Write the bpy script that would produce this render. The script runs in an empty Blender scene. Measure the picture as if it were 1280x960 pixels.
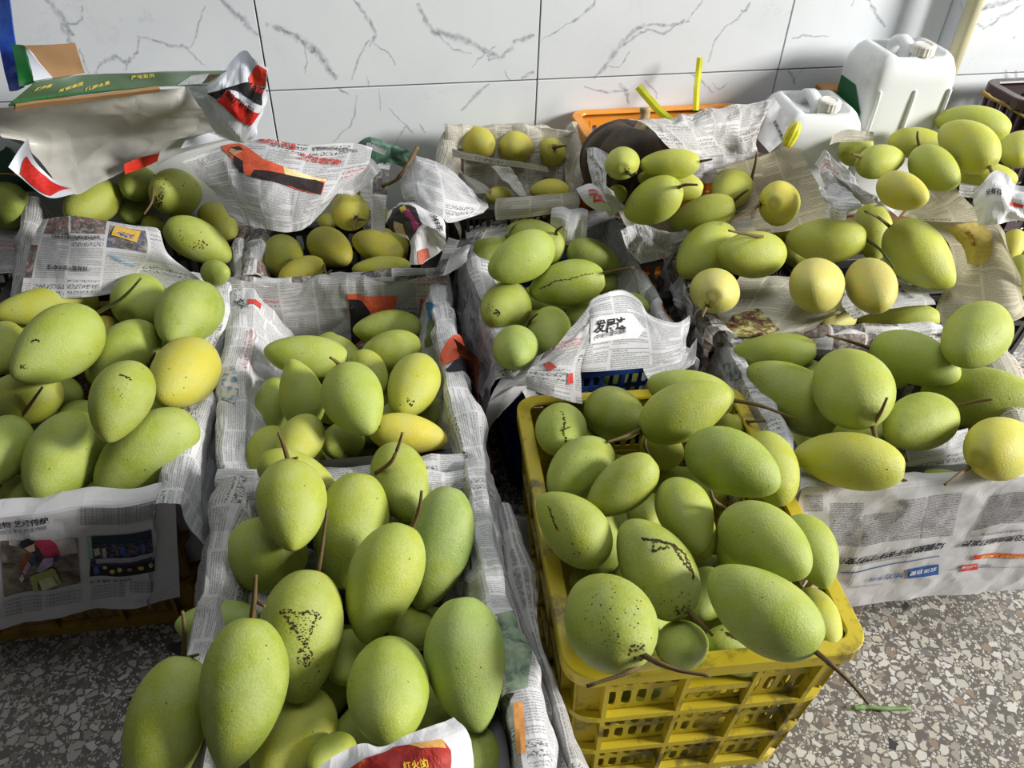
import bpy, bmesh, math, random
import numpy as np
from mathutils import Vector, Matrix, Quaternion
from mathutils.bvhtree import BVHTree
D = bpy.data
SC = bpy.context.scene
COL = SC.collection
# ------------------------------------------------------------------ camera
CAMH = 1.3
FPX = 1000.0
EX = Vector((0.99937249, 0.02283555, 0.02707712))
EY = Vector((0.0354208, -0.64428878, -0.7639616))
FW = EX.cross(EY)
CAM = Vector((0, 0, CAMH))
cd = D.cameras.new('camera'); co = D.objects.new('camera', cd); COL.objects.link(co)
cd.sensor_width = 36; cd.lens = 36 * FPX / 1280; cd.clip_start = .02
co.matrix_world = Matrix(((EX.x, -EY.x, -FW.x, 0), (EX.y, -EY.y, -FW.y, 0), (EX.z, -EY.z, -FW.z, CAMH), (0, 0, 0, 1)))
SC.camera = co
# ------------------------------------------------------------------ light
W = D.worlds.new('world'); SC.world = W; W.use_nodes = True
W.node_tree.nodes['Background'].inputs[0].default_value = (.90, .93, .97, 1)
W.node_tree.nodes['Background'].inputs[1].default_value = .085
def area(name, loc, target, sx, sy, power, col):
    l = D.lights.new(name, 'AREA'); l.shape = 'RECTANGLE'; l.size = sx; l.size_y = sy; l.energy = power; l.color = col
    o = D.objects.new(name, l); COL.objects.link(o); o.location = loc
    o.rotation_euler = (Vector(target) - Vector(loc)).to_track_quat('-Z', 'Y').to_euler()
    return o
area('door_daylight', (5.3, .15, 2.55), (.2, 1.3, .3), 1.1, 1.4, 570, (1, .98, .94))
area('ceiling_lamp', (.35, 1.25, 2.7), (.3, 1.3, 0), 1.6, 0.8, 19, (.94, .975, 1))
SC.view_settings.view_transform = 'Standard'; SC.view_settings.look = 'None'
SC.view_settings.exposure = 0.0; SC.view_settings.gamma = 1.0; SC.view_settings.use_curve_mapping = False

# ------------------------------------------------------------------ helpers
def at(px, py, z):
    """world point at height z seen at a place of the 1280x960 photograph (survey of the room)"""
    d = FW + EX * ((px - 640) / FPX) + EY * ((py - 480) / FPX)
    return CAM + d * ((z - CAMH) / d.z)
def srgb(r, g, b):
    f = lambda c: c / 12.92 if c <= .04045 else ((c + .055) / 1.055) ** 2.4
    return (f(r / 255), f(g / 255), f(b / 255), 1)
def tag(o, label=None, cat=None, group=None, kind=None):
    if label: o['label'] = label
    if cat: o['category'] = cat
    if group: o['group'] = group
    if kind: o['kind'] = kind
    return o
def link(name, me, mat=None, parent=None, smooth=False):
    if isinstance(me, bmesh.types.BMesh):
        bm = me; me = D.meshes.new(name); bm.to_mesh(me); bm.free()
    if mat is not None:
        for mm in (mat if isinstance(mat, (list, tuple)) else [mat]): me.materials.append(mm)
    if smooth: me.polygons.foreach_set('use_smooth', [True] * len(me.polygons))
    o = D.objects.new(name, me); COL.objects.link(o)
    if parent is not None: o.parent = parent
    return o
def empty(name, loc=(0, 0, 0), rz=0):
    o = D.objects.new(name, None); COL.objects.link(o); o.location = loc; o.rotation_euler = (0, 0, rz); o.empty_display_size = .05
    return o
def copy_tree(o, parent=None):
    c = o.copy(); COL.objects.link(c); c.parent = parent
    for ch in [x for x in o.children]: copy_tree(ch, c)
    return c
def pydata(name, v, f, mat=None, parent=None, smooth=False):
    me = D.meshes.new(name); me.from_pydata([tuple(p) for p in v], [], f); me.update()
    return link(name, me, mat, parent, smooth)
def box(bm, x0, x1, y0, y1, z0, z1, M4=None):
    vs = [bm.verts.new((x, y, z)) for x in (x0, x1) for y in (y0, y1) for z in (z0, z1)]
    if M4 is not None:
        for v in vs: v.co = M4 @ v.co
    for f in ((0, 1, 3, 2), (4, 6, 7, 5), (0, 4, 5, 1), (2, 3, 7, 6), (0, 2, 6, 4), (1, 5, 7, 3)):
        bm.faces.new([vs[i] for i in f])
    return vs
def tube(bm, pts, rad, seg=8, cap=True):
    pts = [Vector(p) for p in pts]; n = len(pts)
    if not hasattr(rad, '__len__'): rad = [rad] * n
    rings = []; ref = Vector((0.31, .2, .93))
    for i, p in enumerate(pts):
        t = (pts[min(i + 1, n - 1)] - pts[max(i - 1, 0)]).normalized()
        a = t.cross(ref)
        if a.length < .05: a = t.cross(Vector((1, 0, 0)))
        a.normalize(); b = t.cross(a)
        rings.append([bm.verts.new(p + (a * math.cos(2 * math.pi * k / seg) + b * math.sin(2 * math.pi * k / seg)) * rad[i]) for k in range(seg)])
    for i in range(n - 1):
        for k in range(seg):
            bm.faces.new((rings[i][k], rings[i][(k + 1) % seg], rings[i + 1][(k + 1) % seg], rings[i + 1][k]))
    if cap:
        bm.faces.new(rings[0][::-1]); bm.faces.new(rings[-1])
def smooth_line(pts, n=4):
    P = [Vector(p) for p in pts]; P = [P[0] * 2 - P[1]] + P + [P[-1] * 2 - P[-2]]; out = []
    for i in range(1, len(P) - 2):
        for k in range(n):
            t = k / n; a, b, c, d = P[i - 1:i + 3]
            out.append(.5 * ((2 * b) + (c - a) * t + (2 * a - 5 * b + 4 * c - d) * t * t + (3 * b - a - 3 * c + d) * t ** 3))
    out.append(P[-2]); return out
class NT:
    """tiny builder for node expressions"""
    def __init__(s, name):
        s.m = D.materials.new(name); s.m.use_nodes = True; s.t = s.m.node_tree; s.n = s.t.nodes
        s.b = s.n['Principled BSDF']
    def put(s, sock, v):
        if isinstance(v, bpy.types.NodeSocket): s.t.links.new(v, sock)
        elif v is not None: sock.default_value = v
    def node(s, typ, **k):
        n = s.n.new(typ)
        for a, b in k.items(): setattr(n, a, b)
        return n
    def math(s, op, a, b=None, c=None, clamp=False):
        n = s.node('ShaderNodeMath', operation=op, use_clamp=clamp); s.put(n.inputs[0], a); s.put(n.inputs[1], b); s.put(n.inputs[2], c); return n.outputs[0]
    def vmath(s, op, a, b=None):
        n = s.node('ShaderNodeVectorMath', operation=op); s.put(n.inputs[0], a); s.put(n.inputs[1], b); return n.outputs[0]
    def mix(s, f, a, b, mode='MIX'):
        n = s.node('ShaderNodeMix', data_type='RGBA', blend_type=mode); s.put(n.inputs[0], f); s.put(n.inputs[6], a); s.put(n.inputs[7], b); return n.outputs[2]
    def coord(s, o='Object'): return s.node('ShaderNodeTexCoord').outputs[o]
    def sep(s, v):
        n = s.node('ShaderNodeSeparateXYZ'); s.put(n.inputs[0], v); return n.outputs
    def comb(s, x, y, z=0.0):
        n = s.node('ShaderNodeCombineXYZ'); s.put(n.inputs[0], x); s.put(n.inputs[1], y); s.put(n.inputs[2], z); return n.outputs[0]
    def noise(s, v, scale, detail=2.0, rough=.5, dist=0.0, col=False):
        n = s.node('ShaderNodeTexNoise'); s.put(n.inputs['Vector'], v); s.put(n.inputs['Scale'], scale); s.put(n.inputs['Detail'], detail)
        s.put(n.inputs['Roughness'], rough); s.put(n.inputs['Distortion'], dist); return n.outputs[1 if col else 0]
    def voro(s, v, scale, feature='F1', out=0, rnd=1.0):
        n = s.node('ShaderNodeTexVoronoi', feature=feature); s.put(n.inputs['Vector'], v); s.put(n.inputs['Scale'], scale); s.put(n.inputs['Randomness'], rnd); return n.outputs[out]
    def white(s, v, col=False):
        n = s.node('ShaderNodeTexWhiteNoise'); s.put(n.inputs[0], v); return n.outputs[1 if col else 0]
    def ramp(s, f, stops, interp='LINEAR'):
        n = s.node('ShaderNodeValToRGB'); r = n.color_ramp; r.interpolation = interp
        while len(r.elements) < len(stops): r.elements.new(.5)
        for e, (p, c) in zip(r.elements, stops): e.position = p; e.color = c if hasattr(c, '__len__') else (c, c, c, 1)
        s.put(n.inputs[0], f); return n.outputs[0]
    def rng(s, v, a, b, c=0.0, d=1.0):
        n = s.node('ShaderNodeMapRange'); s.put(n.inputs[0], v)
        for i, q in enumerate((a, b, c, d)): n.inputs[i + 1].default_value = q
        return n.outputs[0]
    def bump(s, h, strength=.3, dist=.002):
        n = s.node('ShaderNodeBump'); n.inputs['Strength'].default_value = strength; n.inputs['Distance'].default_value = dist; s.put(n.inputs['Height'], h)
        s.put(s.b.inputs['Normal'], n.outputs[0])
    def done(s, col=None, rough=None, spec=None):
        s.put(s.b.inputs['Base Color'], col); s.put(s.b.inputs['Roughness'], rough)
        if spec is not None: s.b.inputs['Specular IOR Level'].default_value = spec
        return s.m
def plain(name, col, rough=.5, spec=.5, var=.12, scale=40, dirt=None):
    k = NT(name); c = k.coord()
    f = k.noise(c, scale, 4)
    b = k.mix(k.rng(f, .3, .7), tuple(x * (1 - var) for x in col[:3]) + (1,), tuple(min(1, x * (1 + var)) for x in col[:3]) + (1,))
    if dirt:
        g = k.rng(k.noise(c, dirt[1], 5, .65), dirt[2], dirt[2] + .12); b = k.mix(k.math('MULTIPLY', g, dirt[3]), b, dirt[0])
    k.bump(f, .1, .001)
    return k.done(b, rough, spec)
VEINS = [
 ([(50,-8),(62,2),(76,20),(84,34),(92,45)],6), ([(78,28),(80,38),(90,54),(102,84)],5), ([(84,28),(92,30),(103,24),(102,8)],2.5), ([(100,60),(106,80),(112,92)],2),
 ([(120,92),(124,82),(136,74),(145,70),(152,76),(163,76),(172,66),(174,48)],4), ([(171,45),(186,48),(198,52),(215,58),(228,56),(238,66),(246,74),(258,84)],3), ([(238,60),(246,40),(252,18),(258,8)],2),
 ([(273,-4),(290,14),(304,24),(312,36),(328,47)],6), ([(163,70),(160,80),(156,88)],2),
 ([(332,31),(350,36),(366,44),(380,52),(396,64),(408,80),(420,100)],8), ([(350,34),(372,46),(390,66),(396,58)],3), ([(380,56),(384,78),(380,92)],1.5), ([(404,76),(414,90),(424,96)],2),
 ([(439,-6),(450,10),(462,26),(470,44),(462,58)],4), ([(462,50),(448,74),(440,100)],2.5), ([(466,54),(486,66),(494,82)],2),
 ([(522,4),(532,26),(540,38),(560,44),(585,52),(604,62),(624,72),(642,60)],7), ([(545,40),(566,62),(590,66)],2.5), ([(604,62),(612,76),(624,70)],3), ([(590,84),(606,66),(620,58)],2),
 ([(641,52),(656,48),(668,44)],5), ([(640,60),(642,52)],3), ([(652,98),(668,90)],5), ([(630,88),(638,100)],1.5),
 ([(676,51),(690,42),(704,34),(722,22)],2), ([(716,28),(740,8),(748,-6)],3),
 ([(742,98),(760,78),(776,56),(790,40),(806,30)],6), ([(776,58),(796,44),(812,36)],4), ([(796,36),(816,30),(838,32),(862,26)],4), ([(806,36),(830,42),(856,24)],3), ([(760,82),(774,84),(788,64)],2),
 ([(885,78),(894,50),(906,34),(922,24),(936,4)],3), ([(926,14),(934,12),(938,2)],3), ([(860,24),(872,10),(880,-4)],2),
 ([(990,48),(1006,44),(1018,46),(1036,46)],2.5), ([(1082,-6),(1092,10),(1098,22),(1106,34)],4), ([(1064,8),(1070,-6)],2),
 ([(985,86),(990,96),(994,106)],3), ([(1004,86),(990,104)],2),
 ([(446,118),(444,140),(438,158),(416,178)],2), ([(612,105),(600,114),(590,124),(576,138)],4), ([(474,112),(476,140)],1.2), ([(516,166),(508,158),(502,166),(494,180)],3), ([(486,135),(500,150),(510,158)],1.5), ([(524,154),(532,166)],3),
 ([(424,110),(436,118)],3), ([(458,96),(462,108)],2),
 ([(730,108),(760,116),(786,112)],3), ([(775,104),(784,118),(786,130)],5), ([(806,100),(818,112),(822,124)],2.5), ([(862,90),(880,104),(892,116)],3), ([(890,104),(900,112),(908,104)],2),
]
VEINS_P = [
 ([(1201,2),(1202,16),(1204,26)],2.5), ([(1213,32),(1224,30),(1230,36),(1244,28),(1251,20),(1262,17),(1274,8),(1284,4)],3.5), ([(1224,12),(1240,6),(1256,4),(1276,-3)],7), ([(1216,20),(1228,12),(1244,8)],4),
 ([(1256,88),(1259,98),(1258,108)],5), ([(1270,88),(1271,108)],4), ([(1238,26),(1240,23)],1.6), ([(1266,46),(1268,48),(1270,45)],2),
]
# ------------------------------------------------------------------ setting
WU = Vector((.9768, .2140, 0)); WN = Vector((.2140, -.9768, 0)); WP = Vector((.0333, 1.865, .6475))   # along the wall, out of the wall, a joint crossing
TILE = .6
def wallpt(px, py, off=0.0):
    d = FW + EX * ((px - 640) / FPX) + EY * ((py - 480) / FPX); p = WP + WN * off
    return CAM + d * ((p - CAM).dot(WN) / d.dot(WN))
def make_tile_mat():
    k = NT('glazed_marble_tile'); c = k.coord('Generated'); o = k.node('ShaderNodeObjectInfo').outputs['Random']
    v = k.vmath('ADD', k.vmath('MULTIPLY', k.coord(), (1, 1, 1)), k.comb(k.math('MULTIPLY', o, 9), k.math('MULTIPLY', o, 5), 0.0))
    n = k.noise(v, 3.0, 5, .6, .6)
    cl = k.mix(k.rng(n, .35, .75), (.69, .715, .74, 1), (.62, .645, .675, 1))
    r = k.math('ABSOLUTE', k.math('SUBTRACT', k.noise(v, 2.1, 6, .62, .35), .5))
    vein = k.math('MULTIPLY', k.rng(r, .0, .006, 1, 0), k.rng(k.noise(v, 3.3, 2), .54, .68))
    cl = k.mix(k.math('MULTIPLY', vein, .35), cl, (.42, .45, .50, 1))
    return k.done(cl, .16, .35)
def make_floor_mat():
    k = NT('terrazzo'); c = k.coord(); w = k.vmath('ADD', c, k.vmath('MULTIPLY', k.noise(c, 60, 2, col=True), (.010, .010, 0)))
    base = k.mix(k.noise(c, 7, 4), (.11, .10, .09, 1), (.15, .135, .12, 1))
    def chips(scale, lo, hi, seed, amount, tones):
        vv = k.vmath('ADD', w, (seed, seed * .7, 0))
        rc = k.sep(k.voro(vv, scale, 'F1', 1)); e = k.voro(vv, scale, 'DISTANCE_TO_EDGE', 0)
        m = k.math('MULTIPLY', k.math('GREATER_THAN', e, lo), k.math('LESS_THAN', rc[0], amount))
        return m, k.ramp(rc[1], tones, 'CONSTANT')
    light = [(0, (.44, .42, .38, 1)), (.25, (.56, .54, .50, 1)), (.5, (.33, .30, .26, 1)), (.7, (.48, .44, .37, 1)), (.90, (.26, .20, .15, 1)), (.95, (.17, .16, .15, 1))]
    m2, c2 = chips(170, .12, 1, 3.1, .62, light)
    base = k.mix(m2, base, c2)
    m1, c1 = chips(66, .10, 1, 1.7, .62, light)
    base = k.mix(m1, base, c1)
    m0, c0 = chips(26, .14, 1, .3, .05, [(0, (.03, .032, .036, 1)), (.55, (.05, .052, .05, 1)), (.8, (.15, .19, .10, 1))])
    base = k.mix(m0, base, c0)
    g = k.rng(k.noise(c, 3, 4), .42, .7); base = k.mix(k.math('MULTIPLY', g, .30), base, (.10, .09, .08, 1))
    return k.done(base, k.rng(k.noise(c, 18, 3), .3, .7, .22, .5), .45)
MT_TILE = make_tile_mat(); MT_FLOOR = make_floor_mat()
MT_GROUT = plain('grout', srgb(120, 118, 112), .9, .2); MT_JOINT = plain('dark_joint', srgb(88, 76, 55), .9, .2)
fl = pydata('floor', [(-3, -1.2, 0), (4.6, -1.2, 0), (4.6, 3.0, 0), (-3, 3.0, 0)], [(0, 1, 2, 3)], MT_FLOOR); tag(fl, kind='structure')
yaw = math.atan2(WU.y, WU.x)
wall = empty('wall_back', (WP.x, WP.y, 0), yaw); tag(wall, kind='structure')
bm = bmesh.new(); box(bm, -2.6, 3.2, .0095, .16, 0, 2.4); g = link('grout', bm, MT_GROUT, wall)
def tile_mesh(name, w, h):
    bm = bmesh.new(); box(bm, 0, w, 0, .009, 0, h)
    bmesh.ops.bevel(bm, geom=[e for e in bm.edges], offset=.0008, segments=1, affect='EDGES')
    me = D.meshes.new(name); bm.to_mesh(me); bm.free(); me.materials.append(MT_TILE); return me
full = tile_mesh('tile', TILE - .0032, TILE - .0032)
tiles = {}
CORNER = 1.0137
def add_tile(par, s, z, me):
    o = D.objects.new('tile', me); COL.objects.link(o); o.parent = par; o.location = (s + .0016, 0, z + .0016); return o
for r in range(4):
    z = .6475 - .6 + (r - 0) * .6
    for cidx in range(-4, 2):
        if cidx == 1:
            tiles[(r, 1)] = add_tile(wall, .6, z, tile_mesh('tile', CORNER - .6 - .0032, TILE - .0032))
        else: tiles[(r, cidx)] = add_tile(wall, cidx * .6, z, full)
# pilaster on the right: its face stands 57 mm out of the wall
pil = empty('wall_right', (WP.x, WP.y, 0), yaw); tag(pil, kind='structure')
bm = bmesh.new(); box(bm, CORNER + .010, 3.2, -.048, .0095, 0, 2.4); link('grout', bm, MT_JOINT, pil)
for r in range(4):
    z = .6475 - .6 + r * .6 - .012
    for cidx in range(3):
        o = add_tile(pil, CORNER + .008 + cidx * .6, z, full); o.location.y = -.057
        tiles[('p', r, cidx)] = o
    rv = D.objects.new('tile', tile_mesh('tile', .055, TILE - .0032)); COL.objects.link(rv); rv.parent = pil
    rv.location = (CORNER + .0016, .0, z); rv.rotation_euler = (0, 0, -math.pi / 2); rv.location.y = .006
# grey marble veins printed on the tiles, as thin tapering strips on each tile
kv = NT('marble_vein'); uvv = kv.sep(kv.coord('UV'))
edge = kv.rng(kv.math('ABSOLUTE', kv.math('SUBTRACT', uvv[1], .5)), .08, .5, 1, 0)
nz = kv.rng(kv.noise(kv.coord(), 70, 4, .6), .30, .66)
al = kv.math('MULTIPLY', kv.math('MULTIPLY', edge, nz), kv.math('MULTIPLY', uvv[2], 1.0) if False else .5)
kv.put(kv.b.inputs['Alpha'], al); MT_VEIN = kv.done(srgb(132, 138, 150), .2, .3)
def vein(pts, wd, pil_=False):
    """polyline in photo places on the wall; wd = widths in pixels"""
    off = .0575 if pil_ else .0
    P = [wallpt(px, py, off + .0004) for px, py in pts]
    if not hasattr(wd, '__len__'): wd = [wd * (.35 + .65 * math.sin(math.pi * (i + .35) / (len(pts) - .3))) for i in range(len(pts))]
    # which tile
    mid = P[len(P) // 2] - WP; s = mid.dot(WU); z = mid.z + WP.z
    if pil_: par = tiles[('p', 1 if z > .6355 else 0, 0)]
    else: par = tiles[(1 if z > .6475 else 0, 1 if s > .6 else math.floor(s / .6))]
    rnd = random.Random(int(pts[0][0] * 7 + pts[0][1])); V = []; Fc = []; uv = []
    Q = []; WQ = []
    for i in range(len(P) - 1):
        for q in range(4):
            t = q / 4; j = Vector((rnd.uniform(-1, 1), 0, rnd.uniform(-1, 1))) * (.0022 if 0 < q else 0)
            Q.append(P[i].lerp(P[i + 1], t) + WU * j.x + Vector((0, 0, j.z))); WQ.append((wd[i] * (1 - t) + wd[i + 1] * t) * rnd.uniform(.6, 1.3))
    Q.append(P[-1]); WQ.append(wd[-1])
    for i, p in enumerate(Q):
        t = (Q[min(i + 1, len(Q) - 1)] - Q[max(i - 1, 0)]); a = Vector(WN).cross(t).normalized() * WQ[i] * .00185 * .8
        V += [p + a, p - a]
        if i: Fc.append((2 * i - 2, 2 * i - 1, 2 * i + 1, 2 * i)); uv += [(i - 1, 0), (i - 1, 1), (i, 1), (i, 0)]
    inv = (Matrix.Translation(par.location) if par.parent is None else (Matrix.Translation((WP.x, WP.y, 0)) @ Matrix.Rotation(yaw, 4, 'Z') @ Matrix.Translation(par.location))).inverted()
    me = D.meshes.new('vein'); me.from_pydata([tuple(inv @ v) for v in V], [], Fc); l = me.uv_layers.new()
    for i, u in enumerate(uv): l.data[i].uv = u
    return link('vein', me, MT_VEIN, par)
for pts, w_ in VEINS: vein(pts, w_)
for pts, w_ in VEINS_P: vein(pts, w_, True)
# plastic pipe standing at the pilaster's edge
pb = at(1196, 62, .66); pp = wallpt(1197, 62, .085)
bm = bmesh.new(); tube(bm, [(pp.x, pp.y, 0), (pp.x, pp.y, 2.3)], .0185, 20)
o = link('wall_pipe', bm, plain('cream_plastic', srgb(196, 190, 158), .4, .4, .06, 12), smooth=True); tag(o, 'cream plastic pipe standing upright against the tiled corner behind the jerrycans', 'pipe')
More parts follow.
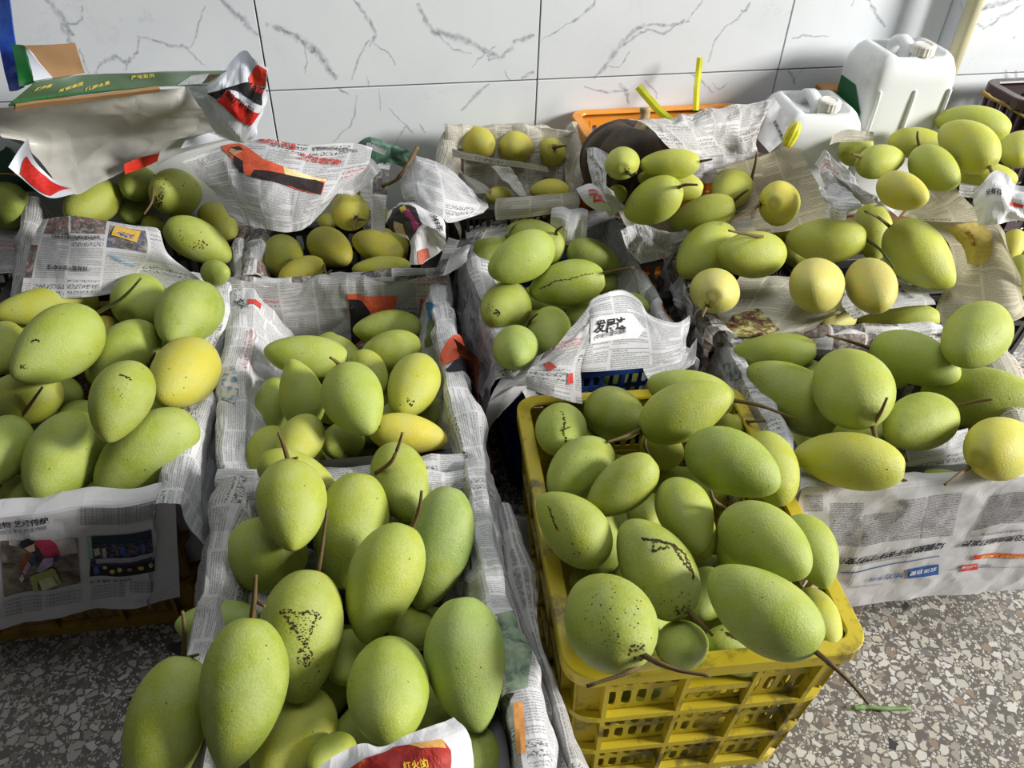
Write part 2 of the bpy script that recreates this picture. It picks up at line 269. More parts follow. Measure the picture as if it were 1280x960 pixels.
# mango rows: label, crate, centre, rotation, half sizes, colour, shape, stem polylines, scar specks (local position, radius)
MANGOES = [
["topmost dark-tipped mango with forked twig in front-left lined crate","C1",[-0.3011,0.7375,0.4444],[-0.0384,0.9868,0.1514,-0.0435],[0.0472,0.0755,0.0434],"g",1,[[[-0.3212,0.8122,0.4618],[-0.3207,0.8037,0.4962],[-0.3244,0.8046,0.5169]],[[-0.3263,0.8219,0.4666],[-0.3008,0.7947,0.4789]]],[]],
["yellowish mango peeking from behind the topmost mango in front-left lined crate","C1",[-0.3219,0.8294,0.4049],[-0.364,0.7233,0.5757,0.1134],[0.0345,0.0608,0.0317],"yg",0,[],[]],
["upright mango right of the topmost mango in front-left lined crate","C1",[-0.228,0.7573,0.37],[-0.3306,0.9386,0.0015,-0.099],[0.0523,0.0862,0.0481],"g",2,[],[]],
["twig-bearing mango nearest the back rim in front-left lined crate","C1",[-0.1694,0.856,0.37],[-0.1535,0.972,0.1734,0.0388],[0.0433,0.0693,0.0398],"g",0,[[[-0.1994,0.8529,0.3898],[-0.1795,0.8439,0.4248],[-0.1675,0.8486,0.4513],[-0.1593,0.8537,0.4783]]],[]],
["large bluish-green mango along the right rim in front-left lined crate","C1",[-0.0985,0.7295,0.3714],[-0.3212,0.9412,-0.0777,-0.0707],[0.0462,0.0919,0.0425],"bg",1,[],[]],
["mango with brown scab patch in front-left lined crate","C1",[-0.2578,0.5692,0.39],[-0.2021,0.9723,0.0449,-0.1087],[0.0519,0.0831,0.0478],"g",0,[[[-0.249,0.6559,0.4189],[-0.2394,0.6565,0.4625],[-0.2321,0.6779,0.5058]]],[[-0.49,-0.211,-0.846,0.00189],[-0.447,-0.211,-0.869,0.00207],[-0.509,-0.23,-0.83,0.0021],[-0.438,-0.207,-0.875,0.00095],[-0.442,-0.244,-0.863,0.00155],[-0.42,-0.257,-0.87,0.00109],[-0.419,-0.212,-0.883,0.00185],[-0.414,-0.22,-0.883,0.00098],[-0.367,-0.256,-0.894,0.00079],[-0.329,-0.253,-0.91,0.00109],[-0.298,-0.22,-0.929,0.00119],[-0.287,-0.24,-0.928,0.00173],[-0.323,-0.216,-0.921,0.00175],[-0.238,-0.214,-0.947,0.0012],[-0.27,-0.248,-0.93,0.00099],[-0.269,-0.237,-0.934,0.00163],[-0.247,-0.212,-0.945,0.00126],[-0.197,-0.201,-0.96,0.00145],[-0.176,-0.214,-0.961,0.00176],[-0.169,-0.184,-0.968,0.00082],[-0.091,-0.187,-0.978,0.00081],[-0.068,-0.208,-0.976,0.00159],[-0.11,-0.22,-0.969,0.00104],[-0.009,-0.213,-0.977,0.00184],[0.018,-0.177,-0.984,0.00127],[-0.01,-0.2,-0.98,0.00186],[-0.005,-0.19,-0.982,0.00189],[0.073,-0.232,-0.97,0.0021],[0.035,-0.217,-0.976,0.00164],[0.125,-0.222,-0.967,0.00208],[0.118,-0.225,-0.967,0.00123],[0.108,-0.239,-0.965,0.001],[0.18,-0.196,-0.964,0.00102],[0.151,-0.197,-0.969,0.00153],[0.195,-0.239,-0.951,0.00162],[0.245,-0.225,-0.943,0.00138],[0.199,-0.195,-0.96,0.00084],[0.248,-0.197,-0.949,0.00098],[0.282,-0.188,-0.941,0.00167],[0.295,-0.229,-0.928,0.0014],[0.261,-0.184,-0.947,0.0012],[0.302,-0.174,-0.937,0.00198],[0.354,-0.201,-0.913,0.00148],[0.348,-0.195,-0.917,0.0012],[0.333,-0.208,-0.92,0.00132],[0.401,-0.165,-0.901,0.00167],[-0.389,-0.208,-0.898,0.00091],[-0.395,-0.164,-0.904,0.00199],[-0.371,-0.15,-0.916,0.00186],[-0.322,-0.145,-0.935,0.00183],[-0.345,-0.13,-0.93,0.00117],[-0.317,-0.113,-0.942,0.00174],[-0.323,-0.088,-0.942,0.00168],[-0.289,-0.14,-0.947,0.00154],[-0.304,-0.082,-0.949,0.00142],[-0.228,-0.071,-0.971,0.00188],[-0.267,-0.059,-0.962,0.0018],[-0.204,-0.066,-0.977,0.00194],[-0.182,-0.031,-0.983,0.00212],[-0.161,-0.03,-0.986,0.00151],[-0.228,0.004,-0.974,0.00207],[-0.18,0.007,-0.984,0.00177],[-0.142,-0.017,-0.99,0.00185],[-0.136,0.029,-0.99,0.00136],[-0.114,0.049,-0.992,0.00165],[-0.096,0.01,-0.995,0.001],[-0.104,0.065,-0.993,0.00108],[-0.061,0.075,-0.995,0.00084],[-0.073,0.06,-0.996,0.00086],[-0.093,0.079,-0.993,0.00103],[-0.073,0.071,-0.995,0.00142],[-0.031,0.122,-0.992,0.00159],[-0.027,0.153,-0.988,0.00078],[-0.003,0.12,-0.993,0.00134],[-0.016,0.166,-0.986,0.00129],[-0.014,0.16,-0.987,0.00091],[0.051,0.149,-0.988,0.00157],[0.114,0.188,-0.976,0.00135],[0.109,0.185,-0.977,0.00129],[0.048,0.192,-0.98,0.00155],[0.153,0.223,-0.963,0.00161],[0.099,0.228,-0.969,0.00078],[0.081,0.215,-0.973,0.00162],[0.098,0.227,-0.969,0.002],[0.134,0.222,-0.966,0.00109],[0.144,0.266,-0.953,0.0013],[0.379,-0.135,-0.915,0.00139],[0.294,-0.112,-0.949,0.00128],[0.298,-0.146,-0.943,0.00177],[0.299,-0.136,-0.945,0.00127],[0.254,-0.097,-0.962,0.00123],[0.267,-0.074,-0.961,0.00161],[0.226,-0.077,-0.971,0.00106],[0.325,-0.052,-0.944,0.00103],[0.237,-0.079,-0.968,0.00177],[0.237,-0.034,-0.971,0.00126],[0.269,-0.023,-0.963,0.00152],[0.205,0.002,-0.979,0.00108],[0.24,-0.016,-0.971,0.00108],[0.234,0.006,-0.972,0.00114],[0.252,0.027,-0.967,0.00082],[0.189,0.032,-0.981,0.00169],[0.253,0.048,-0.966,0.0008],[0.233,0.054,-0.971,0.00135],[0.22,0.082,-0.972,0.00126],[0.234,0.079,-0.969,0.00117],[0.218,0.08,-0.973,0.00108],[0.208,0.085,-0.974,0.0016],[0.19,0.124,-0.974,0.00106],[0.198,0.17,-0.965,0.00092],[0.154,0.161,-0.975,0.00127],[0.127,0.148,-0.981,0.00135],[0.172,0.155,-0.973,0.00101],[0.174,0.217,-0.961,0.00143],[0.079,0.228,-0.97,0.00173],[0.179,0.237,-0.955,0.00083],[0.15,0.22,-0.964,0.00141],[0.161,0.265,-0.951,0.00091],[0.084,0.294,-0.952,0.00092],[0.107,0.274,-0.956,0.00094],[0.119,0.385,-0.915,0.00082],[0.12,0.441,-0.889,0.00075],[-0.011,0.344,-0.939,0.00179],[0.255,0.491,-0.833,0.00108],[0.029,0.34,-0.94,0.00186],[0.125,0.438,-0.89,0.00156],[0.265,0.517,-0.814,0.00132],[0.269,0.336,-0.903,0.00147],[0.163,0.536,-0.829,0.001],[0.133,0.284,-0.949,0.00085],[0.183,0.512,-0.839,0.00161],[0.248,0.537,-0.806,0.00151],[0.307,0.476,-0.824,0.0008],[0.279,0.499,-0.821,0.00098],[0.239,0.322,-0.916,0.00109],[0.159,0.38,-0.911,0.0016],[0.231,0.429,-0.873,0.00188],[0.102,0.336,-0.936,0.00083],[0.311,0.38,-0.871,0.00172],[0.272,0.51,-0.816,0.00113],[0.181,0.507,-0.843,0.00145],[0.096,0.497,-0.862,0.00085],[0.212,0.285,-0.935,0.0017],[-0.004,0.476,-0.879,0.00133],[0.015,0.339,-0.941,0.00161],[0.11,0.443,-0.89,0.00072],[0.171,0.441,-0.881,0.0018],[-0.016,0.43,-0.903,0.00068],[-0.026,0.442,-0.897,0.00146],[0.039,0.462,-0.886,0.0008],[0.208,0.464,-0.861,0.00115],[0.031,0.517,-0.855,0.00087],[0.166,0.499,-0.85,0.00088],[0.145,0.49,-0.859,0.00129],[0.349,0.436,-0.83,0.00115],[0.299,0.35,-0.888,0.00154],[-0.032,0.442,-0.897,0.00083],[0.087,0.329,-0.94,0.00153],[0.132,0.34,-0.931,0.00093],[0.251,0.419,-0.873,0.00078],[0.01,0.51,-0.86,0.00114],[0.12,0.518,-0.847,0.00104],[0.111,0.263,-0.958,0.00089],[0.187,0.548,-0.815,0.00187],[0.059,0.32,-0.945,0.00191],[0.203,0.409,-0.889,0.00167],[0.121,0.429,-0.895,0.00137],[0.297,0.396,-0.869,0.00113],[0.202,0.433,-0.878,0.00182],[-0.037,0.421,-0.906,0.00075],[0.162,0.447,-0.88,0.00118],[0.253,0.438,-0.862,0.0012],[0.144,0.446,-0.883,0.00073],[0.235,0.394,-0.889,0.00132],[0.047,0.483,-0.874,0.00078],[0.137,0.461,-0.877,0.00136],[0.28,0.341,-0.897,0.00177],[0.163,0.431,-0.888,0.00136],[0.005,0.423,-0.906,0.00115],[0.016,0.307,-0.952,0.00183],[-0.047,0.116,-0.992,0.00105],[0.019,0.062,-0.998,0.0007],[0.201,0.08,-0.976,0.00105],[-0.03,0.063,-0.998,0.00054],[0.006,0.054,-0.999,0.00078],[-0.124,-0.039,-0.992,0.00053],[-0.028,-0.036,-0.999,0.00063],[-0.022,0.11,-0.994,0.00056],[-0.122,0.052,-0.991,0.001],[-0.242,-0.057,-0.969,0.00094],[-0.015,-0.138,-0.99,0.0008],[0.058,-0.137,-0.989,0.00115],[-0.059,-0.151,-0.987,0.00068],[0.039,-0.105,-0.994,0.00058],[0.097,0.03,-0.995,0.00067],[-0.08,-0.085,-0.993,0.00054],[-0.01,-0.136,-0.991,0.00051],[0.087,0.02,-0.996,0.00074],[0.133,-0.141,-0.981,0.00092],[0.034,0.119,-0.992,0.00074],[-0.016,0.02,-1.0,0.00089],[0.075,-0.14,-0.987,0.00056],[-0.111,-0.011,-0.994,0.00098],[-0.229,0.062,-0.972,0.00103],[0.113,0.068,-0.991,0.00112],[-0.163,0.032,-0.986,0.00079],[-0.006,-0.177,-0.984,0.00086],[0.186,-0.03,-0.982,0.00056],[0.043,-0.109,-0.993,0.00053],[0.041,-0.004,-0.999,0.00089],[-0.24,0.022,-0.97,0.00076],[0.039,0.094,-0.995,0.00063],[-0.153,-0.039,-0.987,0.00101],[0.021,0.109,-0.994,0.00066],[0.227,-0.023,-0.974,0.00108],[-0.137,-0.076,-0.988,0.00059],[0.066,-0.113,-0.991,0.00052],[0.042,0.051,-0.998,0.00098],[0.08,-0.048,-0.996,0.00104],[-0.077,0.136,-0.988,0.00108],[-0.188,-0.112,-0.976,0.00075],[0.18,0.005,-0.984,0.0009],[0.076,0.104,-0.992,0.00071],[0.139,0.016,-0.99,0.00075],[-0.213,0.026,-0.977,0.00076],[0.223,-0.023,-0.974,0.00113],[-0.102,-0.139,-0.985,0.00086],[0.025,-0.105,-0.994,0.0009],[-0.104,-0.118,-0.988,0.00069],[0.066,0.026,-0.997,0.00073],[-0.213,-0.074,-0.974,0.00098],[-0.064,0.165,-0.984,0.00067],[-0.027,-0.046,-0.999,0.00101],[-0.152,-0.156,-0.976,0.00111],[-0.12,-0.154,-0.981,0.001],[-0.103,-0.051,-0.993,0.00085],[0.086,-0.055,-0.995,0.00116],[-0.164,-0.028,-0.986,0.00049],[-0.08,0.052,-0.995,0.00094],[0.177,-0.107,-0.978,0.00092],[0.263,0.772,-0.578,0.00096],[0.115,0.735,-0.668,0.00074],[0.409,0.724,-0.555,0.0007],[0.313,0.817,-0.484,0.0011],[0.437,0.804,-0.404,0.00102],[0.338,0.772,-0.538,0.00087],[0.428,0.68,-0.595,0.00099],[0.184,0.783,-0.594,0.00084],[0.437,0.722,-0.537,0.00068],[0.117,0.708,-0.697,0.00061],[0.522,0.608,-0.598,0.00196],[0.469,0.526,-0.709,0.00137]]],
["smooth curved mango in the middle of the pile in front-left lined crate","C1",[-0.1621,0.6434,0.405],[-0.2928,0.9428,-0.1133,-0.1124],[0.048,0.0826,0.0442],"g",1,[[[-0.1287,0.7147,0.4373],[-0.1186,0.7106,0.4758],[-0.1149,0.7178,0.503]]],[]],
["shadowed broad mango below the topmost mango in front-left lined crate","C1",[-0.355,0.7268,0.3466],[0.3784,-0.5105,0.7714,-0.0345],[0.0537,0.0859,0.0494],"g",2,[],[]],
["dark half-buried mango by the left rim in front-left lined crate","C1",[-0.4279,0.7114,0.272],[0.5921,-0.4815,0.6298,-0.1445],[0.0308,0.0493,0.0283],"g",0,[],[]],
["slim shaded mango across the left rim in front-left lined crate","C1",[-0.3898,0.6157,0.335],[-0.1016,0.7367,-0.5969,-0.3011],[0.0297,0.0549,0.0273],"bg",0,[],[]],
["very large long mango at front left of pile in front-left lined crate","C1",[-0.2984,0.4703,0.4255],[-0.2411,0.9595,0.0323,-0.1418],[0.0483,0.0846,0.0445],"g",1,[[[-0.3025,0.5513,0.4573],[-0.2931,0.5501,0.497],[-0.2888,0.5596,0.5245]],[[-0.3028,0.5656,0.4662],[-0.282,0.5455,0.4836]]],[]],
["large mango leftmost at the bottom edge in front-left lined crate","C1",[-0.3935,0.4514,0.37],[-0.2168,0.9591,0.0215,-0.1806],[0.0454,0.0832,0.0418],"g",0,[[[-0.3926,0.5348,0.3959],[-0.3838,0.5359,0.4388],[-0.3832,0.5458,0.4672]],[[-0.3939,0.5419,0.4004],[-0.3674,0.5202,0.4162]]],[]],
["mango under the scabbed mango at the bottom in front-left lined crate","C1",[-0.258,0.4719,0.309],[0.1272,0.9648,-0.1119,-0.2013],[0.0475,0.0759,0.0437],"yg",0,[],[]],
["pale speckled mango behind the red printed sheet in front-left lined crate","C1",[-0.1333,0.4892,0.4069],[0.1558,0.9839,0.0862,-0.0152],[0.0479,0.0766,0.044],"g",2,[],[]],
["large bluish mango at the lower right rim in front-left lined crate","C1",[-0.0438,0.529,0.4038],[-0.2642,0.9598,0.0948,0.0042],[0.0489,0.0812,0.045],"bg",1,[],[]],
["dark mango wedged between curved and lower right mangoes in front-left lined crate","C1",[-0.1294,0.6396,0.2977],[0.2251,0.8077,-0.3438,-0.4229],[0.0304,0.0487,0.028],"g",0,[],[]],
["shadowed mango between pale and bluish mangoes in front-left lined crate","C1",[-0.0962,0.4983,0.3],[0.3165,0.8529,-0.2605,-0.3232],[0.0349,0.0559,0.0321],"g",0,[],[]],
["half-seen mango below the large bluish mango in front-left lined crate","C1",[-0.0283,0.4363,0.3323],[-0.0471,0.9968,-0.0537,-0.0354],[0.0297,0.0475,0.0273],"g",0,[],[]],
["half-seen mango left of the red printed sheet in front-left lined crate","C1",[-0.1996,0.4402,0.3366],[0.2167,0.8576,-0.3232,-0.3364],[0.0242,0.0387,0.0223],"g",0,[],[]],
["dark mango deep right of the scabbed mango in front-left lined crate","C1",[-0.2124,0.5911,0.3],[0.2379,0.9665,0.0394,-0.0876],[0.0326,0.0521,0.03],"g",0,[],[]],
["roundish mango with dark crack at back left corner in yellow lattice crate","Y",[0.0843,0.975,0.38],[0.1639,0.986,-0.0249,0.0192],[0.0427,0.0684,0.0393],"g",2,[],[[0.007,0.181,-0.983,0.00199],[0.059,0.225,-0.973,0.00145],[0.068,0.302,-0.951,0.00217],[0.086,0.29,-0.953,0.00187],[0.104,0.392,-0.914,0.00163],[0.114,0.401,-0.909,0.00249],[0.078,0.441,-0.894,0.00237],[0.104,0.428,-0.898,0.00144],[0.09,0.46,-0.883,0.00138],[0.132,0.486,-0.864,0.00225],[0.151,0.556,-0.818,0.0023],[0.158,0.587,-0.794,0.00252],[0.147,0.617,-0.773,0.00131],[0.103,0.597,-0.795,0.00145],[0.119,0.642,-0.757,0.00212],[0.14,0.643,-0.753,0.00173],[0.122,0.684,-0.719,0.00132],[0.121,0.706,-0.698,0.00212],[0.11,0.755,-0.646,0.00248],[0.075,0.769,-0.635,0.00217],[0.085,0.76,-0.644,0.00183],[0.086,0.805,-0.587,0.00244],[0.082,0.805,-0.587,0.00185],[0.117,0.838,-0.533,0.00196],[0.1,0.84,-0.533,0.00234],[0.127,0.843,-0.522,0.00174],[0.119,0.88,-0.46,0.00125],[0.132,0.875,-0.466,0.00182],[0.196,0.893,-0.406,0.00169],[0.203,0.891,-0.405,0.00165],[0.206,0.901,-0.381,0.00222],[0.185,0.917,-0.353,0.0015],[0.205,0.933,-0.297,0.00187],[0.187,0.942,-0.279,0.00251],[-0.032,0.784,-0.62,0.00109],[0.002,0.786,-0.618,0.00155],[0.049,0.757,-0.652,0.00133],[0.099,0.753,-0.65,0.00148],[0.143,0.745,-0.652,0.00151],[0.151,0.721,-0.676,0.00162],[0.205,0.723,-0.659,0.00166],[0.262,0.691,-0.673,0.0018],[0.296,0.686,-0.664,0.00114],[0.337,0.654,-0.677,0.00178],[-0.501,0.564,-0.656,0.0011],[-0.548,0.602,-0.58,0.001],[-0.556,0.64,-0.531,0.00091],[-0.585,0.668,-0.46,0.00107],[-0.589,0.718,-0.371,0.00093],[-0.644,0.714,-0.275,0.00152]]],
["plain mango along the back rim in yellow lattice crate","Y",[0.1789,1.0208,0.38],[0.0741,0.8075,0.3299,0.4834],[0.0453,0.0725,0.0417],"g",0,[],[]],
["dewy mango topmost at the back in yellow lattice crate","Y",[0.2749,0.9489,0.456],[-0.1352,0.521,0.7439,0.3961],[0.0448,0.0767,0.0412],"g",0,[[[0.2093,0.9394,0.4216],[0.1784,0.9096,0.4328],[0.1495,0.8932,0.4351]]],[]],
["mango behind the topmost dewy mango in yellow lattice crate","Y",[0.299,1.0206,0.433],[0.3398,-0.5317,0.7302,0.2619],[0.0388,0.0741,0.0357],"g",0,[[[0.3628,1.0015,0.4376],[0.4013,0.9737,0.4518],[0.4511,0.9509,0.4471]]],[]],
["mango second from the back on left rim in yellow lattice crate","Y",[0.1101,0.8657,0.402],[-0.0965,0.9143,-0.3295,-0.2147],[0.043,0.0688,0.0396],"g",0,[],[]],
["small tilted mango left of centre in yellow lattice crate","Y",[0.169,0.8134,0.4238],[-0.3575,0.8286,-0.4198,-0.0967],[0.0362,0.063,0.0333],"g",0,[],[]],
["small egg-shaped mango in the centre in yellow lattice crate","Y",[0.2581,0.7703,0.415],[-0.0848,0.9685,0.1117,0.2058],[0.0391,0.0626,0.036],"g",1,[],[]],
["long dewy mango right of the topmost mango in yellow lattice crate","Y",[0.3319,0.8429,0.45],[-0.1278,0.8219,0.4091,0.3753],[0.0477,0.0763,0.0439],"g",0,[],[]],
["pale rounded mango at back right rim in yellow lattice crate","Y",[0.4047,0.8702,0.415],[-0.163,0.9614,0.0471,0.2167],[0.0394,0.063,0.0362],"yg",2,[],[]],
["large mango over the right rim in yellow lattice crate","Y",[0.3488,0.6967,0.45],[0.0107,0.8721,0.3064,0.3814],[0.0465,0.0743,0.0427],"g",0,[[[0.3058,0.765,0.4393],[0.2867,0.7514,0.4672],[0.2775,0.7521,0.4873]]],[]],
["narrow mango overhanging the right rim in yellow lattice crate","Y",[0.4251,0.7127,0.415],[-0.1349,0.955,0.0906,0.2483],[0.0348,0.0556,0.032],"g",1,[],[]],
["long mango with thick twig reaching over the rim in yellow lattice crate","Y",[0.3229,0.5876,0.45],[0.2662,-0.4071,0.8525,0.1912],[0.0478,0.0777,0.044],"g",0,[[[0.3738,0.5393,0.4434],[0.3828,0.5152,0.456],[0.4015,0.4968,0.4504],[0.4217,0.474,0.4396]]],[]],
["mango with large black peeling scar in yellow lattice crate","Y",[0.2042,0.6745,0.415],[0.1997,-0.2135,0.9417,0.1664],[0.0478,0.0764,0.0439],"g",0,[[[0.2387,0.6171,0.4066],[0.2514,0.5896,0.4164],[0.2643,0.5723,0.4136]]],[[-0.111,0.447,-0.887,0.0019],[-0.121,0.406,-0.906,0.00155],[-0.12,0.425,-0.897,0.00195],[-0.166,0.407,-0.898,0.00282],[-0.153,0.403,-0.902,0.00316],[-0.208,0.397,-0.894,0.00168],[-0.216,0.38,-0.9,0.00212],[-0.221,0.366,-0.904,0.00314],[-0.228,0.361,-0.904,0.00194],[-0.256,0.341,-0.904,0.00172],[-0.272,0.334,-0.903,0.0015],[-0.312,0.329,-0.891,0.00235],[-0.312,0.311,-0.898,0.00158],[-0.347,0.328,-0.879,0.00215],[-0.356,0.323,-0.877,0.002],[-0.358,0.293,-0.887,0.00306],[-0.373,0.29,-0.881,0.0027],[-0.402,0.26,-0.878,0.00317],[-0.411,0.287,-0.865,0.00308],[-0.408,0.274,-0.871,0.00274],[-0.446,0.261,-0.856,0.00306],[-0.446,0.252,-0.859,0.0029],[-0.46,0.253,-0.851,0.00233],[-0.499,0.245,-0.831,0.00226],[-0.495,0.248,-0.833,0.00207],[-0.489,0.211,-0.847,0.00193],[-0.515,0.208,-0.831,0.00275],[-0.528,0.196,-0.826,0.00255],[-0.554,0.189,-0.811,0.0019],[-0.556,0.17,-0.814,0.00223],[-0.62,0.174,-0.765,0.00172],[-0.58,0.154,-0.8,0.00244],[-0.613,0.166,-0.773,0.00289],[-0.625,0.121,-0.771,0.00155],[-0.666,0.133,-0.734,0.00271],[-0.667,0.105,-0.737,0.00186],[-0.713,0.107,-0.693,0.0016],[-0.716,0.1,-0.691,0.0016],[-0.704,0.072,-0.707,0.003],[-0.748,0.078,-0.659,0.00258],[-0.763,0.063,-0.643,0.00277],[-0.739,0.048,-0.672,0.00149],[-0.764,0.022,-0.645,0.00302],[-0.769,0.023,-0.639,0.00185],[-0.744,-0.016,-0.668,0.00183],[-0.762,-0.009,-0.648,0.00162],[-0.777,-0.035,-0.628,0.00259],[-0.789,-0.03,-0.614,0.00232],[-0.811,-0.058,-0.582,0.00246],[-0.839,-0.063,-0.54,0.00194],[-0.816,-0.087,-0.571,0.00301],[-0.823,-0.105,-0.558,0.0022],[-0.837,-0.126,-0.532,0.00198],[-0.827,-0.116,-0.55,0.00209],[-0.861,-0.137,-0.489,0.00255],[-0.825,-0.175,-0.537,0.00168],[-0.847,-0.171,-0.503,0.00166],[-0.823,-0.204,-0.531,0.00246],[-0.789,-0.219,-0.574,0.00212],[-0.821,-0.231,-0.522,0.00192],[-0.819,-0.233,-0.524,0.00164],[-0.789,-0.259,-0.558,0.00217],[-0.843,-0.258,-0.472,0.00199],[-0.782,-0.298,-0.548,0.00281],[-0.825,-0.304,-0.476,0.00165],[-0.808,-0.307,-0.502,0.00152],[-0.81,-0.326,-0.488,0.00166],[-0.779,-0.362,-0.512,0.00306],[-0.793,-0.353,-0.498,0.00277],[-0.754,-0.38,-0.535,0.00161],[-0.786,-0.402,-0.469,0.00221],[-0.744,-0.414,-0.525,0.0031],[-0.752,-0.421,-0.508,0.00233],[-0.761,-0.445,-0.472,0.00253],[-0.754,-0.459,-0.47,0.00283],[-0.732,-0.467,-0.496,0.00156],[-0.733,-0.495,-0.467,0.00221],[-0.72,-0.514,-0.467,0.0023],[-0.677,-0.53,-0.511,0.00189],[-0.677,-0.547,-0.493,0.00248],[-0.341,0.289,-0.895,0.00216],[-0.351,0.261,-0.899,0.00254],[-0.293,0.249,-0.923,0.00139],[-0.269,0.207,-0.941,0.00236],[-0.228,0.19,-0.955,0.0014],[-0.24,0.178,-0.954,0.00172],[-0.172,0.152,-0.973,0.00142],[-0.198,0.133,-0.971,0.00201],[-0.162,0.111,-0.981,0.00237],[-0.191,0.106,-0.976,0.00169],[-0.218,0.111,-0.97,0.0018],[-0.189,0.09,-0.978,0.00142],[-0.233,0.093,-0.968,0.00218],[-0.216,0.098,-0.972,0.00166],[-0.293,0.092,-0.952,0.0018],[-0.316,0.092,-0.944,0.00169],[-0.339,0.1,-0.935,0.00216],[-0.349,0.089,-0.933,0.00147],[-0.399,0.114,-0.91,0.00227],[-0.416,0.074,-0.906,0.00132],[-0.445,0.085,-0.891,0.00142],[-0.441,0.068,-0.895,0.00234],[-0.478,0.067,-0.876,0.00209],[-0.522,0.067,-0.851,0.00156],[-0.567,0.087,-0.819,0.0021],[-0.589,0.051,-0.807,0.00191],[-0.71,0.04,-0.703,0.00242],[-0.698,0.008,-0.716,0.00244],[-0.698,-0.018,-0.716,0.00156],[-0.684,-0.044,-0.728,0.00167],[-0.699,-0.037,-0.714,0.00245],[-0.688,-0.074,-0.722,0.00203],[-0.719,-0.104,-0.688,0.00214],[-0.673,-0.128,-0.728,0.00244],[-0.699,-0.157,-0.698,0.00225],[-0.702,-0.181,-0.689,0.00225],[-0.669,-0.196,-0.717,0.00272],[-0.701,-0.194,-0.686,0.0019],[-0.688,-0.223,-0.69,0.00158],[-0.706,-0.232,-0.669,0.00201],[-0.691,-0.274,-0.67,0.00196],[-0.68,-0.298,-0.67,0.00259],[-0.727,-0.299,-0.618,0.00198],[-0.712,-0.321,-0.624,0.0015],[-0.704,-0.351,-0.618,0.00234],[-0.727,-0.37,-0.578,0.00243],[-0.723,-0.395,-0.567,0.00247],[-0.711,-0.402,-0.577,0.00229],[-0.733,-0.425,-0.531,0.00203],[-0.714,-0.426,-0.555,0.00178],[-0.044,-0.512,-0.858,0.0008],[0.325,-0.569,-0.756,0.00096],[-0.141,-0.911,-0.388,0.00096],[-0.018,-0.872,-0.489,0.00063],[-0.014,-0.9,-0.436,0.00072],[-0.283,-0.835,-0.472,0.00151],[-0.23,-0.667,-0.709,0.00148],[-0.08,-0.824,-0.561,0.00063],[-0.213,-0.887,-0.41,0.00133],[0.401,-0.637,-0.658,0.00104],[-0.361,-0.737,-0.572,0.00112],[0.028,-0.9,-0.434,0.00103],[-0.184,-0.672,-0.717,0.00089],[-0.095,-0.701,-0.707,0.00112],[0.149,-0.924,-0.353,0.00118],[-0.157,-0.926,-0.344,0.001],[0.383,-0.85,-0.36,0.00135],[0.326,-0.853,-0.407,0.00074],[0.116,-0.694,-0.71,0.00122],[-0.37,-0.733,-0.571,0.00066],[0.272,-0.631,-0.727,0.00103],[-0.006,-0.871,-0.492,0.00104],[-0.2,-0.904,-0.377,0.00085],[0.114,-0.792,-0.599,0.0009],[-0.245,-0.751,-0.613,0.00071],[0.437,-0.82,-0.369,0.00071],[0.137,-0.896,-0.422,0.00188],[0.118,-0.872,-0.476,0.00211],[0.195,-0.911,-0.362,0.0016],[0.009,-0.881,-0.473,0.00132],[0.122,-0.913,-0.39,0.00206],[0.163,-0.848,-0.504,0.00166],[-0.08,-0.862,-0.501,0.00159],[0.075,-0.81,-0.582,0.00154],[0.13,-0.877,-0.463,0.00158],[-0.053,-0.878,-0.475,0.00149],[0.125,-0.813,-0.568,0.00125],[0.23,-0.855,-0.465,0.00109],[-0.018,-0.959,-0.284,0.00217],[0.018,-0.907,-0.42,0.00181]]],
["pointed mango with dotted dark line on left rim in yellow lattice crate","Y",[0.0929,0.739,0.415],[0.2219,-0.3231,0.9065,0.1569],[0.043,0.0689,0.0396],"g",1,[],[[0.115,0.6,-0.792,0.00106],[0.118,0.564,-0.817,0.00142],[0.143,0.509,-0.849,0.00206],[0.164,0.463,-0.871,0.00205],[0.202,0.441,-0.874,0.0014],[0.201,0.399,-0.895,0.00209],[0.25,0.353,-0.902,0.00216],[0.243,0.31,-0.919,0.00205],[0.251,0.28,-0.927,0.00191],[0.286,0.246,-0.926,0.00134],[0.318,0.226,-0.921,0.00214],[0.324,0.191,-0.927,0.00175],[0.35,0.151,-0.925,0.00155],[0.355,0.133,-0.925,0.00199],[0.366,0.089,-0.926,0.0016],[0.381,0.07,-0.922,0.00209],[0.374,0.052,-0.926,0.0014],[0.379,0.041,-0.924,0.00213],[0.41,0.031,-0.912,0.00133],[0.387,0.012,-0.922,0.00126],[0.399,-0.027,-0.916,0.00126],[0.398,-0.019,-0.917,0.00114],[0.816,-0.376,-0.438,0.00096],[0.384,-0.589,-0.711,0.00147],[0.341,-0.378,-0.861,0.00104],[0.77,-0.475,-0.427,0.00093],[0.806,-0.534,-0.255,0.00121],[0.526,-0.516,-0.676,0.00143],[0.34,-0.402,-0.85,0.00135]]],
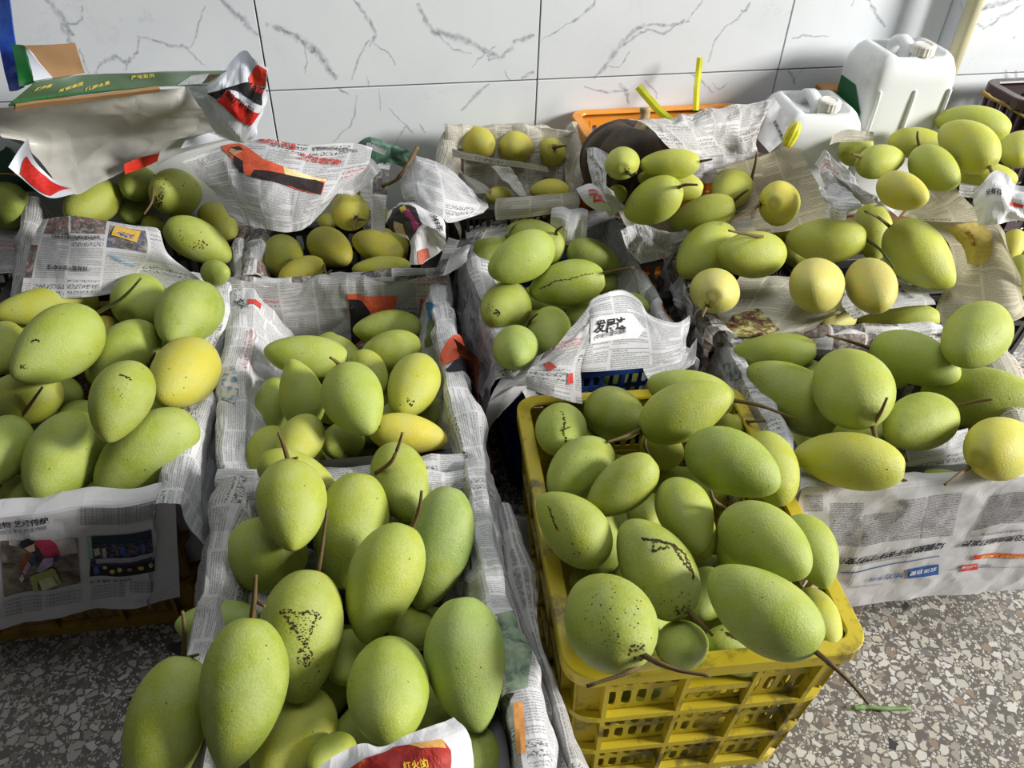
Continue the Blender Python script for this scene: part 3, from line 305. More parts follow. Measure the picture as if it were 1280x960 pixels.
["speckled pale mango at the front left corner in yellow lattice crate","Y",[0.1288,0.5648,0.45],[0.2573,-0.1728,0.9281,-0.2065],[0.0538,0.0861,0.0495],"g",2,[[[0.1585,0.5032,0.4817],[0.1721,0.4825,0.4973],[0.1951,0.472,0.5002],[0.2268,0.4636,0.5056]],[[0.1806,0.5063,0.4578],[0.147,0.4856,0.4738],[0.095,0.4675,0.468]]],[[-0.739,-0.434,-0.515,0.00096],[-0.023,-0.414,-0.91,0.0006],[0.145,-0.871,-0.469,0.00066],[-0.317,-0.8,-0.51,0.00091],[-0.656,-0.577,-0.486,0.00141],[-0.543,-0.13,-0.83,0.00092],[0.224,-0.678,-0.7,0.00119],[-0.853,-0.147,-0.5,0.00089],[-0.18,-0.69,-0.701,0.00114],[-0.156,-0.681,-0.715,0.00085],[-0.014,-0.831,-0.556,0.0012],[-0.049,-0.402,-0.914,0.00131],[0.089,-0.968,-0.236,0.00066],[0.004,-0.202,-0.979,0.00133],[0.383,-0.386,-0.839,0.00121],[-0.249,-0.492,-0.835,0.00075],[0.298,-0.51,-0.807,0.00065],[-0.448,-0.286,-0.847,0.00106],[0.278,-0.306,-0.911,0.00088],[0.097,-0.3,-0.949,0.00124],[0.15,-0.787,-0.598,0.00101],[-0.037,-0.212,-0.977,0.00071],[0.33,-0.549,-0.768,0.00075],[-0.351,-0.913,-0.205,0.00056],[0.126,-0.512,-0.85,0.00059],[0.026,-0.794,-0.608,0.00094],[-0.389,-0.6,-0.699,0.00091],[-0.389,-0.116,-0.914,0.0006],[0.015,-0.855,-0.518,0.00143],[0.166,-0.607,-0.777,0.00104],[0.05,-0.575,-0.817,0.00123],[-0.439,-0.198,-0.876,0.00113],[-0.748,0.125,-0.652,0.00125],[-0.478,-0.78,-0.403,0.00121],[0.369,-0.784,-0.499,0.00091],[-0.097,-0.201,-0.975,0.00127],[-0.803,-0.418,-0.426,0.0013],[-0.324,-0.362,-0.874,0.0012],[-0.161,-0.527,-0.835,0.00132],[0.073,-0.904,-0.422,0.00106],[-0.518,-0.02,-0.855,0.00108],[-0.655,-0.543,-0.525,0.00114],[-0.52,-0.676,-0.523,0.00127],[-0.379,-0.643,-0.666,0.00134],[-0.145,-0.969,-0.198,0.00189],[-0.223,-0.974,-0.043,0.00151],[-0.107,-0.97,-0.219,0.0021],[-0.295,-0.948,-0.119,0.00098],[0.04,-0.996,-0.082,0.00208],[-0.217,-0.968,-0.126,0.00187],[-0.034,-0.983,-0.18,0.0017],[-0.314,-0.949,-0.035,0.00213],[-0.029,-0.99,-0.135,0.00172],[-0.124,-0.989,-0.084,0.0021],[-0.028,-0.999,0.041,0.00095],[-0.108,-0.967,0.231,0.00125],[-0.008,-0.996,0.094,0.0012],[-0.16,-0.967,-0.199,0.00202],[-0.046,-0.993,-0.108,0.00122],[-0.147,-0.989,-0.035,0.00105],[-0.154,-0.981,0.116,0.00187],[-0.266,-0.963,0.034,0.00122],[-0.028,-0.996,0.081,0.0015],[-0.184,-0.968,0.171,0.00124],[-0.163,-0.96,0.227,0.00104],[0.022,-0.995,-0.096,0.00158],[-0.26,-0.965,-0.031,0.00209],[-0.274,-0.936,0.219,0.00145],[0.294,-0.784,-0.547,0.0009],[0.337,-0.539,-0.772,0.00084],[0.283,-0.792,-0.541,0.00066],[0.096,-0.761,-0.642,0.00052],[0.208,-0.812,-0.545,0.00059],[0.341,-0.821,-0.458,0.00069],[0.658,-0.559,-0.504,0.0009],[0.647,-0.55,-0.527,0.00082],[0.579,-0.728,-0.367,0.0005],[0.636,-0.736,-0.231,0.00074],[0.692,-0.451,-0.564,0.00078],[0.63,-0.523,-0.574,0.00053],[0.358,-0.76,-0.543,0.00064],[0.207,-0.835,-0.51,0.0006]]],
["bluish round mango behind the front rim in yellow lattice crate","Y",[0.2375,0.5908,0.3591],[0.4298,0.8961,-0.0706,0.0848],[0.0344,0.0551,0.0317],"bg",0,[],[]],
["dark-scarred mango behind the front rim in yellow lattice crate","Y",[0.3219,0.6114,0.3242],[0.0591,-0.629,0.6713,0.3876],[0.0341,0.0546,0.0314],"g",0,[],[[-0.526,0.687,-0.502,0.00203],[-0.478,0.685,-0.55,0.00201],[-0.523,0.669,-0.529,0.00262],[-0.508,0.639,-0.577,0.00236],[-0.447,0.657,-0.606,0.00269],[-0.51,0.609,-0.607,0.00192],[-0.466,0.596,-0.654,0.0016],[-0.485,0.604,-0.633,0.00207],[-0.448,0.598,-0.665,0.00262],[-0.449,0.552,-0.702,0.00246],[-0.395,0.577,-0.715,0.00258],[-0.397,0.547,-0.737,0.00173],[-0.438,0.506,-0.743,0.00267],[-0.384,0.501,-0.776,0.00237],[-0.41,0.515,-0.753,0.00226],[-0.389,0.46,-0.798,0.00134],[-0.396,0.467,-0.791,0.00154],[-0.374,0.456,-0.807,0.00184],[-0.375,0.435,-0.818,0.0027],[-0.35,0.401,-0.846,0.00268],[-0.324,0.411,-0.852,0.00142],[-0.329,0.383,-0.863,0.00241],[-0.349,0.341,-0.873,0.00236],[-0.358,0.33,-0.873,0.00161],[-0.357,0.325,-0.876,0.00271],[-0.343,0.262,-0.902,0.0019],[0.001,0.325,-0.946,0.00116],[0.003,0.291,-0.957,0.00144],[-0.02,0.26,-0.965,0.00099],[-0.036,0.202,-0.979,0.00104],[-0.024,0.174,-0.984,0.00117],[-0.027,0.127,-0.992,0.00116],[-0.048,0.071,-0.996,0.00136],[-0.043,0.028,-0.999,0.00123],[-0.594,0.741,-0.314,0.00237],[0.164,-0.609,-0.776,0.00152]]],
["shadowed mango right of the peeling scar mango in yellow lattice crate","Y",[0.2975,0.7086,0.31],[0.1338,0.9778,-0.1611,0.0092],[0.0329,0.0527,0.0303],"g",0,[],[]],
["dark mango deep under the large right mango in yellow lattice crate","Y",[0.3619,0.7969,0.31],[0.3885,0.7845,0.121,0.468],[0.0362,0.0579,0.0333],"g",0,[],[]],
["pale yellowish mango under the topmost dewy mango in yellow lattice crate","Y",[0.3548,1.0087,0.3689],[-0.1257,0.6327,-0.5974,-0.4764],[0.0288,0.0461,0.0265],"yg",0,[],[]],
["tiny yellowish mango with reddish twig in yellow lattice crate","Y",[0.4044,1.0506,0.3347],[0.0467,0.8972,-0.3476,-0.2682],[0.0209,0.0335,0.0193],"yg",0,[[[0.4104,1.0492,0.3452],[0.4151,1.0271,0.3678],[0.4365,1.0171,0.3799]]],[]],
["yellowish mango sunk below the back mangoes in yellow lattice crate","Y",[0.258,0.9725,0.345],[0.1441,0.7861,0.3092,0.5155],[0.034,0.0544,0.0313],"yg",0,[[[0.2373,0.9863,0.358],[0.2243,0.9569,0.371],[0.2303,0.9346,0.3675]]],[]],
["yellow-edged mango tucked behind the long twig mango in yellow lattice crate","Y",[0.4346,0.6477,0.345],[0.0212,0.9619,0.0792,0.2607],[0.0317,0.0507,0.0292],"yg",0,[],[]],
["dark mango sunk between the two small mangoes in yellow lattice crate","Y",[0.2264,0.8613,0.31],[0.2445,0.9513,0.0287,0.1856],[0.0322,0.0516,0.0297],"g",0,[],[]],
["big mango with brown nick lying on top in left-edge lined crate","A",[-0.7797,1.0715,0.4463],[-0.0935,0.8943,-0.1354,-0.4162],[0.0578,0.0925,0.0532],"g",1,[[[-0.7423,1.1677,0.4575],[-0.6997,1.1497,0.4854],[-0.6716,1.1481,0.5078],[-0.643,1.1516,0.5362]]],[[-0.561,0.509,-0.653,0.0014],[-0.58,0.491,-0.65,0.0012],[-0.563,0.482,-0.671,0.00147],[-0.582,0.473,-0.662,0.00196],[-0.555,0.469,-0.687,0.00197],[-0.528,0.459,-0.714,0.00143],[-0.53,0.44,-0.725,0.00186],[-0.517,0.441,-0.733,0.00222],[-0.488,0.446,-0.75,0.00134],[-0.478,0.429,-0.766,0.0019],[-0.462,0.426,-0.778,0.00149],[-0.435,0.44,-0.786,0.00195],[-0.19,0.909,-0.372,0.00133],[-0.136,0.894,-0.427,0.00076],[-0.211,0.895,-0.394,0.00166],[-0.223,0.888,-0.402,0.00167],[-0.19,0.904,-0.384,0.00114],[-0.157,0.917,-0.367,0.00124],[-0.069,0.883,-0.465,0.00119],[-0.184,0.869,-0.46,0.00126],[-0.175,0.891,-0.419,0.00078],[-0.181,0.874,-0.45,0.00078],[-0.163,0.858,-0.487,0.00144],[-0.155,0.9,-0.408,0.00143],[-0.098,0.9,-0.424,0.00137],[-0.146,0.888,-0.436,0.00126],[-0.551,-0.263,-0.792,0.00135]]],
["mango under the thick twig by back sheet in left-edge lined crate","A",[-0.7515,1.3255,0.37],[-0.3881,0.0066,0.9145,-0.1144],[0.0539,0.0863,0.0496],"g",0,[],[]],
["large mango at back right corner in left-edge lined crate","A",[-0.6195,1.2323,0.405],[0.0247,0.9281,-0.0594,-0.3668],[0.0573,0.0917,0.0527],"g",1,[],[]],
["yellow speckled mango along right rim in left-edge lined crate","A",[-0.5689,1.0592,0.4048],[0.054,0.938,-0.0458,-0.3393],[0.0542,0.0866,0.0498],"y",0,[],[]],
["egg-shaped mango with grey bruise in the middle in left-edge lined crate","A",[-0.6052,0.9175,0.4641],[-0.1618,0.9499,0.01,-0.2673],[0.0444,0.071,0.0408],"g",1,[],[[-0.301,-0.308,-0.902,0.00217],[-0.308,-0.293,-0.905,0.0015],[-0.277,-0.316,-0.907,0.00126],[-0.251,-0.299,-0.921,0.00208],[-0.229,-0.303,-0.925,0.00177],[-0.209,-0.306,-0.929,0.0013],[-0.185,-0.307,-0.934,0.00102],[-0.193,-0.3,-0.934,0.00181],[-0.139,-0.297,-0.945,0.00197],[-0.134,-0.294,-0.946,0.00189],[-0.086,-0.29,-0.953,0.00206],[-0.093,-0.27,-0.958,0.00202],[-0.027,-0.294,-0.955,0.00196],[-0.002,-0.25,-0.968,0.00138],[0.025,-0.262,-0.965,0.00219],[0.028,-0.264,-0.964,0.00113],[-0.17,0.041,-0.985,0.00089],[-0.04,0.104,-0.994,0.00094],[-0.325,0.108,-0.94,0.00065],[-0.074,0.152,-0.986,0.00095],[0.018,0.174,-0.985,0.00091],[-0.212,0.014,-0.977,0.00083],[-0.014,-0.025,-1.0,0.00059],[-0.347,0.012,-0.938,0.00077]]],
["mango behind the bruised egg-shaped mango in left-edge lined crate","A",[-0.7181,1.1483,0.3699],[-0.2178,0.8962,-0.158,-0.3528],[0.0486,0.0778,0.0448],"g",0,[[[-0.6792,1.1431,0.353],[-0.6547,1.1251,0.3816],[-0.642,1.1192,0.3997]]],[]],
["long mango at front right corner in left-edge lined crate","A",[-0.5854,0.9015,0.3673],[-0.2607,0.8647,-0.2827,-0.3231],[0.0544,0.093,0.0501],"g",0,[],[]],
["speckled wide mango at front left in left-edge lined crate","A",[-0.7116,0.8871,0.3683],[-0.0008,0.9535,0.0288,-0.3001],[0.0553,0.0885,0.0509],"g",2,[],[]],
["mango cut by left picture edge, lower one in left-edge lined crate","A",[-0.8121,0.8947,0.37],[-0.0489,0.9544,0.0935,-0.2792],[0.0406,0.0649,0.0373],"g",0,[],[]],
["slim long mango along the back sheet in left-edge lined crate","A",[-0.9218,1.2865,0.3731],[-0.1919,0.7383,-0.4556,-0.4588],[0.0375,0.0949,0.0345],"yg",0,[],[]],
["yellowish mango at left picture edge, upper one in left-edge lined crate","A",[-0.9474,1.1517,0.37],[-0.0699,0.9449,0.0774,-0.3103],[0.0383,0.0612,0.0352],"yg",0,[],[]],
["mango with slanting twig beneath the big mango in left-edge lined crate","A",[-0.8534,1.0286,0.3602],[-0.3407,0.6991,-0.549,-0.3062],[0.0458,0.0733,0.0421],"yg",0,[[[-0.8473,0.9963,0.341],[-0.8103,0.9908,0.3827],[-0.7823,0.9983,0.4148]]],[]],
["yellowish mango glimpsed between big and middle mangoes in left-edge lined crate","A",[-0.8121,1.2648,0.335],[0.2962,0.9043,0.1338,-0.2769],[0.0302,0.0483,0.0277],"y",0,[],[]],
["yellowish mango glimpsed behind the big mango in left-edge lined crate","A",[-0.9782,1.2857,0.3303],[0.0562,0.927,0.0401,-0.3686],[0.0244,0.039,0.0224],"y",0,[],[]],
["pear-shaped mango under the bag edge in crate below torn bag","D",[-0.9225,1.5593,0.4577],[-0.0946,0.8527,-0.1632,-0.4872],[0.0447,0.0714,0.0411],"yg",2,[],[]],
["black-spotted mango with thin curled twig in crate below torn bag","D",[-0.7629,1.6191,0.4565],[0.6622,-0.1758,-0.7146,0.1413],[0.0521,0.0833,0.0479],"yg",2,[[[-0.7999,1.6104,0.5069],[-0.7792,1.5572,0.4982],[-0.7729,1.5212,0.4851],[-0.7799,1.4865,0.4734]]],[[-0.374,-0.927,-0.037,0.00273],[-0.271,-0.962,-0.025,0.00224],[-0.471,-0.876,0.101,0.00168],[-0.177,-0.971,0.16,0.00213],[-0.161,-0.98,0.115,0.00301],[-0.158,-0.978,0.137,0.00259],[-0.188,-0.979,-0.079,0.00175],[-0.076,-0.974,-0.213,0.00155],[-0.133,-0.97,-0.202,0.00314],[-0.099,-0.995,-0.023,0.00175],[-0.028,-0.994,-0.101,0.00241],[-0.44,-0.893,0.093,0.00331],[-0.295,-0.948,0.116,0.00339],[-0.254,-0.959,-0.123,0.00191],[-0.09,-0.995,-0.052,0.00242],[-0.129,-0.992,-0.009,0.00265],[-0.399,-0.917,0.01,0.00257],[-0.383,-0.872,0.304,0.00182],[-0.197,-0.969,-0.148,0.00218],[-0.371,-0.925,-0.082,0.00339],[-0.467,-0.839,0.28,0.0034],[-0.151,-0.988,-0.02,0.00234],[-0.394,-0.919,-0.022,0.00217],[-0.476,-0.879,-0.018,0.00253],[-0.408,-0.909,0.087,0.00181],[-0.397,-0.914,-0.083,0.00168],[-0.244,-0.964,0.109,0.00299],[-0.535,-0.827,0.172,0.00334],[-0.212,-0.967,-0.141,0.00328],[-0.31,-0.909,0.28,0.00242],[0.348,-0.896,-0.277,0.00197],[0.037,-0.979,-0.2,0.00191],[0.264,-0.845,-0.465,0.00147],[0.184,-0.945,-0.27,0.00179],[0.274,-0.517,-0.811,0.00214],[0.376,-0.419,-0.826,0.00193],[0.534,-0.845,-0.033,0.002],[0.235,-0.956,-0.174,0.00215],[0.397,-0.91,-0.119,0.00151],[0.527,-0.792,-0.31,0.00216],[0.275,0.049,-0.96,0.00213]]],
["shaded mango glimpsed under the bag in crate below torn bag","D",[-0.8447,1.6228,0.4718],[0.0685,0.8874,-0.0249,-0.4553],[0.0369,0.059,0.0339],"g",0,[],[]],
["shaded mango below the pear-shaped one in crate below torn bag","D",[-0.8735,1.6206,0.407],[0.1198,0.8885,-0.0001,-0.443],[0.033,0.0528,0.0303],"g",0,[],[]],
["mango below the red-headline sheet edge in crate below torn bag","D",[-0.6859,1.6241,0.38],[-0.1683,0.9066,0.3391,0.1865],[0.0401,0.0641,0.0369],"yg",0,[],[]],
["dotted mango over the front right corner in crate below torn bag","D",[-0.6789,1.4845,0.415],[-0.4996,0.6861,0.5173,0.1102],[0.0426,0.0747,0.0392],"g",0,[],[[0.048,0.243,-0.969,0.00279],[-0.09,0.127,-0.988,0.00196],[0.077,0.098,-0.992,0.00185],[-0.113,0.164,-0.98,0.00168],[-0.17,0.208,-0.963,0.00177],[-0.195,0.185,-0.963,0.00168],[0.094,0.105,-0.99,0.00268],[0.035,0.009,-0.999,0.00186],[-0.269,0.009,-0.963,0.00203],[0.047,0.152,-0.987,0.00258],[-0.107,0.036,-0.994,0.00178],[-0.162,-0.071,-0.984,0.00181],[-0.246,0.118,-0.962,0.00212],[-0.355,-0.028,-0.935,0.00232],[-0.425,-0.127,-0.896,0.00142],[-0.192,0.071,-0.979,0.00106],[0.03,-0.505,-0.863,0.00174],[-0.168,-0.443,-0.88,0.00146],[-0.216,-0.362,-0.907,0.00145],[-0.312,-0.364,-0.878,0.00137],[0.434,-0.061,-0.899,0.00128],[-0.452,-0.022,-0.892,0.00147]]],
["small mango end beside blue-print sheet in crate below torn bag","D",[-0.6045,1.3642,0.415],[-0.1065,0.7042,0.4686,0.5227],[0.0257,0.041,0.0236],"g",0,[],[]],
["bright mango sliver behind blue-print sheet in crate below torn bag","D",[-0.8178,1.5887,0.3912],[-0.2005,0.6871,0.508,0.4792],[0.0213,0.0342,0.0196],"yg",0,[],[]],
["shaded mango at the left picture edge beside carton in crate below torn bag","D",[-1.1041,1.5503,0.4477],[-0.03,0.7649,0.3899,0.5118],[0.0502,0.0803,0.0462],"g",0,[],[]],
["dark mango low at the left picture edge in crate below torn bag","D",[-1.1282,1.4897,0.345],[-0.0294,0.7288,0.4147,0.5441],[0.0315,0.0504,0.029],"g",0,[],[]],
["topmost end-on mango with black stem scar in yellow-mango crate below red-headline sheet","C",[-0.3669,1.5666,0.4545],[0.0347,-0.1321,0.9906,-0.0038],[0.0405,0.0587,0.0372],"y",2,[[[-0.3456,1.5279,0.4608],[-0.3398,1.4882,0.4675],[-0.3406,1.464,0.4678]],[[-0.3456,1.5279,0.4608],[-0.32,1.4941,0.4744]]],[[-0.15,-0.952,-0.267,0.0012],[-0.314,-0.936,-0.158,0.0021],[-0.327,-0.887,-0.325,0.00215],[-0.322,-0.918,-0.232,0.00137],[-0.324,-0.938,-0.126,0.00142],[-0.224,-0.952,-0.21,0.00227],[-0.262,-0.948,-0.18,0.0019],[-0.251,-0.93,-0.27,0.00188],[-0.15,-0.944,-0.293,0.0018],[-0.316,-0.889,-0.331,0.00221],[-0.236,-0.945,-0.227,0.00175],[-0.369,-0.911,-0.183,0.00176],[-0.274,-0.895,-0.351,0.00206],[-0.238,-0.918,-0.318,0.00205],[-0.219,-0.928,-0.301,0.00222],[-0.146,-0.954,-0.261,0.00142],[-0.269,-0.933,-0.241,0.00131],[-0.312,-0.927,-0.208,0.00118],[-0.341,-0.92,-0.194,0.00136],[-0.405,-0.901,-0.159,0.00071],[-0.429,-0.894,-0.129,0.00105],[-0.466,-0.881,-0.086,0.00134],[-0.514,-0.858,-0.005,0.00085],[-0.249,-0.938,-0.241,0.00133],[-0.239,-0.947,-0.214,0.00101],[-0.224,-0.965,-0.133,0.00123],[-0.221,-0.971,-0.086,0.00104],[-0.192,-0.981,-0.04,0.00129],[-0.178,-0.984,-0.02,0.0013],[-0.158,-0.987,0.037,0.00089],[-0.261,-0.936,-0.236,0.00147],[-0.21,-0.946,-0.248,0.00143],[-0.143,-0.958,-0.25,0.00152],[-0.106,-0.958,-0.266,0.00077],[-0.041,-0.969,-0.243,0.00103],[-0.024,-0.973,-0.23,0.0007],[0.04,-0.967,-0.252,0.0009],[-0.238,-0.936,-0.26,0.00097],[-0.237,-0.927,-0.291,0.00151],[-0.211,-0.911,-0.354,0.00144],[-0.2,-0.903,-0.381,0.00094],[-0.206,-0.892,-0.402,0.00116],[-0.163,-0.867,-0.47,0.00127],[-0.167,-0.845,-0.508,0.00101],[-0.238,-0.937,-0.254,0.00138],[-0.285,-0.918,-0.276,0.00082],[-0.332,-0.894,-0.299,0.00101],[-0.37,-0.869,-0.328,0.00075],[-0.395,-0.854,-0.338,0.00072],[-0.416,-0.835,-0.36,0.00111],[-0.458,-0.791,-0.404,0.00093]]],
["mango farthest back beside dry twig in yellow-mango crate below red-headline sheet","C",[-0.3589,1.7368,0.4212],[0.5915,-0.4391,0.6646,0.125],[0.0285,0.0456,0.0262],"y",0,[],[]],
["round mango behind the topmost mango in yellow-mango crate below red-headline sheet","C",[-0.3385,1.7143,0.3635],[0.0147,0.9961,0.0696,-0.0516],[0.0302,0.0483,0.0278],"y",0,[],[]],
["wide mango below the topmost mango in yellow-mango crate below red-headline sheet","C",[-0.3115,1.5976,0.353],[0.2655,-0.5935,0.6318,0.422],[0.0408,0.066,0.0376],"y",0,[],[]],
["orange-yellow middle mango in yellow-mango crate below red-headline sheet","C",[-0.4233,1.5793,0.353],[-0.1778,0.8549,0.378,0.3078],[0.0418,0.0669,0.0385],"y",0,[],[]],
["pale leftmost mango in yellow-mango crate below red-headline sheet","C",[-0.5274,1.5514,0.3425],[0.0849,0.9864,0.1313,-0.0511],[0.0469,0.0751,0.0432],"yg",2,[],[]],
["half-hidden mango with black twig at front rim in yellow-mango crate below red-headline sheet","C",[-0.4634,1.4704,0.36],[-0.3291,0.7531,-0.4395,-0.3625],[0.0271,0.0521,0.0249],"y",0,[[[-0.4227,1.4873,0.3673],[-0.4032,1.4445,0.3708],[-0.3889,1.4329,0.3866]]],[]],
["front right mango behind the rim in yellow-mango crate below red-headline sheet","C",[-0.2921,1.4883,0.36],[-0.3064,0.6708,-0.5599,-0.3778],[0.0276,0.0647,0.0254],"yg",0,[],[]],
["dark mango deep behind the middle mango in yellow-mango crate below red-headline sheet","C",[-0.4603,1.7177,0.3364],[0.1053,0.8439,0.2541,0.4606],[0.0251,0.0402,0.0231],"y",0,[],[]],
["left mango of the three in a row in small crate against wall","F",[-0.1043,1.7481,0.5404],[0.5303,-0.3827,0.7403,0.1556],[0.0369,0.059,0.0339],"y",0,[],[]],
["middle mango of the three in a row in small crate against wall","F",[-0.0121,1.7623,0.5319],[0.1436,0.9896,0.0011,-0.0078],[0.0424,0.0678,0.039],"y",2,[],[]],
["right mango of three with stem scar in small crate against wall","F",[0.0725,1.7869,0.5096],[0.9407,-0.2557,0.2171,-0.0504],[0.0364,0.0583,0.0335],"y",0,[[[0.076,1.749,0.5352],[0.0887,1.7172,0.5534],[0.1001,1.6995,0.5634]]],[[0.043,-0.998,0.05,0.00156],[0.121,-0.983,0.141,0.00184],[0.006,-0.991,0.137,0.00245],[-0.01,-0.993,0.121,0.00222],[0.146,-0.973,0.177,0.00234],[0.076,-0.993,0.086,0.00132],[0.037,-0.971,0.238,0.00203],[0.11,-0.976,0.189,0.00238],[0.068,-0.968,0.241,0.00186],[0.034,-0.99,0.134,0.00248],[0.127,-0.981,0.146,0.00204],[0.097,-0.989,0.115,0.00165],[0.111,-0.978,0.176,0.00176],[0.003,-0.979,0.203,0.00248],[0.069,-0.979,0.193,0.00205],[-0.011,-0.981,0.196,0.00145],[0.046,-0.99,0.133,0.00101],[0.1,-0.981,0.166,0.00137],[0.107,-0.986,0.128,0.00161],[0.166,-0.968,0.188,0.00149],[0.194,-0.959,0.208,0.0008],[0.233,-0.958,0.167,0.00076],[0.266,-0.944,0.197,0.00116],[0.036,-0.99,0.133,0.00118],[0.058,-0.995,0.083,0.0014],[0.062,-0.996,0.062,0.00127],[0.115,-0.993,0.033,0.00154],[0.075,-0.997,0.003,0.00087],[0.109,-0.994,0.004,0.00148],[0.127,-0.99,-0.057,0.00159],[0.073,-0.987,0.142,0.0013],[0.029,-0.993,0.119,0.00075],[-0.008,-0.997,0.077,0.0011],[-0.018,-0.998,0.052,0.00108],[-0.032,-0.999,0.038,0.00148],[-0.083,-0.997,0.011,0.00115],[-0.104,-0.994,0.021,0.0009],[0.047,-0.991,0.123,0.00144],[0.021,-0.988,0.154,0.00113],[-0.008,-0.981,0.193,0.00104],[-0.003,-0.981,0.194,0.00084],[-0.068,-0.979,0.193,0.00113],[-0.079,-0.968,0.239,0.00128],[-0.105,-0.952,0.289,0.00151],[0.031,-0.987,0.157,0.001],[0.063,-0.984,0.165,0.00125],[0.072,-0.967,0.244,0.00107],[0.068,-0.966,0.251,0.00136],[0.057,-0.949,0.31,0.00144],[0.073,-0.931,0.358,0.00147],[0.056,-0.938,0.343,0.00129]]],
["left mango half under the folded paper strip in small crate against wall","F",[-0.1219,1.7578,0.4788],[-0.3676,0.618,-0.5738,-0.392],[0.0235,0.0383,0.0216],"y",0,[],[]],
["small mango low beside the grey cloth in small crate against wall","F",[-0.0446,1.6477,0.46],[-0.1023,0.7119,-0.3999,-0.5682],[0.0237,0.0379,0.0218],"y",0,[],[]],
["lower right mango below the folded strip in small crate against wall","F",[0.0712,1.6841,0.46],[0.3827,-0.5931,0.6093,0.3613],[0.0275,0.0466,0.0253],"y",0,[],[]],
["upright end-on mango leftmost by pumpkin in pile beside pumpkin","H",[0.2027,1.5006,0.6165],[0.1924,0.0051,0.9706,-0.1446],[0.0342,0.0547,0.0315],"yg",2,[[[0.2091,1.4599,0.6197],[0.2125,1.4242,0.6286],[0.219,1.4115,0.6397]]],[[-0.057,-0.972,0.229,0.00179],[-0.22,-0.909,0.355,0.00116],[-0.085,-0.922,0.378,0.00114],[-0.227,-0.867,0.443,0.00205],[-0.157,-0.915,0.371,0.00214],[-0.159,-0.899,0.409,0.00133],[-0.141,-0.924,0.357,0.00158],[-0.154,-0.94,0.303,0.00161],[-0.193,-0.871,0.452,0.00206],[-0.219,-0.928,0.301,0.00123],[-0.142,-0.944,0.299,0.00192],[-0.078,-0.9,0.43,0.00139],[-0.157,-0.957,0.246,0.00134],[-0.06,-0.952,0.301,0.00125],[-0.063,-0.961,0.269,0.00184],[-0.07,-0.917,0.392,0.0013],[-0.145,-0.936,0.32,0.00122],[-0.164,-0.923,0.348,0.00067],[-0.199,-0.897,0.395,0.00079],[-0.221,-0.869,0.444,0.00086],[-0.265,-0.851,0.454,0.00127],[-0.315,-0.786,0.532,0.00104],[-0.337,-0.773,0.537,0.00067],[-0.144,-0.924,0.354,0.00132],[-0.136,-0.91,0.392,0.00124],[-0.098,-0.901,0.422,0.00074],[-0.109,-0.871,0.479,0.00076],[-0.093,-0.84,0.534,0.00079],[-0.071,-0.811,0.581,0.0011],[-0.06,-0.787,0.614,0.00084],[-0.147,-0.936,0.32,0.00116],[-0.103,-0.945,0.311,0.00071],[-0.044,-0.947,0.319,0.00132],[-0.027,-0.94,0.339,0.00106],[0.006,-0.951,0.308,0.0009],[0.041,-0.953,0.301,0.0011],[0.093,-0.955,0.282,0.00105],[-0.148,-0.922,0.359,0.00094],[-0.154,-0.951,0.269,0.00132],[-0.126,-0.959,0.255,0.00096],[-0.113,-0.972,0.206,0.00079],[-0.089,-0.985,0.149,0.00129],[-0.084,-0.992,0.094,0.00101],[-0.075,-0.995,0.065,0.00083],[-0.153,-0.93,0.334,0.00073],[-0.196,-0.935,0.297,0.0007],[-0.185,-0.948,0.26,0.00064],[-0.214,-0.94,0.265,0.00081],[-0.278,-0.936,0.215,0.00063],[-0.28,-0.945,0.17,0.00135],[-0.329,-0.931,0.16,0.00065]]],
["long mango at the back below the pumpkin in pile beside pumpkin","H",[0.2952,1.4883,0.6248],[0.4442,-0.5764,0.6091,0.3152],[0.0289,0.0594,0.0266],"yg",0,[[[0.355,1.4906,0.631],[0.3689,1.4626,0.6492]]],[]],
["mango wedged between back and front ones in pile beside pumpkin","H",[0.3069,1.5074,0.5751],[0.3996,-0.5052,0.6767,0.3567],[0.0296,0.0682,0.0272],"yg",0,[],[]],
["plump mango with short black stem in pile beside pumpkin","H",[0.2661,1.4515,0.5615],[0.6506,-0.5772,0.4874,0.0773],[0.0426,0.0681,0.0392],"yg",0,[[[0.303,1.4305,0.6009],[0.3144,1.4053,0.622],[0.3333,1.3902,0.6302]]],[]],
["mango nearest the front edge in pile beside pumpkin","H",[0.3959,1.5568,0.4801],[-0.4741,0.6622,-0.5374,-0.219],[0.0392,0.0726,0.0361],"yg",0,[],[]],
["mango with brown twig at its shoulder in pile beside pumpkin","H",[0.4688,1.6421,0.5002],[-0.0951,0.9234,-0.2739,-0.2514],[0.0416,0.0666,0.0383],"yg",0,[[[0.4651,1.5968,0.498],[0.4757,1.5739,0.5251],[0.4836,1.5621,0.5406]],[[0.5134,1.6633,0.5145],[0.5124,1.6529,0.5571],[0.5093,1.6489,0.5825]]],[]],
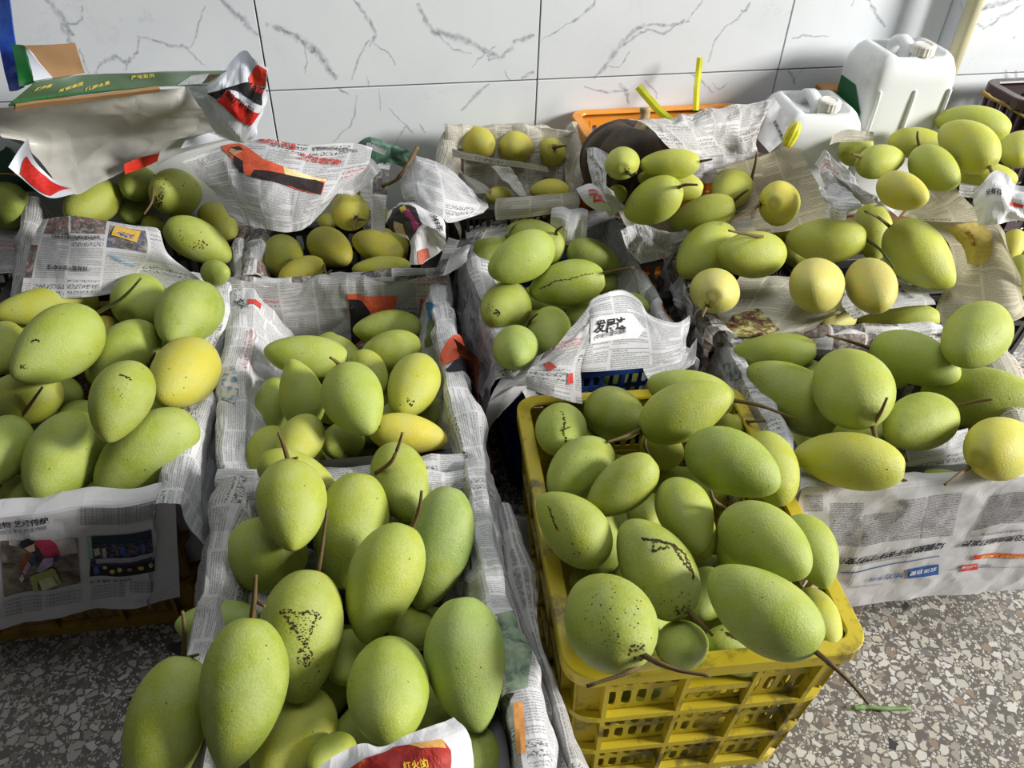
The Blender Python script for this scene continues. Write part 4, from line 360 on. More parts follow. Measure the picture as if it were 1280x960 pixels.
["rounded speckled mango on tan sheet in pile beside pumpkin","H",[0.5563,1.5693,0.5082],[0.5695,-0.2959,-0.7661,0.0344],[0.0464,0.0742,0.0427],"y",2,[[[0.5109,1.5462,0.5166],[0.4747,1.5023,0.518],[0.4342,1.4721,0.5107]]],[[0.059,-0.714,0.697,0.00148],[0.127,-0.649,0.75,0.00213],[0.021,-0.766,0.643,0.00153],[0.065,-0.772,0.632,0.0013],[0.066,-0.738,0.672,0.00232],[0.036,-0.646,0.763,0.00167],[0.09,-0.655,0.75,0.00229],[0.003,-0.75,0.662,0.00208],[0.095,-0.748,0.657,0.00233],[0.134,-0.661,0.738,0.00184],[0.067,-0.578,0.813,0.00234],[0.084,-0.765,0.638,0.00179],[0.113,-0.707,0.698,0.00222],[0.107,-0.724,0.681,0.00152],[0.152,-0.665,0.732,0.00235],[0.012,-0.704,0.71,0.00186],[0.09,-0.718,0.69,0.00076],[0.072,-0.74,0.668,0.00077],[0.062,-0.78,0.623,0.00078],[0.052,-0.808,0.587,0.00148],[0.025,-0.839,0.543,0.00112],[0.002,-0.874,0.487,0.00143],[-0.007,-0.889,0.457,0.00139],[0.077,-0.717,0.693,0.00095],[0.057,-0.74,0.67,0.00151],[0.03,-0.701,0.713,0.00129],[0.004,-0.71,0.704,0.00078],[-0.026,-0.715,0.698,0.0011],[-0.064,-0.7,0.711,0.00107],[-0.105,-0.642,0.759,0.00118],[0.083,-0.733,0.675,0.00127],[0.089,-0.677,0.731,0.00097],[0.06,-0.652,0.756,0.0011],[0.056,-0.587,0.807,0.00122],[0.075,-0.545,0.835,0.00141],[0.063,-0.406,0.912,0.00118],[0.081,-0.743,0.665,0.00117],[0.095,-0.702,0.706,0.00129],[0.131,-0.673,0.728,0.00085],[0.173,-0.674,0.718,0.00144],[0.204,-0.616,0.761,0.0015],[0.215,-0.555,0.804,0.00089],[0.24,-0.496,0.834,0.00143],[0.072,-0.743,0.665,0.00121],[0.086,-0.73,0.677,0.00094],[0.14,-0.766,0.628,0.00093],[0.146,-0.778,0.611,0.00101],[0.185,-0.783,0.594,0.00121],[0.204,-0.793,0.574,0.00097],[0.202,-0.818,0.538,0.00101]]],
["shaded mango behind crumpled rim paper in pile beside pumpkin","H",[0.2005,1.5047,0.5467],[0.179,0.9445,0.0233,0.2744],[0.0208,0.0332,0.0191],"yg",0,[],[]],
["large tilted leftmost mango in right middle pile","I",[0.3945,1.463,0.447],[-0.2693,0.8767,-0.3448,-0.2001],[0.05,0.08,0.046],"yg",0,[],[]],
["pale long mango with twig behind in right middle pile","I",[0.4718,1.4073,0.4758],[-0.2885,0.659,-0.5661,-0.4026],[0.0461,0.0737,0.0424],"yg",0,[[[0.4833,1.4045,0.5108],[0.4387,1.3822,0.5359],[0.4045,1.37,0.5483]]],[]],
["topmost long mango lying across in right middle pile","I",[0.645,1.4866,0.47],[0.4663,-0.5477,0.6542,0.2336],[0.0453,0.0803,0.0417],"yg",0,[[[0.7247,1.4748,0.4838],[0.7349,1.4304,0.4839],[0.7552,1.3924,0.4668]]],[]],
["mango behind the topmost long one in right middle pile","I",[0.6242,1.6653,0.4],[0.474,-0.595,0.6098,0.2226],[0.0312,0.0562,0.0287],"yg",0,[],[]],
["round pinkish mango in half shadow in right middle pile","I",[0.5765,1.3091,0.47],[0.0912,0.8343,-0.3175,-0.4414],[0.0537,0.086,0.0494],"pk",2,[],[]],
["round pinkish mango with green cheek in right middle pile","I",[0.6844,1.3146,0.47],[-0.013,0.9476,-0.0132,0.3188],[0.0449,0.0718,0.0413],"pk",2,[],[]],
["big oval mango with reddish twig right side in right middle pile","I",[0.8216,1.4346,0.47],[-0.372,0.8218,0.2214,0.3705],[0.0548,0.0886,0.0504],"yg",1,[[[0.7651,1.4853,0.5074],[0.7262,1.4656,0.5367],[0.6905,1.4568,0.5542]]],[]],
["mango behind the big oval mango in right middle pile","I",[0.82,1.6569,0.4],[-0.434,0.87,-0.0135,0.2336],[0.0418,0.0669,0.0385],"yg",0,[],[]],
["pinkish mango with star-shaped stem end front left in right middle pile","I",[0.3767,1.277,0.47],[-0.0551,0.1482,0.965,-0.2093],[0.0459,0.0734,0.0422],"pk",2,[[[0.3537,1.2259,0.4713],[0.3406,1.1917,0.4804],[0.3343,1.1728,0.4829]]],[[0.166,-0.851,0.498,0.00121],[0.19,-0.782,0.594,0.00138],[0.165,-0.833,0.528,0.0016],[0.031,-0.85,0.526,0.00197],[0.188,-0.833,0.52,0.00143],[0.141,-0.88,0.453,0.00174],[0.174,-0.799,0.576,0.00177],[0.089,-0.811,0.578,0.00127],[0.08,-0.782,0.618,0.00135],[0.13,-0.851,0.509,0.00197],[0.199,-0.79,0.58,0.00114],[0.203,-0.842,0.5,0.00132],[0.068,-0.833,0.549,0.00181],[0.127,-0.854,0.504,0.00135],[0.086,-0.869,0.487,0.00111],[0.081,-0.893,0.442,0.00147],[0.115,-0.835,0.538,0.0012],[0.1,-0.833,0.544,0.00126],[0.052,-0.846,0.531,0.00087],[0.011,-0.835,0.55,0.00117],[-0.005,-0.833,0.553,0.00122],[-0.029,-0.851,0.525,0.00103],[-0.051,-0.841,0.539,0.001],[0.122,-0.835,0.536,0.00118],[0.107,-0.822,0.559,0.00128],[0.121,-0.783,0.61,0.00114],[0.096,-0.752,0.652,0.00117],[0.098,-0.716,0.691,0.00104],[0.092,-0.685,0.723,0.00068],[0.085,-0.593,0.8,0.0009],[0.115,-0.843,0.525,0.00069],[0.153,-0.812,0.564,0.00106],[0.182,-0.813,0.553,0.00132],[0.22,-0.776,0.591,0.00117],[0.218,-0.754,0.619,0.00087],[0.252,-0.721,0.645,0.00101],[0.279,-0.693,0.664,0.00099],[0.128,-0.829,0.544,0.00066],[0.157,-0.845,0.512,0.00062],[0.159,-0.875,0.458,0.00092],[0.197,-0.872,0.448,0.00103],[0.22,-0.878,0.424,0.00129],[0.246,-0.889,0.386,0.00073],[0.271,-0.896,0.353,0.00128],[0.113,-0.854,0.507,0.00119],[0.114,-0.87,0.48,0.00123],[0.114,-0.879,0.463,0.00107],[0.091,-0.91,0.405,0.00069],[0.083,-0.925,0.371,0.00102],[0.072,-0.943,0.325,0.00111],[0.052,-0.952,0.301,0.001]]],
["peach-coloured mango under sheet edge in right middle pile","I",[0.6505,1.3416,0.365],[-0.3011,0.4821,0.7966,0.2058],[0.0342,0.0546,0.0314],"pk",0,[],[]],
["long mango under the front sheet fold in right middle pile","I",[0.7855,1.3525,0.365],[0.4673,-0.5723,0.655,0.1583],[0.0343,0.0782,0.0316],"yg",0,[],[]],
["dark mango under the topmost long one in right middle pile","I",[0.6401,1.6037,0.365],[0.0631,0.7963,-0.3134,-0.5136],[0.0319,0.0511,0.0294],"yg",0,[],[]],
["upper small mango right of the bent tan sheet in right middle pile","I",[1.1267,1.6203,0.4],[-0.2112,0.9377,-0.2434,0.1299],[0.0258,0.0413,0.0238],"y",0,[],[]],
["lower mango right of the bent tan sheet in right middle pile","I",[1.0828,1.4864,0.4],[-0.1343,0.9517,-0.1964,0.194],[0.0336,0.0538,0.031],"yg",0,[],[]],
["slim mango along the back left rim in front-right lined crate","J",[0.4934,1.2059,0.385],[0.4177,-0.6014,0.6524,0.1954],[0.0348,0.0776,0.032],"g",0,[],[]],
["shaded pointed mango on left side in front-right lined crate","J",[0.504,1.0943,0.3723],[0.3251,-0.3462,0.8278,0.2987],[0.0536,0.0938,0.0493],"g",1,[],[]],
["big central mango with forked hanging twig in front-right lined crate","J",[0.5579,1.0138,0.4631],[0.3324,-0.0065,0.9369,-0.1085],[0.0608,0.0974,0.056],"g",2,[[[0.5651,0.9284,0.4597],[0.5644,0.9193,0.4949],[0.567,0.9233,0.5207]],[[0.5651,0.9284,0.4597],[0.5601,0.8877,0.4574],[0.556,0.8599,0.4456],[0.5656,0.8436,0.4474]]],[]],
["bright yellow-green mango along the front rim in front-right lined crate","J",[0.5282,0.8869,0.42],[0.3877,-0.5455,0.7258,0.159],[0.0436,0.0821,0.0401],"yg",0,[],[]],
["mango right of the big one, twig pointing right in front-right lined crate","J",[0.6735,0.9823,0.42],[-0.1344,0.819,-0.4979,-0.2514],[0.0465,0.0744,0.0428],"g",0,[[[0.7421,1.0129,0.4331],[0.7561,0.9946,0.4588],[0.7758,0.9866,0.4719]]],[]],
["very long pale mango running off right edge in front-right lined crate","J",[0.8541,1.122,0.3608],[-0.1223,0.6974,0.5392,0.4559],[0.0556,0.0994,0.0512],"g",0,[],[]],
["mango with twig lying on back sheet in front-right lined crate","J",[0.7336,1.164,0.4117],[-0.2353,0.7731,0.4166,0.4165],[0.046,0.081,0.0423],"g",0,[[[0.6656,1.2134,0.3984],[0.6169,1.1942,0.4259],[0.5717,1.1866,0.4424]]],[]],
["large oval mango at the back right in front-right lined crate","J",[0.8039,1.1373,0.4893],[-0.0702,0.9327,-0.349,-0.0586],[0.0518,0.083,0.0477],"g",2,[],[]],
["yellow mango at front right with brown twig in front-right lined crate","J",[0.7845,0.9281,0.42],[-0.2594,0.4768,0.8394,0.0284],[0.0492,0.0787,0.0452],"y",0,[[[0.7294,0.9001,0.404],[0.6966,0.8714,0.4162],[0.6662,0.8501,0.4123]]],[]],
["mango mostly hidden behind the big one in front-right lined crate","J",[0.7363,1.2189,0.3367],[0.1857,0.8453,0.0881,0.4931],[0.0346,0.0554,0.0319],"g",0,[],[]],
["dark mango sliver left of the big one in front-right lined crate","J",[0.5653,1.1906,0.35],[0.2803,0.9404,-0.1321,0.1405],[0.0257,0.0411,0.0236],"g",0,[],[]],
["low mango sliver at the front rim in front-right lined crate","J",[0.7072,0.9185,0.35],[-0.0824,0.6791,0.5965,0.4198],[0.0196,0.0396,0.018],"g",0,[[[0.7015,0.9132,0.3458],[0.657,0.8931,0.369],[0.6241,0.8859,0.3826]]],[]],
["topmost mango at the back in pile below white jerrycans","K",[1.0276,1.7965,0.605],[0.5114,-0.4228,0.6931,0.2817],[0.041,0.0801,0.0377],"yg",0,[],[]],
["large mango with stem pointing down right in pile below white jerrycans","K",[0.9188,1.5932,0.64],[0.4776,-0.1478,0.8452,0.1891],[0.0458,0.0733,0.0422],"yg",0,[[[0.9384,1.5377,0.6262],[0.9305,1.4947,0.6273],[0.9287,1.4632,0.6171]]],[]],
["shaded mango left of the large one in pile below white jerrycans","K",[0.899,1.7697,0.57],[-0.2463,0.6499,0.5002,0.5165],[0.0335,0.0591,0.0308],"yg",0,[[[0.8961,1.7519,0.57],[0.8795,1.7288,0.5981],[0.8693,1.7174,0.6153]]],[]],
["sliver of mango at the very back in pile below white jerrycans","K",[0.9866,1.9446,0.535],[-0.2753,0.6709,0.4641,0.5086],[0.0244,0.0399,0.0225],"yg",0,[],[]],
["mango below the large one in pile below white jerrycans","K",[0.8475,1.5536,0.605],[-0.1822,0.8565,0.1477,0.4599],[0.0391,0.0625,0.0359],"yg",0,[],[]],
["leftmost mango by the small jerrycan in pile below white jerrycans","K",[0.7494,1.7224,0.57],[-0.319,0.3392,0.8768,0.1203],[0.0357,0.0572,0.0329],"yg",0,[],[]],
["ribbed mango with short reddish stem in pile below white jerrycans","K",[0.7447,1.5793,0.605],[-0.3609,0.512,0.7029,0.3369],[0.0335,0.0535,0.0308],"yg",0,[[[0.7076,1.5755,0.6141],[0.6799,1.5458,0.6316],[0.6611,1.5294,0.6399]]],[]],
["pale mango above the tan paper corner in pile below white jerrycans","K",[0.7444,1.4461,0.605],[-0.1094,0.8044,0.2418,0.5315],[0.0348,0.0557,0.032],"y",0,[],[]],
["mango cut by the right picture edge in pile below white jerrycans","K",[1.071,1.6618,0.605],[0.0384,0.9526,-0.2952,-0.0623],[0.0406,0.0649,0.0373],"yg",0,[],[]],
["mango behind the silvery crumpled paper in pile below white jerrycans","K",[0.9872,1.5897,0.57],[-0.2749,0.6583,0.5105,0.4801],[0.0344,0.055,0.0316],"yg",0,[],[]],
["long mango lying below the printed back sheet in lined crate with orange portrait","B",[-0.3813,1.1563,0.375],[-0.2122,0.6528,-0.6135,-0.3905],[0.0385,0.077,0.0354],"g",0,[],[]],
["shaded mango below the orange portrait in lined crate with orange portrait","B",[-0.2357,1.219,0.3461],[-0.3017,0.7256,-0.5274,-0.323],[0.037,0.061,0.0341],"g",0,[],[]],
["narrow mango behind the large middle one in lined crate with orange portrait","B",[-0.2657,1.1468,0.3498],[-0.2244,0.9306,0.2694,0.1046],[0.031,0.0495,0.0285],"yg",0,[],[]],
["mango with yellow bruise by right rim in lined crate with orange portrait","B",[-0.1757,1.0827,0.375],[-0.0677,0.9804,-0.0814,-0.1664],[0.0446,0.0713,0.041],"yg",0,[],[[0.163,0.86,-0.484,0.00154],[0.007,0.77,-0.638,0.0015],[0.03,0.814,-0.579,0.00182],[0.183,0.84,-0.51,0.00211],[0.263,0.83,-0.491,0.00138],[0.054,0.83,-0.555,0.00136],[0.269,0.848,-0.457,0.00114],[0.269,0.83,-0.489,0.0015],[0.246,0.851,-0.464,0.00217],[0.234,0.853,-0.466,0.00153],[0.254,0.77,-0.585,0.00208],[0.097,0.786,-0.611,0.00158],[0.104,0.778,-0.62,0.00119],[0.278,0.758,-0.59,0.00181],[-0.186,0.903,-0.386,0.00164],[0.016,0.147,-0.989,0.00125]]],
["pointed mango standing tip up in lined crate with orange portrait","B",[-0.3681,1.0484,0.375],[-0.0649,-0.1657,0.8902,0.4194],[0.0379,0.0644,0.0348],"g",1,[],[]],
["large egg-shaped mango in the middle in lined crate with orange portrait","B",[-0.2591,0.9866,0.4214],[-0.0664,0.9717,0.2118,0.081],[0.0493,0.0789,0.0454],"g",1,[[[-0.2945,1.0545,0.4433],[-0.2946,1.033,0.4656],[-0.2994,1.0247,0.4787]]],[]],
["shaded mango along the left side in lined crate with orange portrait","B",[-0.4371,1.0817,0.305],[-0.3898,0.908,0.0077,-0.1537],[0.0339,0.0631,0.0312],"g",0,[],[]],
["yellow mango with black dot by front rim in lined crate with orange portrait","B",[-0.173,0.9772,0.357],[-0.3299,0.669,0.63,0.2162],[0.0331,0.068,0.0304],"y",0,[],[[0.143,-0.688,-0.711,0.00251],[0.232,-0.734,-0.639,0.00186],[0.206,-0.784,-0.585,0.00193],[0.148,-0.716,-0.682,0.00247],[0.234,-0.76,-0.606,0.00151],[0.124,-0.694,-0.709,0.00184],[0.138,-0.767,-0.627,0.00224],[0.233,-0.734,-0.638,0.00185],[0.141,-0.777,-0.613,0.00189],[0.097,-0.753,-0.65,0.00248],[0.189,-0.734,-0.653,0.00213],[0.208,-0.727,-0.655,0.00239],[0.17,-0.724,-0.669,0.00208],[0.106,-0.766,-0.634,0.00199],[0.22,-0.711,-0.668,0.00239],[0.079,-0.731,-0.677,0.0018],[0.092,-0.709,-0.699,0.00202],[0.078,-0.723,-0.687,0.00192]]],
["pale upright mango at the front rim in lined crate with orange portrait","B",[-0.3445,0.9316,0.375],[-0.0504,0.9554,-0.122,-0.2643],[0.0348,0.0557,0.032],"yg",0,[],[]],
["dark mango under the large middle one in lined crate with orange portrait","B",[-0.2951,1.005,0.305],[0.163,0.7873,-0.2915,-0.5183],[0.0338,0.0541,0.0311],"g",0,[],[]],
["mango at the front left corner in lined crate with orange portrait","B",[-0.4087,0.9442,0.34],[-0.1157,0.9551,-0.1061,-0.2513],[0.0302,0.0482,0.0277],"yg",0,[],[]],
["mango glimpsed under the shaded portrait mango in lined crate with orange portrait","B",[-0.2372,1.239,0.2735],[0.2881,0.9367,-0.0076,-0.1989],[0.0319,0.051,0.0293],"g",0,[],[]],
["dark mango between pointed and middle ones in lined crate with orange portrait","B",[-0.3432,1.129,0.27],[0.3122,0.9309,0.0336,-0.1866],[0.0337,0.0539,0.031],"g",0,[],[]],
["mango along the left rim at the back in centre blue crate","E",[-0.0558,1.5302,0.3653],[-0.3543,0.9309,-0.0601,-0.0659],[0.0442,0.0708,0.0407],"g",0,[],[]],
["smooth bright mango lying on top in centre blue crate","E",[0.0102,1.381,0.4654],[-0.2751,0.8237,-0.3789,-0.3199],[0.0474,0.0758,0.0436],"g",0,[],[]],
["mango behind the bright top one with stub in centre blue crate","E",[0.0416,1.5487,0.408],[0.285,-0.4737,0.7247,0.4114],[0.0433,0.0699,0.0399],"g",0,[[[0.0755,1.5403,0.428],[0.0838,1.5161,0.4537],[0.0944,1.5049,0.4699]]],[]],
["mango at the back right corner in centre blue crate","E",[0.1674,1.5265,0.3859],[-0.3694,0.7088,0.5033,0.3283],[0.0371,0.061,0.0342],"g",0,[],[]],
["mango with long dark crack line and twig in centre blue crate","E",[0.1049,1.377,0.4107],[-0.392,0.6783,-0.5574,-0.275],[0.0453,0.0792,0.0416],"g",0,[[[0.1727,1.381,0.4348],[0.1973,1.357,0.4584],[0.2292,1.3467,0.4735]]],[[-0.01,0.756,-0.655,0.00117],[-0.031,0.735,-0.678,0.00112],[-0.022,0.715,-0.699,0.00158],[-0.038,0.697,-0.716,0.00149],[-0.042,0.673,-0.738,0.00122],[-0.054,0.642,-0.765,0.00172],[-0.069,0.629,-0.774,0.00117],[-0.051,0.614,-0.788,0.00191],[-0.076,0.584,-0.808,0.00178],[-0.077,0.554,-0.829,0.00114],[-0.088,0.539,-0.838,0.00103],[-0.094,0.519,-0.849,0.00096],[-0.093,0.495,-0.864,0.00182],[-0.089,0.47,-0.878,0.0011],[-0.113,0.454,-0.883,0.00177],[-0.115,0.444,-0.889,0.00163],[-0.123,0.42,-0.899,0.00118],[-0.152,0.411,-0.899,0.00186],[-0.167,0.394,-0.904,0.00114],[-0.156,0.369,-0.916,0.00099],[-0.199,0.354,-0.914,0.00117],[-0.191,0.325,-0.926,0.00151],[-0.207,0.31,-0.928,0.00125],[-0.202,0.303,-0.931,0.00161],[-0.232,0.276,-0.933,0.00166],[-0.206,0.239,-0.949,0.00163],[-0.202,0.216,-0.955,0.00102],[-0.2,0.185,-0.962,0.0017],[-0.206,0.15,-0.967,0.00161],[-0.2,0.12,-0.972,0.00189],[-0.179,0.095,-0.979,0.00178],[-0.193,0.045,-0.98,0.00101],[-0.195,0.025,-0.981,0.00182],[-0.166,-0.006,-0.986,0.00134],[-0.158,-0.035,-0.987,0.00093],[-0.159,-0.06,-0.985,0.00145],[-0.151,-0.097,-0.984,0.00165],[-0.164,-0.119,-0.979,0.00138],[-0.185,-0.138,-0.973,0.00182],[-0.196,-0.169,-0.966,0.0015],[-0.176,-0.201,-0.964,0.00134],[-0.183,-0.215,-0.959,0.00147],[-0.177,-0.239,-0.955,0.00178],[-0.185,-0.27,-0.945,0.00159],[-0.2,-0.283,-0.938,0.00109],[-0.188,-0.306,-0.933,0.00105],[-0.192,-0.343,-0.919,0.00124],[-0.223,-0.355,-0.908,0.00151],[-0.214,-0.392,-0.895,0.00146],[-0.208,-0.404,-0.891,0.00166],[-0.207,-0.441,-0.873,0.00143],[-0.224,-0.451,-0.864,0.00124],[-0.23,-0.477,-0.848,0.00186],[-0.21,-0.512,-0.833,0.00156],[-0.207,-0.54,-0.816,0.00127],[-0.2,-0.553,-0.809,0.00185],[-0.207,-0.574,-0.792,0.00151],[-0.211,-0.602,-0.77,0.0011],[-0.214,-0.635,-0.742,0.00145],[-0.207,-0.645,-0.736,0.00186]]],
["rounded mango with brown blotch on left rim in centre blue crate","E",[-0.0184,1.332,0.3784],[0.0554,0.9355,-0.1773,-0.3006],[0.0491,0.0785,0.0451],"g",2,[],[[-0.129,0.889,-0.439,0.00266],[0.023,0.918,-0.395,0.00207],[-0.127,0.935,-0.332,0.00165],[-0.109,0.937,-0.332,0.00181],[-0.07,0.935,-0.348,0.00158],[-0.061,0.908,-0.415,0.00292],[-0.097,0.932,-0.348,0.0022],[-0.107,0.923,-0.37,0.00238],[-0.023,0.899,-0.436,0.00264],[-0.091,0.893,-0.441,0.00217],[-0.044,0.891,-0.453,0.00172],[0.009,0.952,-0.307,0.00207],[-0.212,0.887,-0.411,0.0025],[0.005,0.936,-0.352,0.00204],[-0.152,0.939,-0.307,0.00305],[-0.173,0.891,-0.419,0.00279],[-0.506,0.847,-0.164,0.0016],[-0.371,0.911,-0.178,0.00138],[-0.463,0.861,-0.211,0.00136],[-0.374,0.846,-0.379,0.00137],[-0.516,0.855,-0.056,0.00148],[-0.456,0.887,-0.069,0.0013],[-0.582,0.773,-0.253,0.00163],[-0.394,0.916,-0.073,0.00124]]],
["round pale mango at front left corner in centre blue crate","E",[0.0043,1.1627,0.405],[0.1732,0.9848,0.0032,0.0092],[0.0418,0.0668,0.0384],"bg",2,[],[]],
["mango with pale twig across it in centre blue crate","E",[0.07,1.2645,0.3701],[-0.0002,0.9997,-0.0155,0.0165],[0.0415,0.0663,0.0381],"g",0,[[[0.0133,1.285,0.3682],[0.0312,1.2654,0.3966],[0.0442,1.2595,0.4164]]],[]],
["mango half under the peaked newspaper in centre blue crate","E",[0.1554,1.3781,0.3378],[-0.323,0.311,0.8904,0.0785],[0.0402,0.0643,0.037],"g",0,[[[0.1055,1.3492,0.3216],[0.0692,1.3196,0.3395],[0.0282,1.304,0.3491]]],[]],
["mango glimpsed right of the peaked newspaper in centre blue crate","E",[0.2429,1.3633,0.37],[0.0173,0.7422,0.356,0.5675],[0.0277,0.0444,0.0255],"g",0,[],[]],
["mango under the cracked mango in centre blue crate","E",[0.2036,1.5305,0.3099],[0.2041,0.726,0.1844,0.6303],[0.0358,0.0573,0.0329],"g",0,[],[]],
["mango buried among the others low in the front left lined crate","C1",[-0.2833,0.6967,0.2465],[0.9995,0.0273,0.0005,0.0182],[0.0383,0.0656,0.0355],"g",1,[],[]],
["mango buried among the others low in the front left lined crate","C1",[-0.1942,0.744,0.2165],[0.9264,-0.0599,-0.024,0.3708],[0.0413,0.0708,0.0383],"g",2,[],[]],
["mango buried among the others low in the front left lined crate","C1",[-0.2645,0.5533,0.2433],[0.4074,-0.0058,-0.0131,0.9131],[0.0371,0.0636,0.0344],"g",0,[],[]],
["mango buried among the others low in the front left lined crate","C1",[-0.1676,0.5196,0.2494],[0.958,-0.0189,0.0056,-0.2861],[0.0439,0.0753,0.0408],"g",1,[],[]],
["mango buried among the others low in the front left lined crate","C1",[-0.2738,0.4328,0.2076],[0.945,-0.0348,-0.012,0.3249],[0.044,0.0754,0.0409],"g",2,[],[]],
["mango buried among the others low in the front left lined crate","C1",[-0.1021,0.6065,0.2053],[0.8073,-0.0192,-0.0141,0.5897],[0.038,0.0651,0.0352],"g",0,[],[]],
["mango buried among the others low in the front left lined crate","C1",[-0.1009,0.466,0.2124],[0.8342,0.053,-0.0348,-0.5478],[0.0406,0.0696,0.0377],"g",1,[],[]],
["mango buried among the others low in the front left lined crate","C1",[-0.1383,0.7621,0.288],[0.9863,0.078,0.0114,0.1447],[0.0409,0.0702,0.038],"g",2,[],[]],
["mango buried among the others low in the front left lined crate","C1",[-0.2979,0.6163,0.2951],[0.3676,-0.0294,-0.0741,0.9266],[0.0381,0.0654,0.0354],"g",0,[],[]],
["mango buried among the others low in the front left lined crate","C1",[-0.32,0.7263,0.1185],[0.9944,0.0886,-0.005,-0.0566],[0.043,0.0737,0.0399],"g",1,[],[]],
["mango buried among the others low in the front left lined crate","C1",[-0.1625,0.544,0.1481],[0.9745,0.0901,0.0189,0.2046],[0.0437,0.0749,0.0406],"g",2,[],[]],
["mango buried among the others low in the front left lined crate","C1",[-0.2198,0.5824,0.072],[0.8038,-0.0444,0.0328,-0.5924],[0.0414,0.0709,0.0384],"g",0,[],[]],
["mango buried among the others low in the front left lined crate","C1",[-0.3029,0.5935,0.1614],[0.982,0.0599,0.0109,0.1786],[0.0374,0.0642,0.0348],"g",1,[],[]],
["mango buried among the others low in the front left lined crate","C1",[-0.2249,0.6784,0.1629],[0.7787,0.0949,0.075,0.6156],[0.0432,0.074,0.0401],"g",2,[],[]],
["mango buried among the others low in the front left lined crate","C1",[-0.1413,0.774,0.0934],[0.6718,-0.017,-0.0187,0.7403],[0.0371,0.0636,0.0344],"g",0,[],[]],
["mango buried among the others low in the front left lined crate","C1",[-0.257,0.4218,0.0784],[0.3498,-0.0515,-0.1364,0.9254],[0.0404,0.0693,0.0375],"g",1,[],[]],
["mango buried among the others low in the yellow lattice crate","Y",[0.1846,0.6463,0.3073],[0.8831,-0.0545,0.0287,-0.4651],[0.0405,0.0694,0.0376],"g",1,[],[]],
["mango buried among the others low in the yellow lattice crate","Y",[0.2317,0.7416,0.2422],[-0.4672,0.0631,-0.1181,0.874],[0.0429,0.0736,0.0398],"g",2,[],[]],
["mango buried among the others low in the yellow lattice crate","Y",[0.1674,0.8187,0.2089],[0.4573,0.0202,0.0393,0.8882],[0.0429,0.0736,0.0399],"g",0,[],[]],
["mango buried among the others low in the yellow lattice crate","Y",[0.3101,0.9417,0.2819],[0.7159,-0.0046,0.0045,-0.6982],[0.0419,0.0719,0.0389],"g",1,[],[]],
["mango buried among the others low in the yellow lattice crate","Y",[0.3137,1.0104,0.2054],[0.9186,0.0756,0.0318,0.3867],[0.041,0.0703,0.0381],"g",2,[],[]],
["mango buried among the others low in the yellow lattice crate","Y",[0.3626,0.6843,0.2543],[-0.4434,0.0096,-0.0194,0.8961],[0.0432,0.074,0.0401],"g",0,[],[]],
["mango buried among the others low in the yellow lattice crate","Y",[0.2011,1.0119,0.2402],[0.765,-0.0142,-0.0119,0.6437],[0.0389,0.0667,0.0362],"g",1,[],[]],
["mango buried among the others low in the yellow lattice crate","Y",[0.3438,0.8044,0.2179],[0.6824,0.0023,-0.0025,-0.731],[0.0395,0.0678,0.0367],"g",2,[],[]],
["mango buried among the others low in the yellow lattice crate","Y",[0.1463,0.9815,0.3089],[-0.2553,0.0299,-0.1126,0.9598],[0.0376,0.0645,0.0349],"g",0,[],[]],
["mango buried among the others low in the yellow lattice crate","Y",[0.1842,0.932,0.2139],[0.8576,-0.0652,-0.0387,0.5087],[0.0401,0.0688,0.0372],"g",1,[],[]],
["mango buried among the others low in the yellow lattice crate","Y",[0.1648,0.6475,0.2231],[0.9901,0.1378,-0.0039,-0.0277],[0.0417,0.0715,0.0387],"g",2,[],[]],
["mango buried among the others low in the yellow lattice crate","Y",[0.1373,0.8353,0.2936],[0.9808,0.1396,0.0192,0.1348],[0.0431,0.0739,0.04],"g",0,[],[]],
["mango buried among the others low in the yellow lattice crate","Y",[0.2956,0.8405,0.3081],[0.9967,0.0749,0.0024,0.0316],[0.0372,0.0637,0.0345],"g",1,[],[]],
["mango buried among the others low in the yellow lattice crate","Y",[0.2482,0.882,0.101],[-0.0993,0.0016,-0.0158,0.9949],[0.043,0.0737,0.0399],"g",2,[],[]],
["mango buried among the others low in the yellow lattice crate","Y",[0.2191,0.7247,0.0952],[-0.1968,-0.0184,0.0911,0.976],[0.0432,0.0741,0.0402],"g",0,[],[]],
["mango buried among the others low in the yellow lattice crate","Y",[0.3696,0.7847,0.1116],[0.6624,0.0087,-0.0099,-0.7491],[0.0413,0.0708,0.0384],"g",1,[],[]],
["mango buried among the others low in the left edge lined crate","A",[-0.9023,1.1749,0.24],[0.561,0.0595,-0.0871,-0.8211],[0.0436,0.0747,0.0405],"g",1,[],[]],
["mango buried among the others low in the left edge lined crate","A",[-0.8397,1.0196,0.2686],[0.9793,0.0618,0.0122,0.1926],[0.0434,0.0744,0.0403],"g",2,[],[]],
["mango buried among the others low in the left edge lined crate","A",[-0.7181,0.879,0.2194],[0.9856,0.1196,0.0144,0.1185],[0.0433,0.0742,0.0402],"g",0,[],[]],
["mango buried among the others low in the left edge lined crate","A",[-0.6911,1.1144,0.2685],[0.1091,0.0085,0.0775,0.991],[0.039,0.0669,0.0362],"g",1,[],[]],
["mango buried among the others low in the left edge lined crate","A",[-0.6823,0.9979,0.215],[0.4345,-0.005,-0.0103,0.9006],[0.0377,0.0647,0.035],"g",2,[],[]],
["mango buried among the others low in the left edge lined crate","A",[-0.817,0.8579,0.2207],[0.5053,-0.0495,0.0839,-0.8574],[0.0394,0.0675,0.0366],"g",0,[],[]],
["mango buried among the others low in the left edge lined crate","A",[-0.7041,1.2539,0.3031],[0.8909,-0.0526,-0.0266,0.4503],[0.038,0.0651,0.0353],"g",1,[],[]],
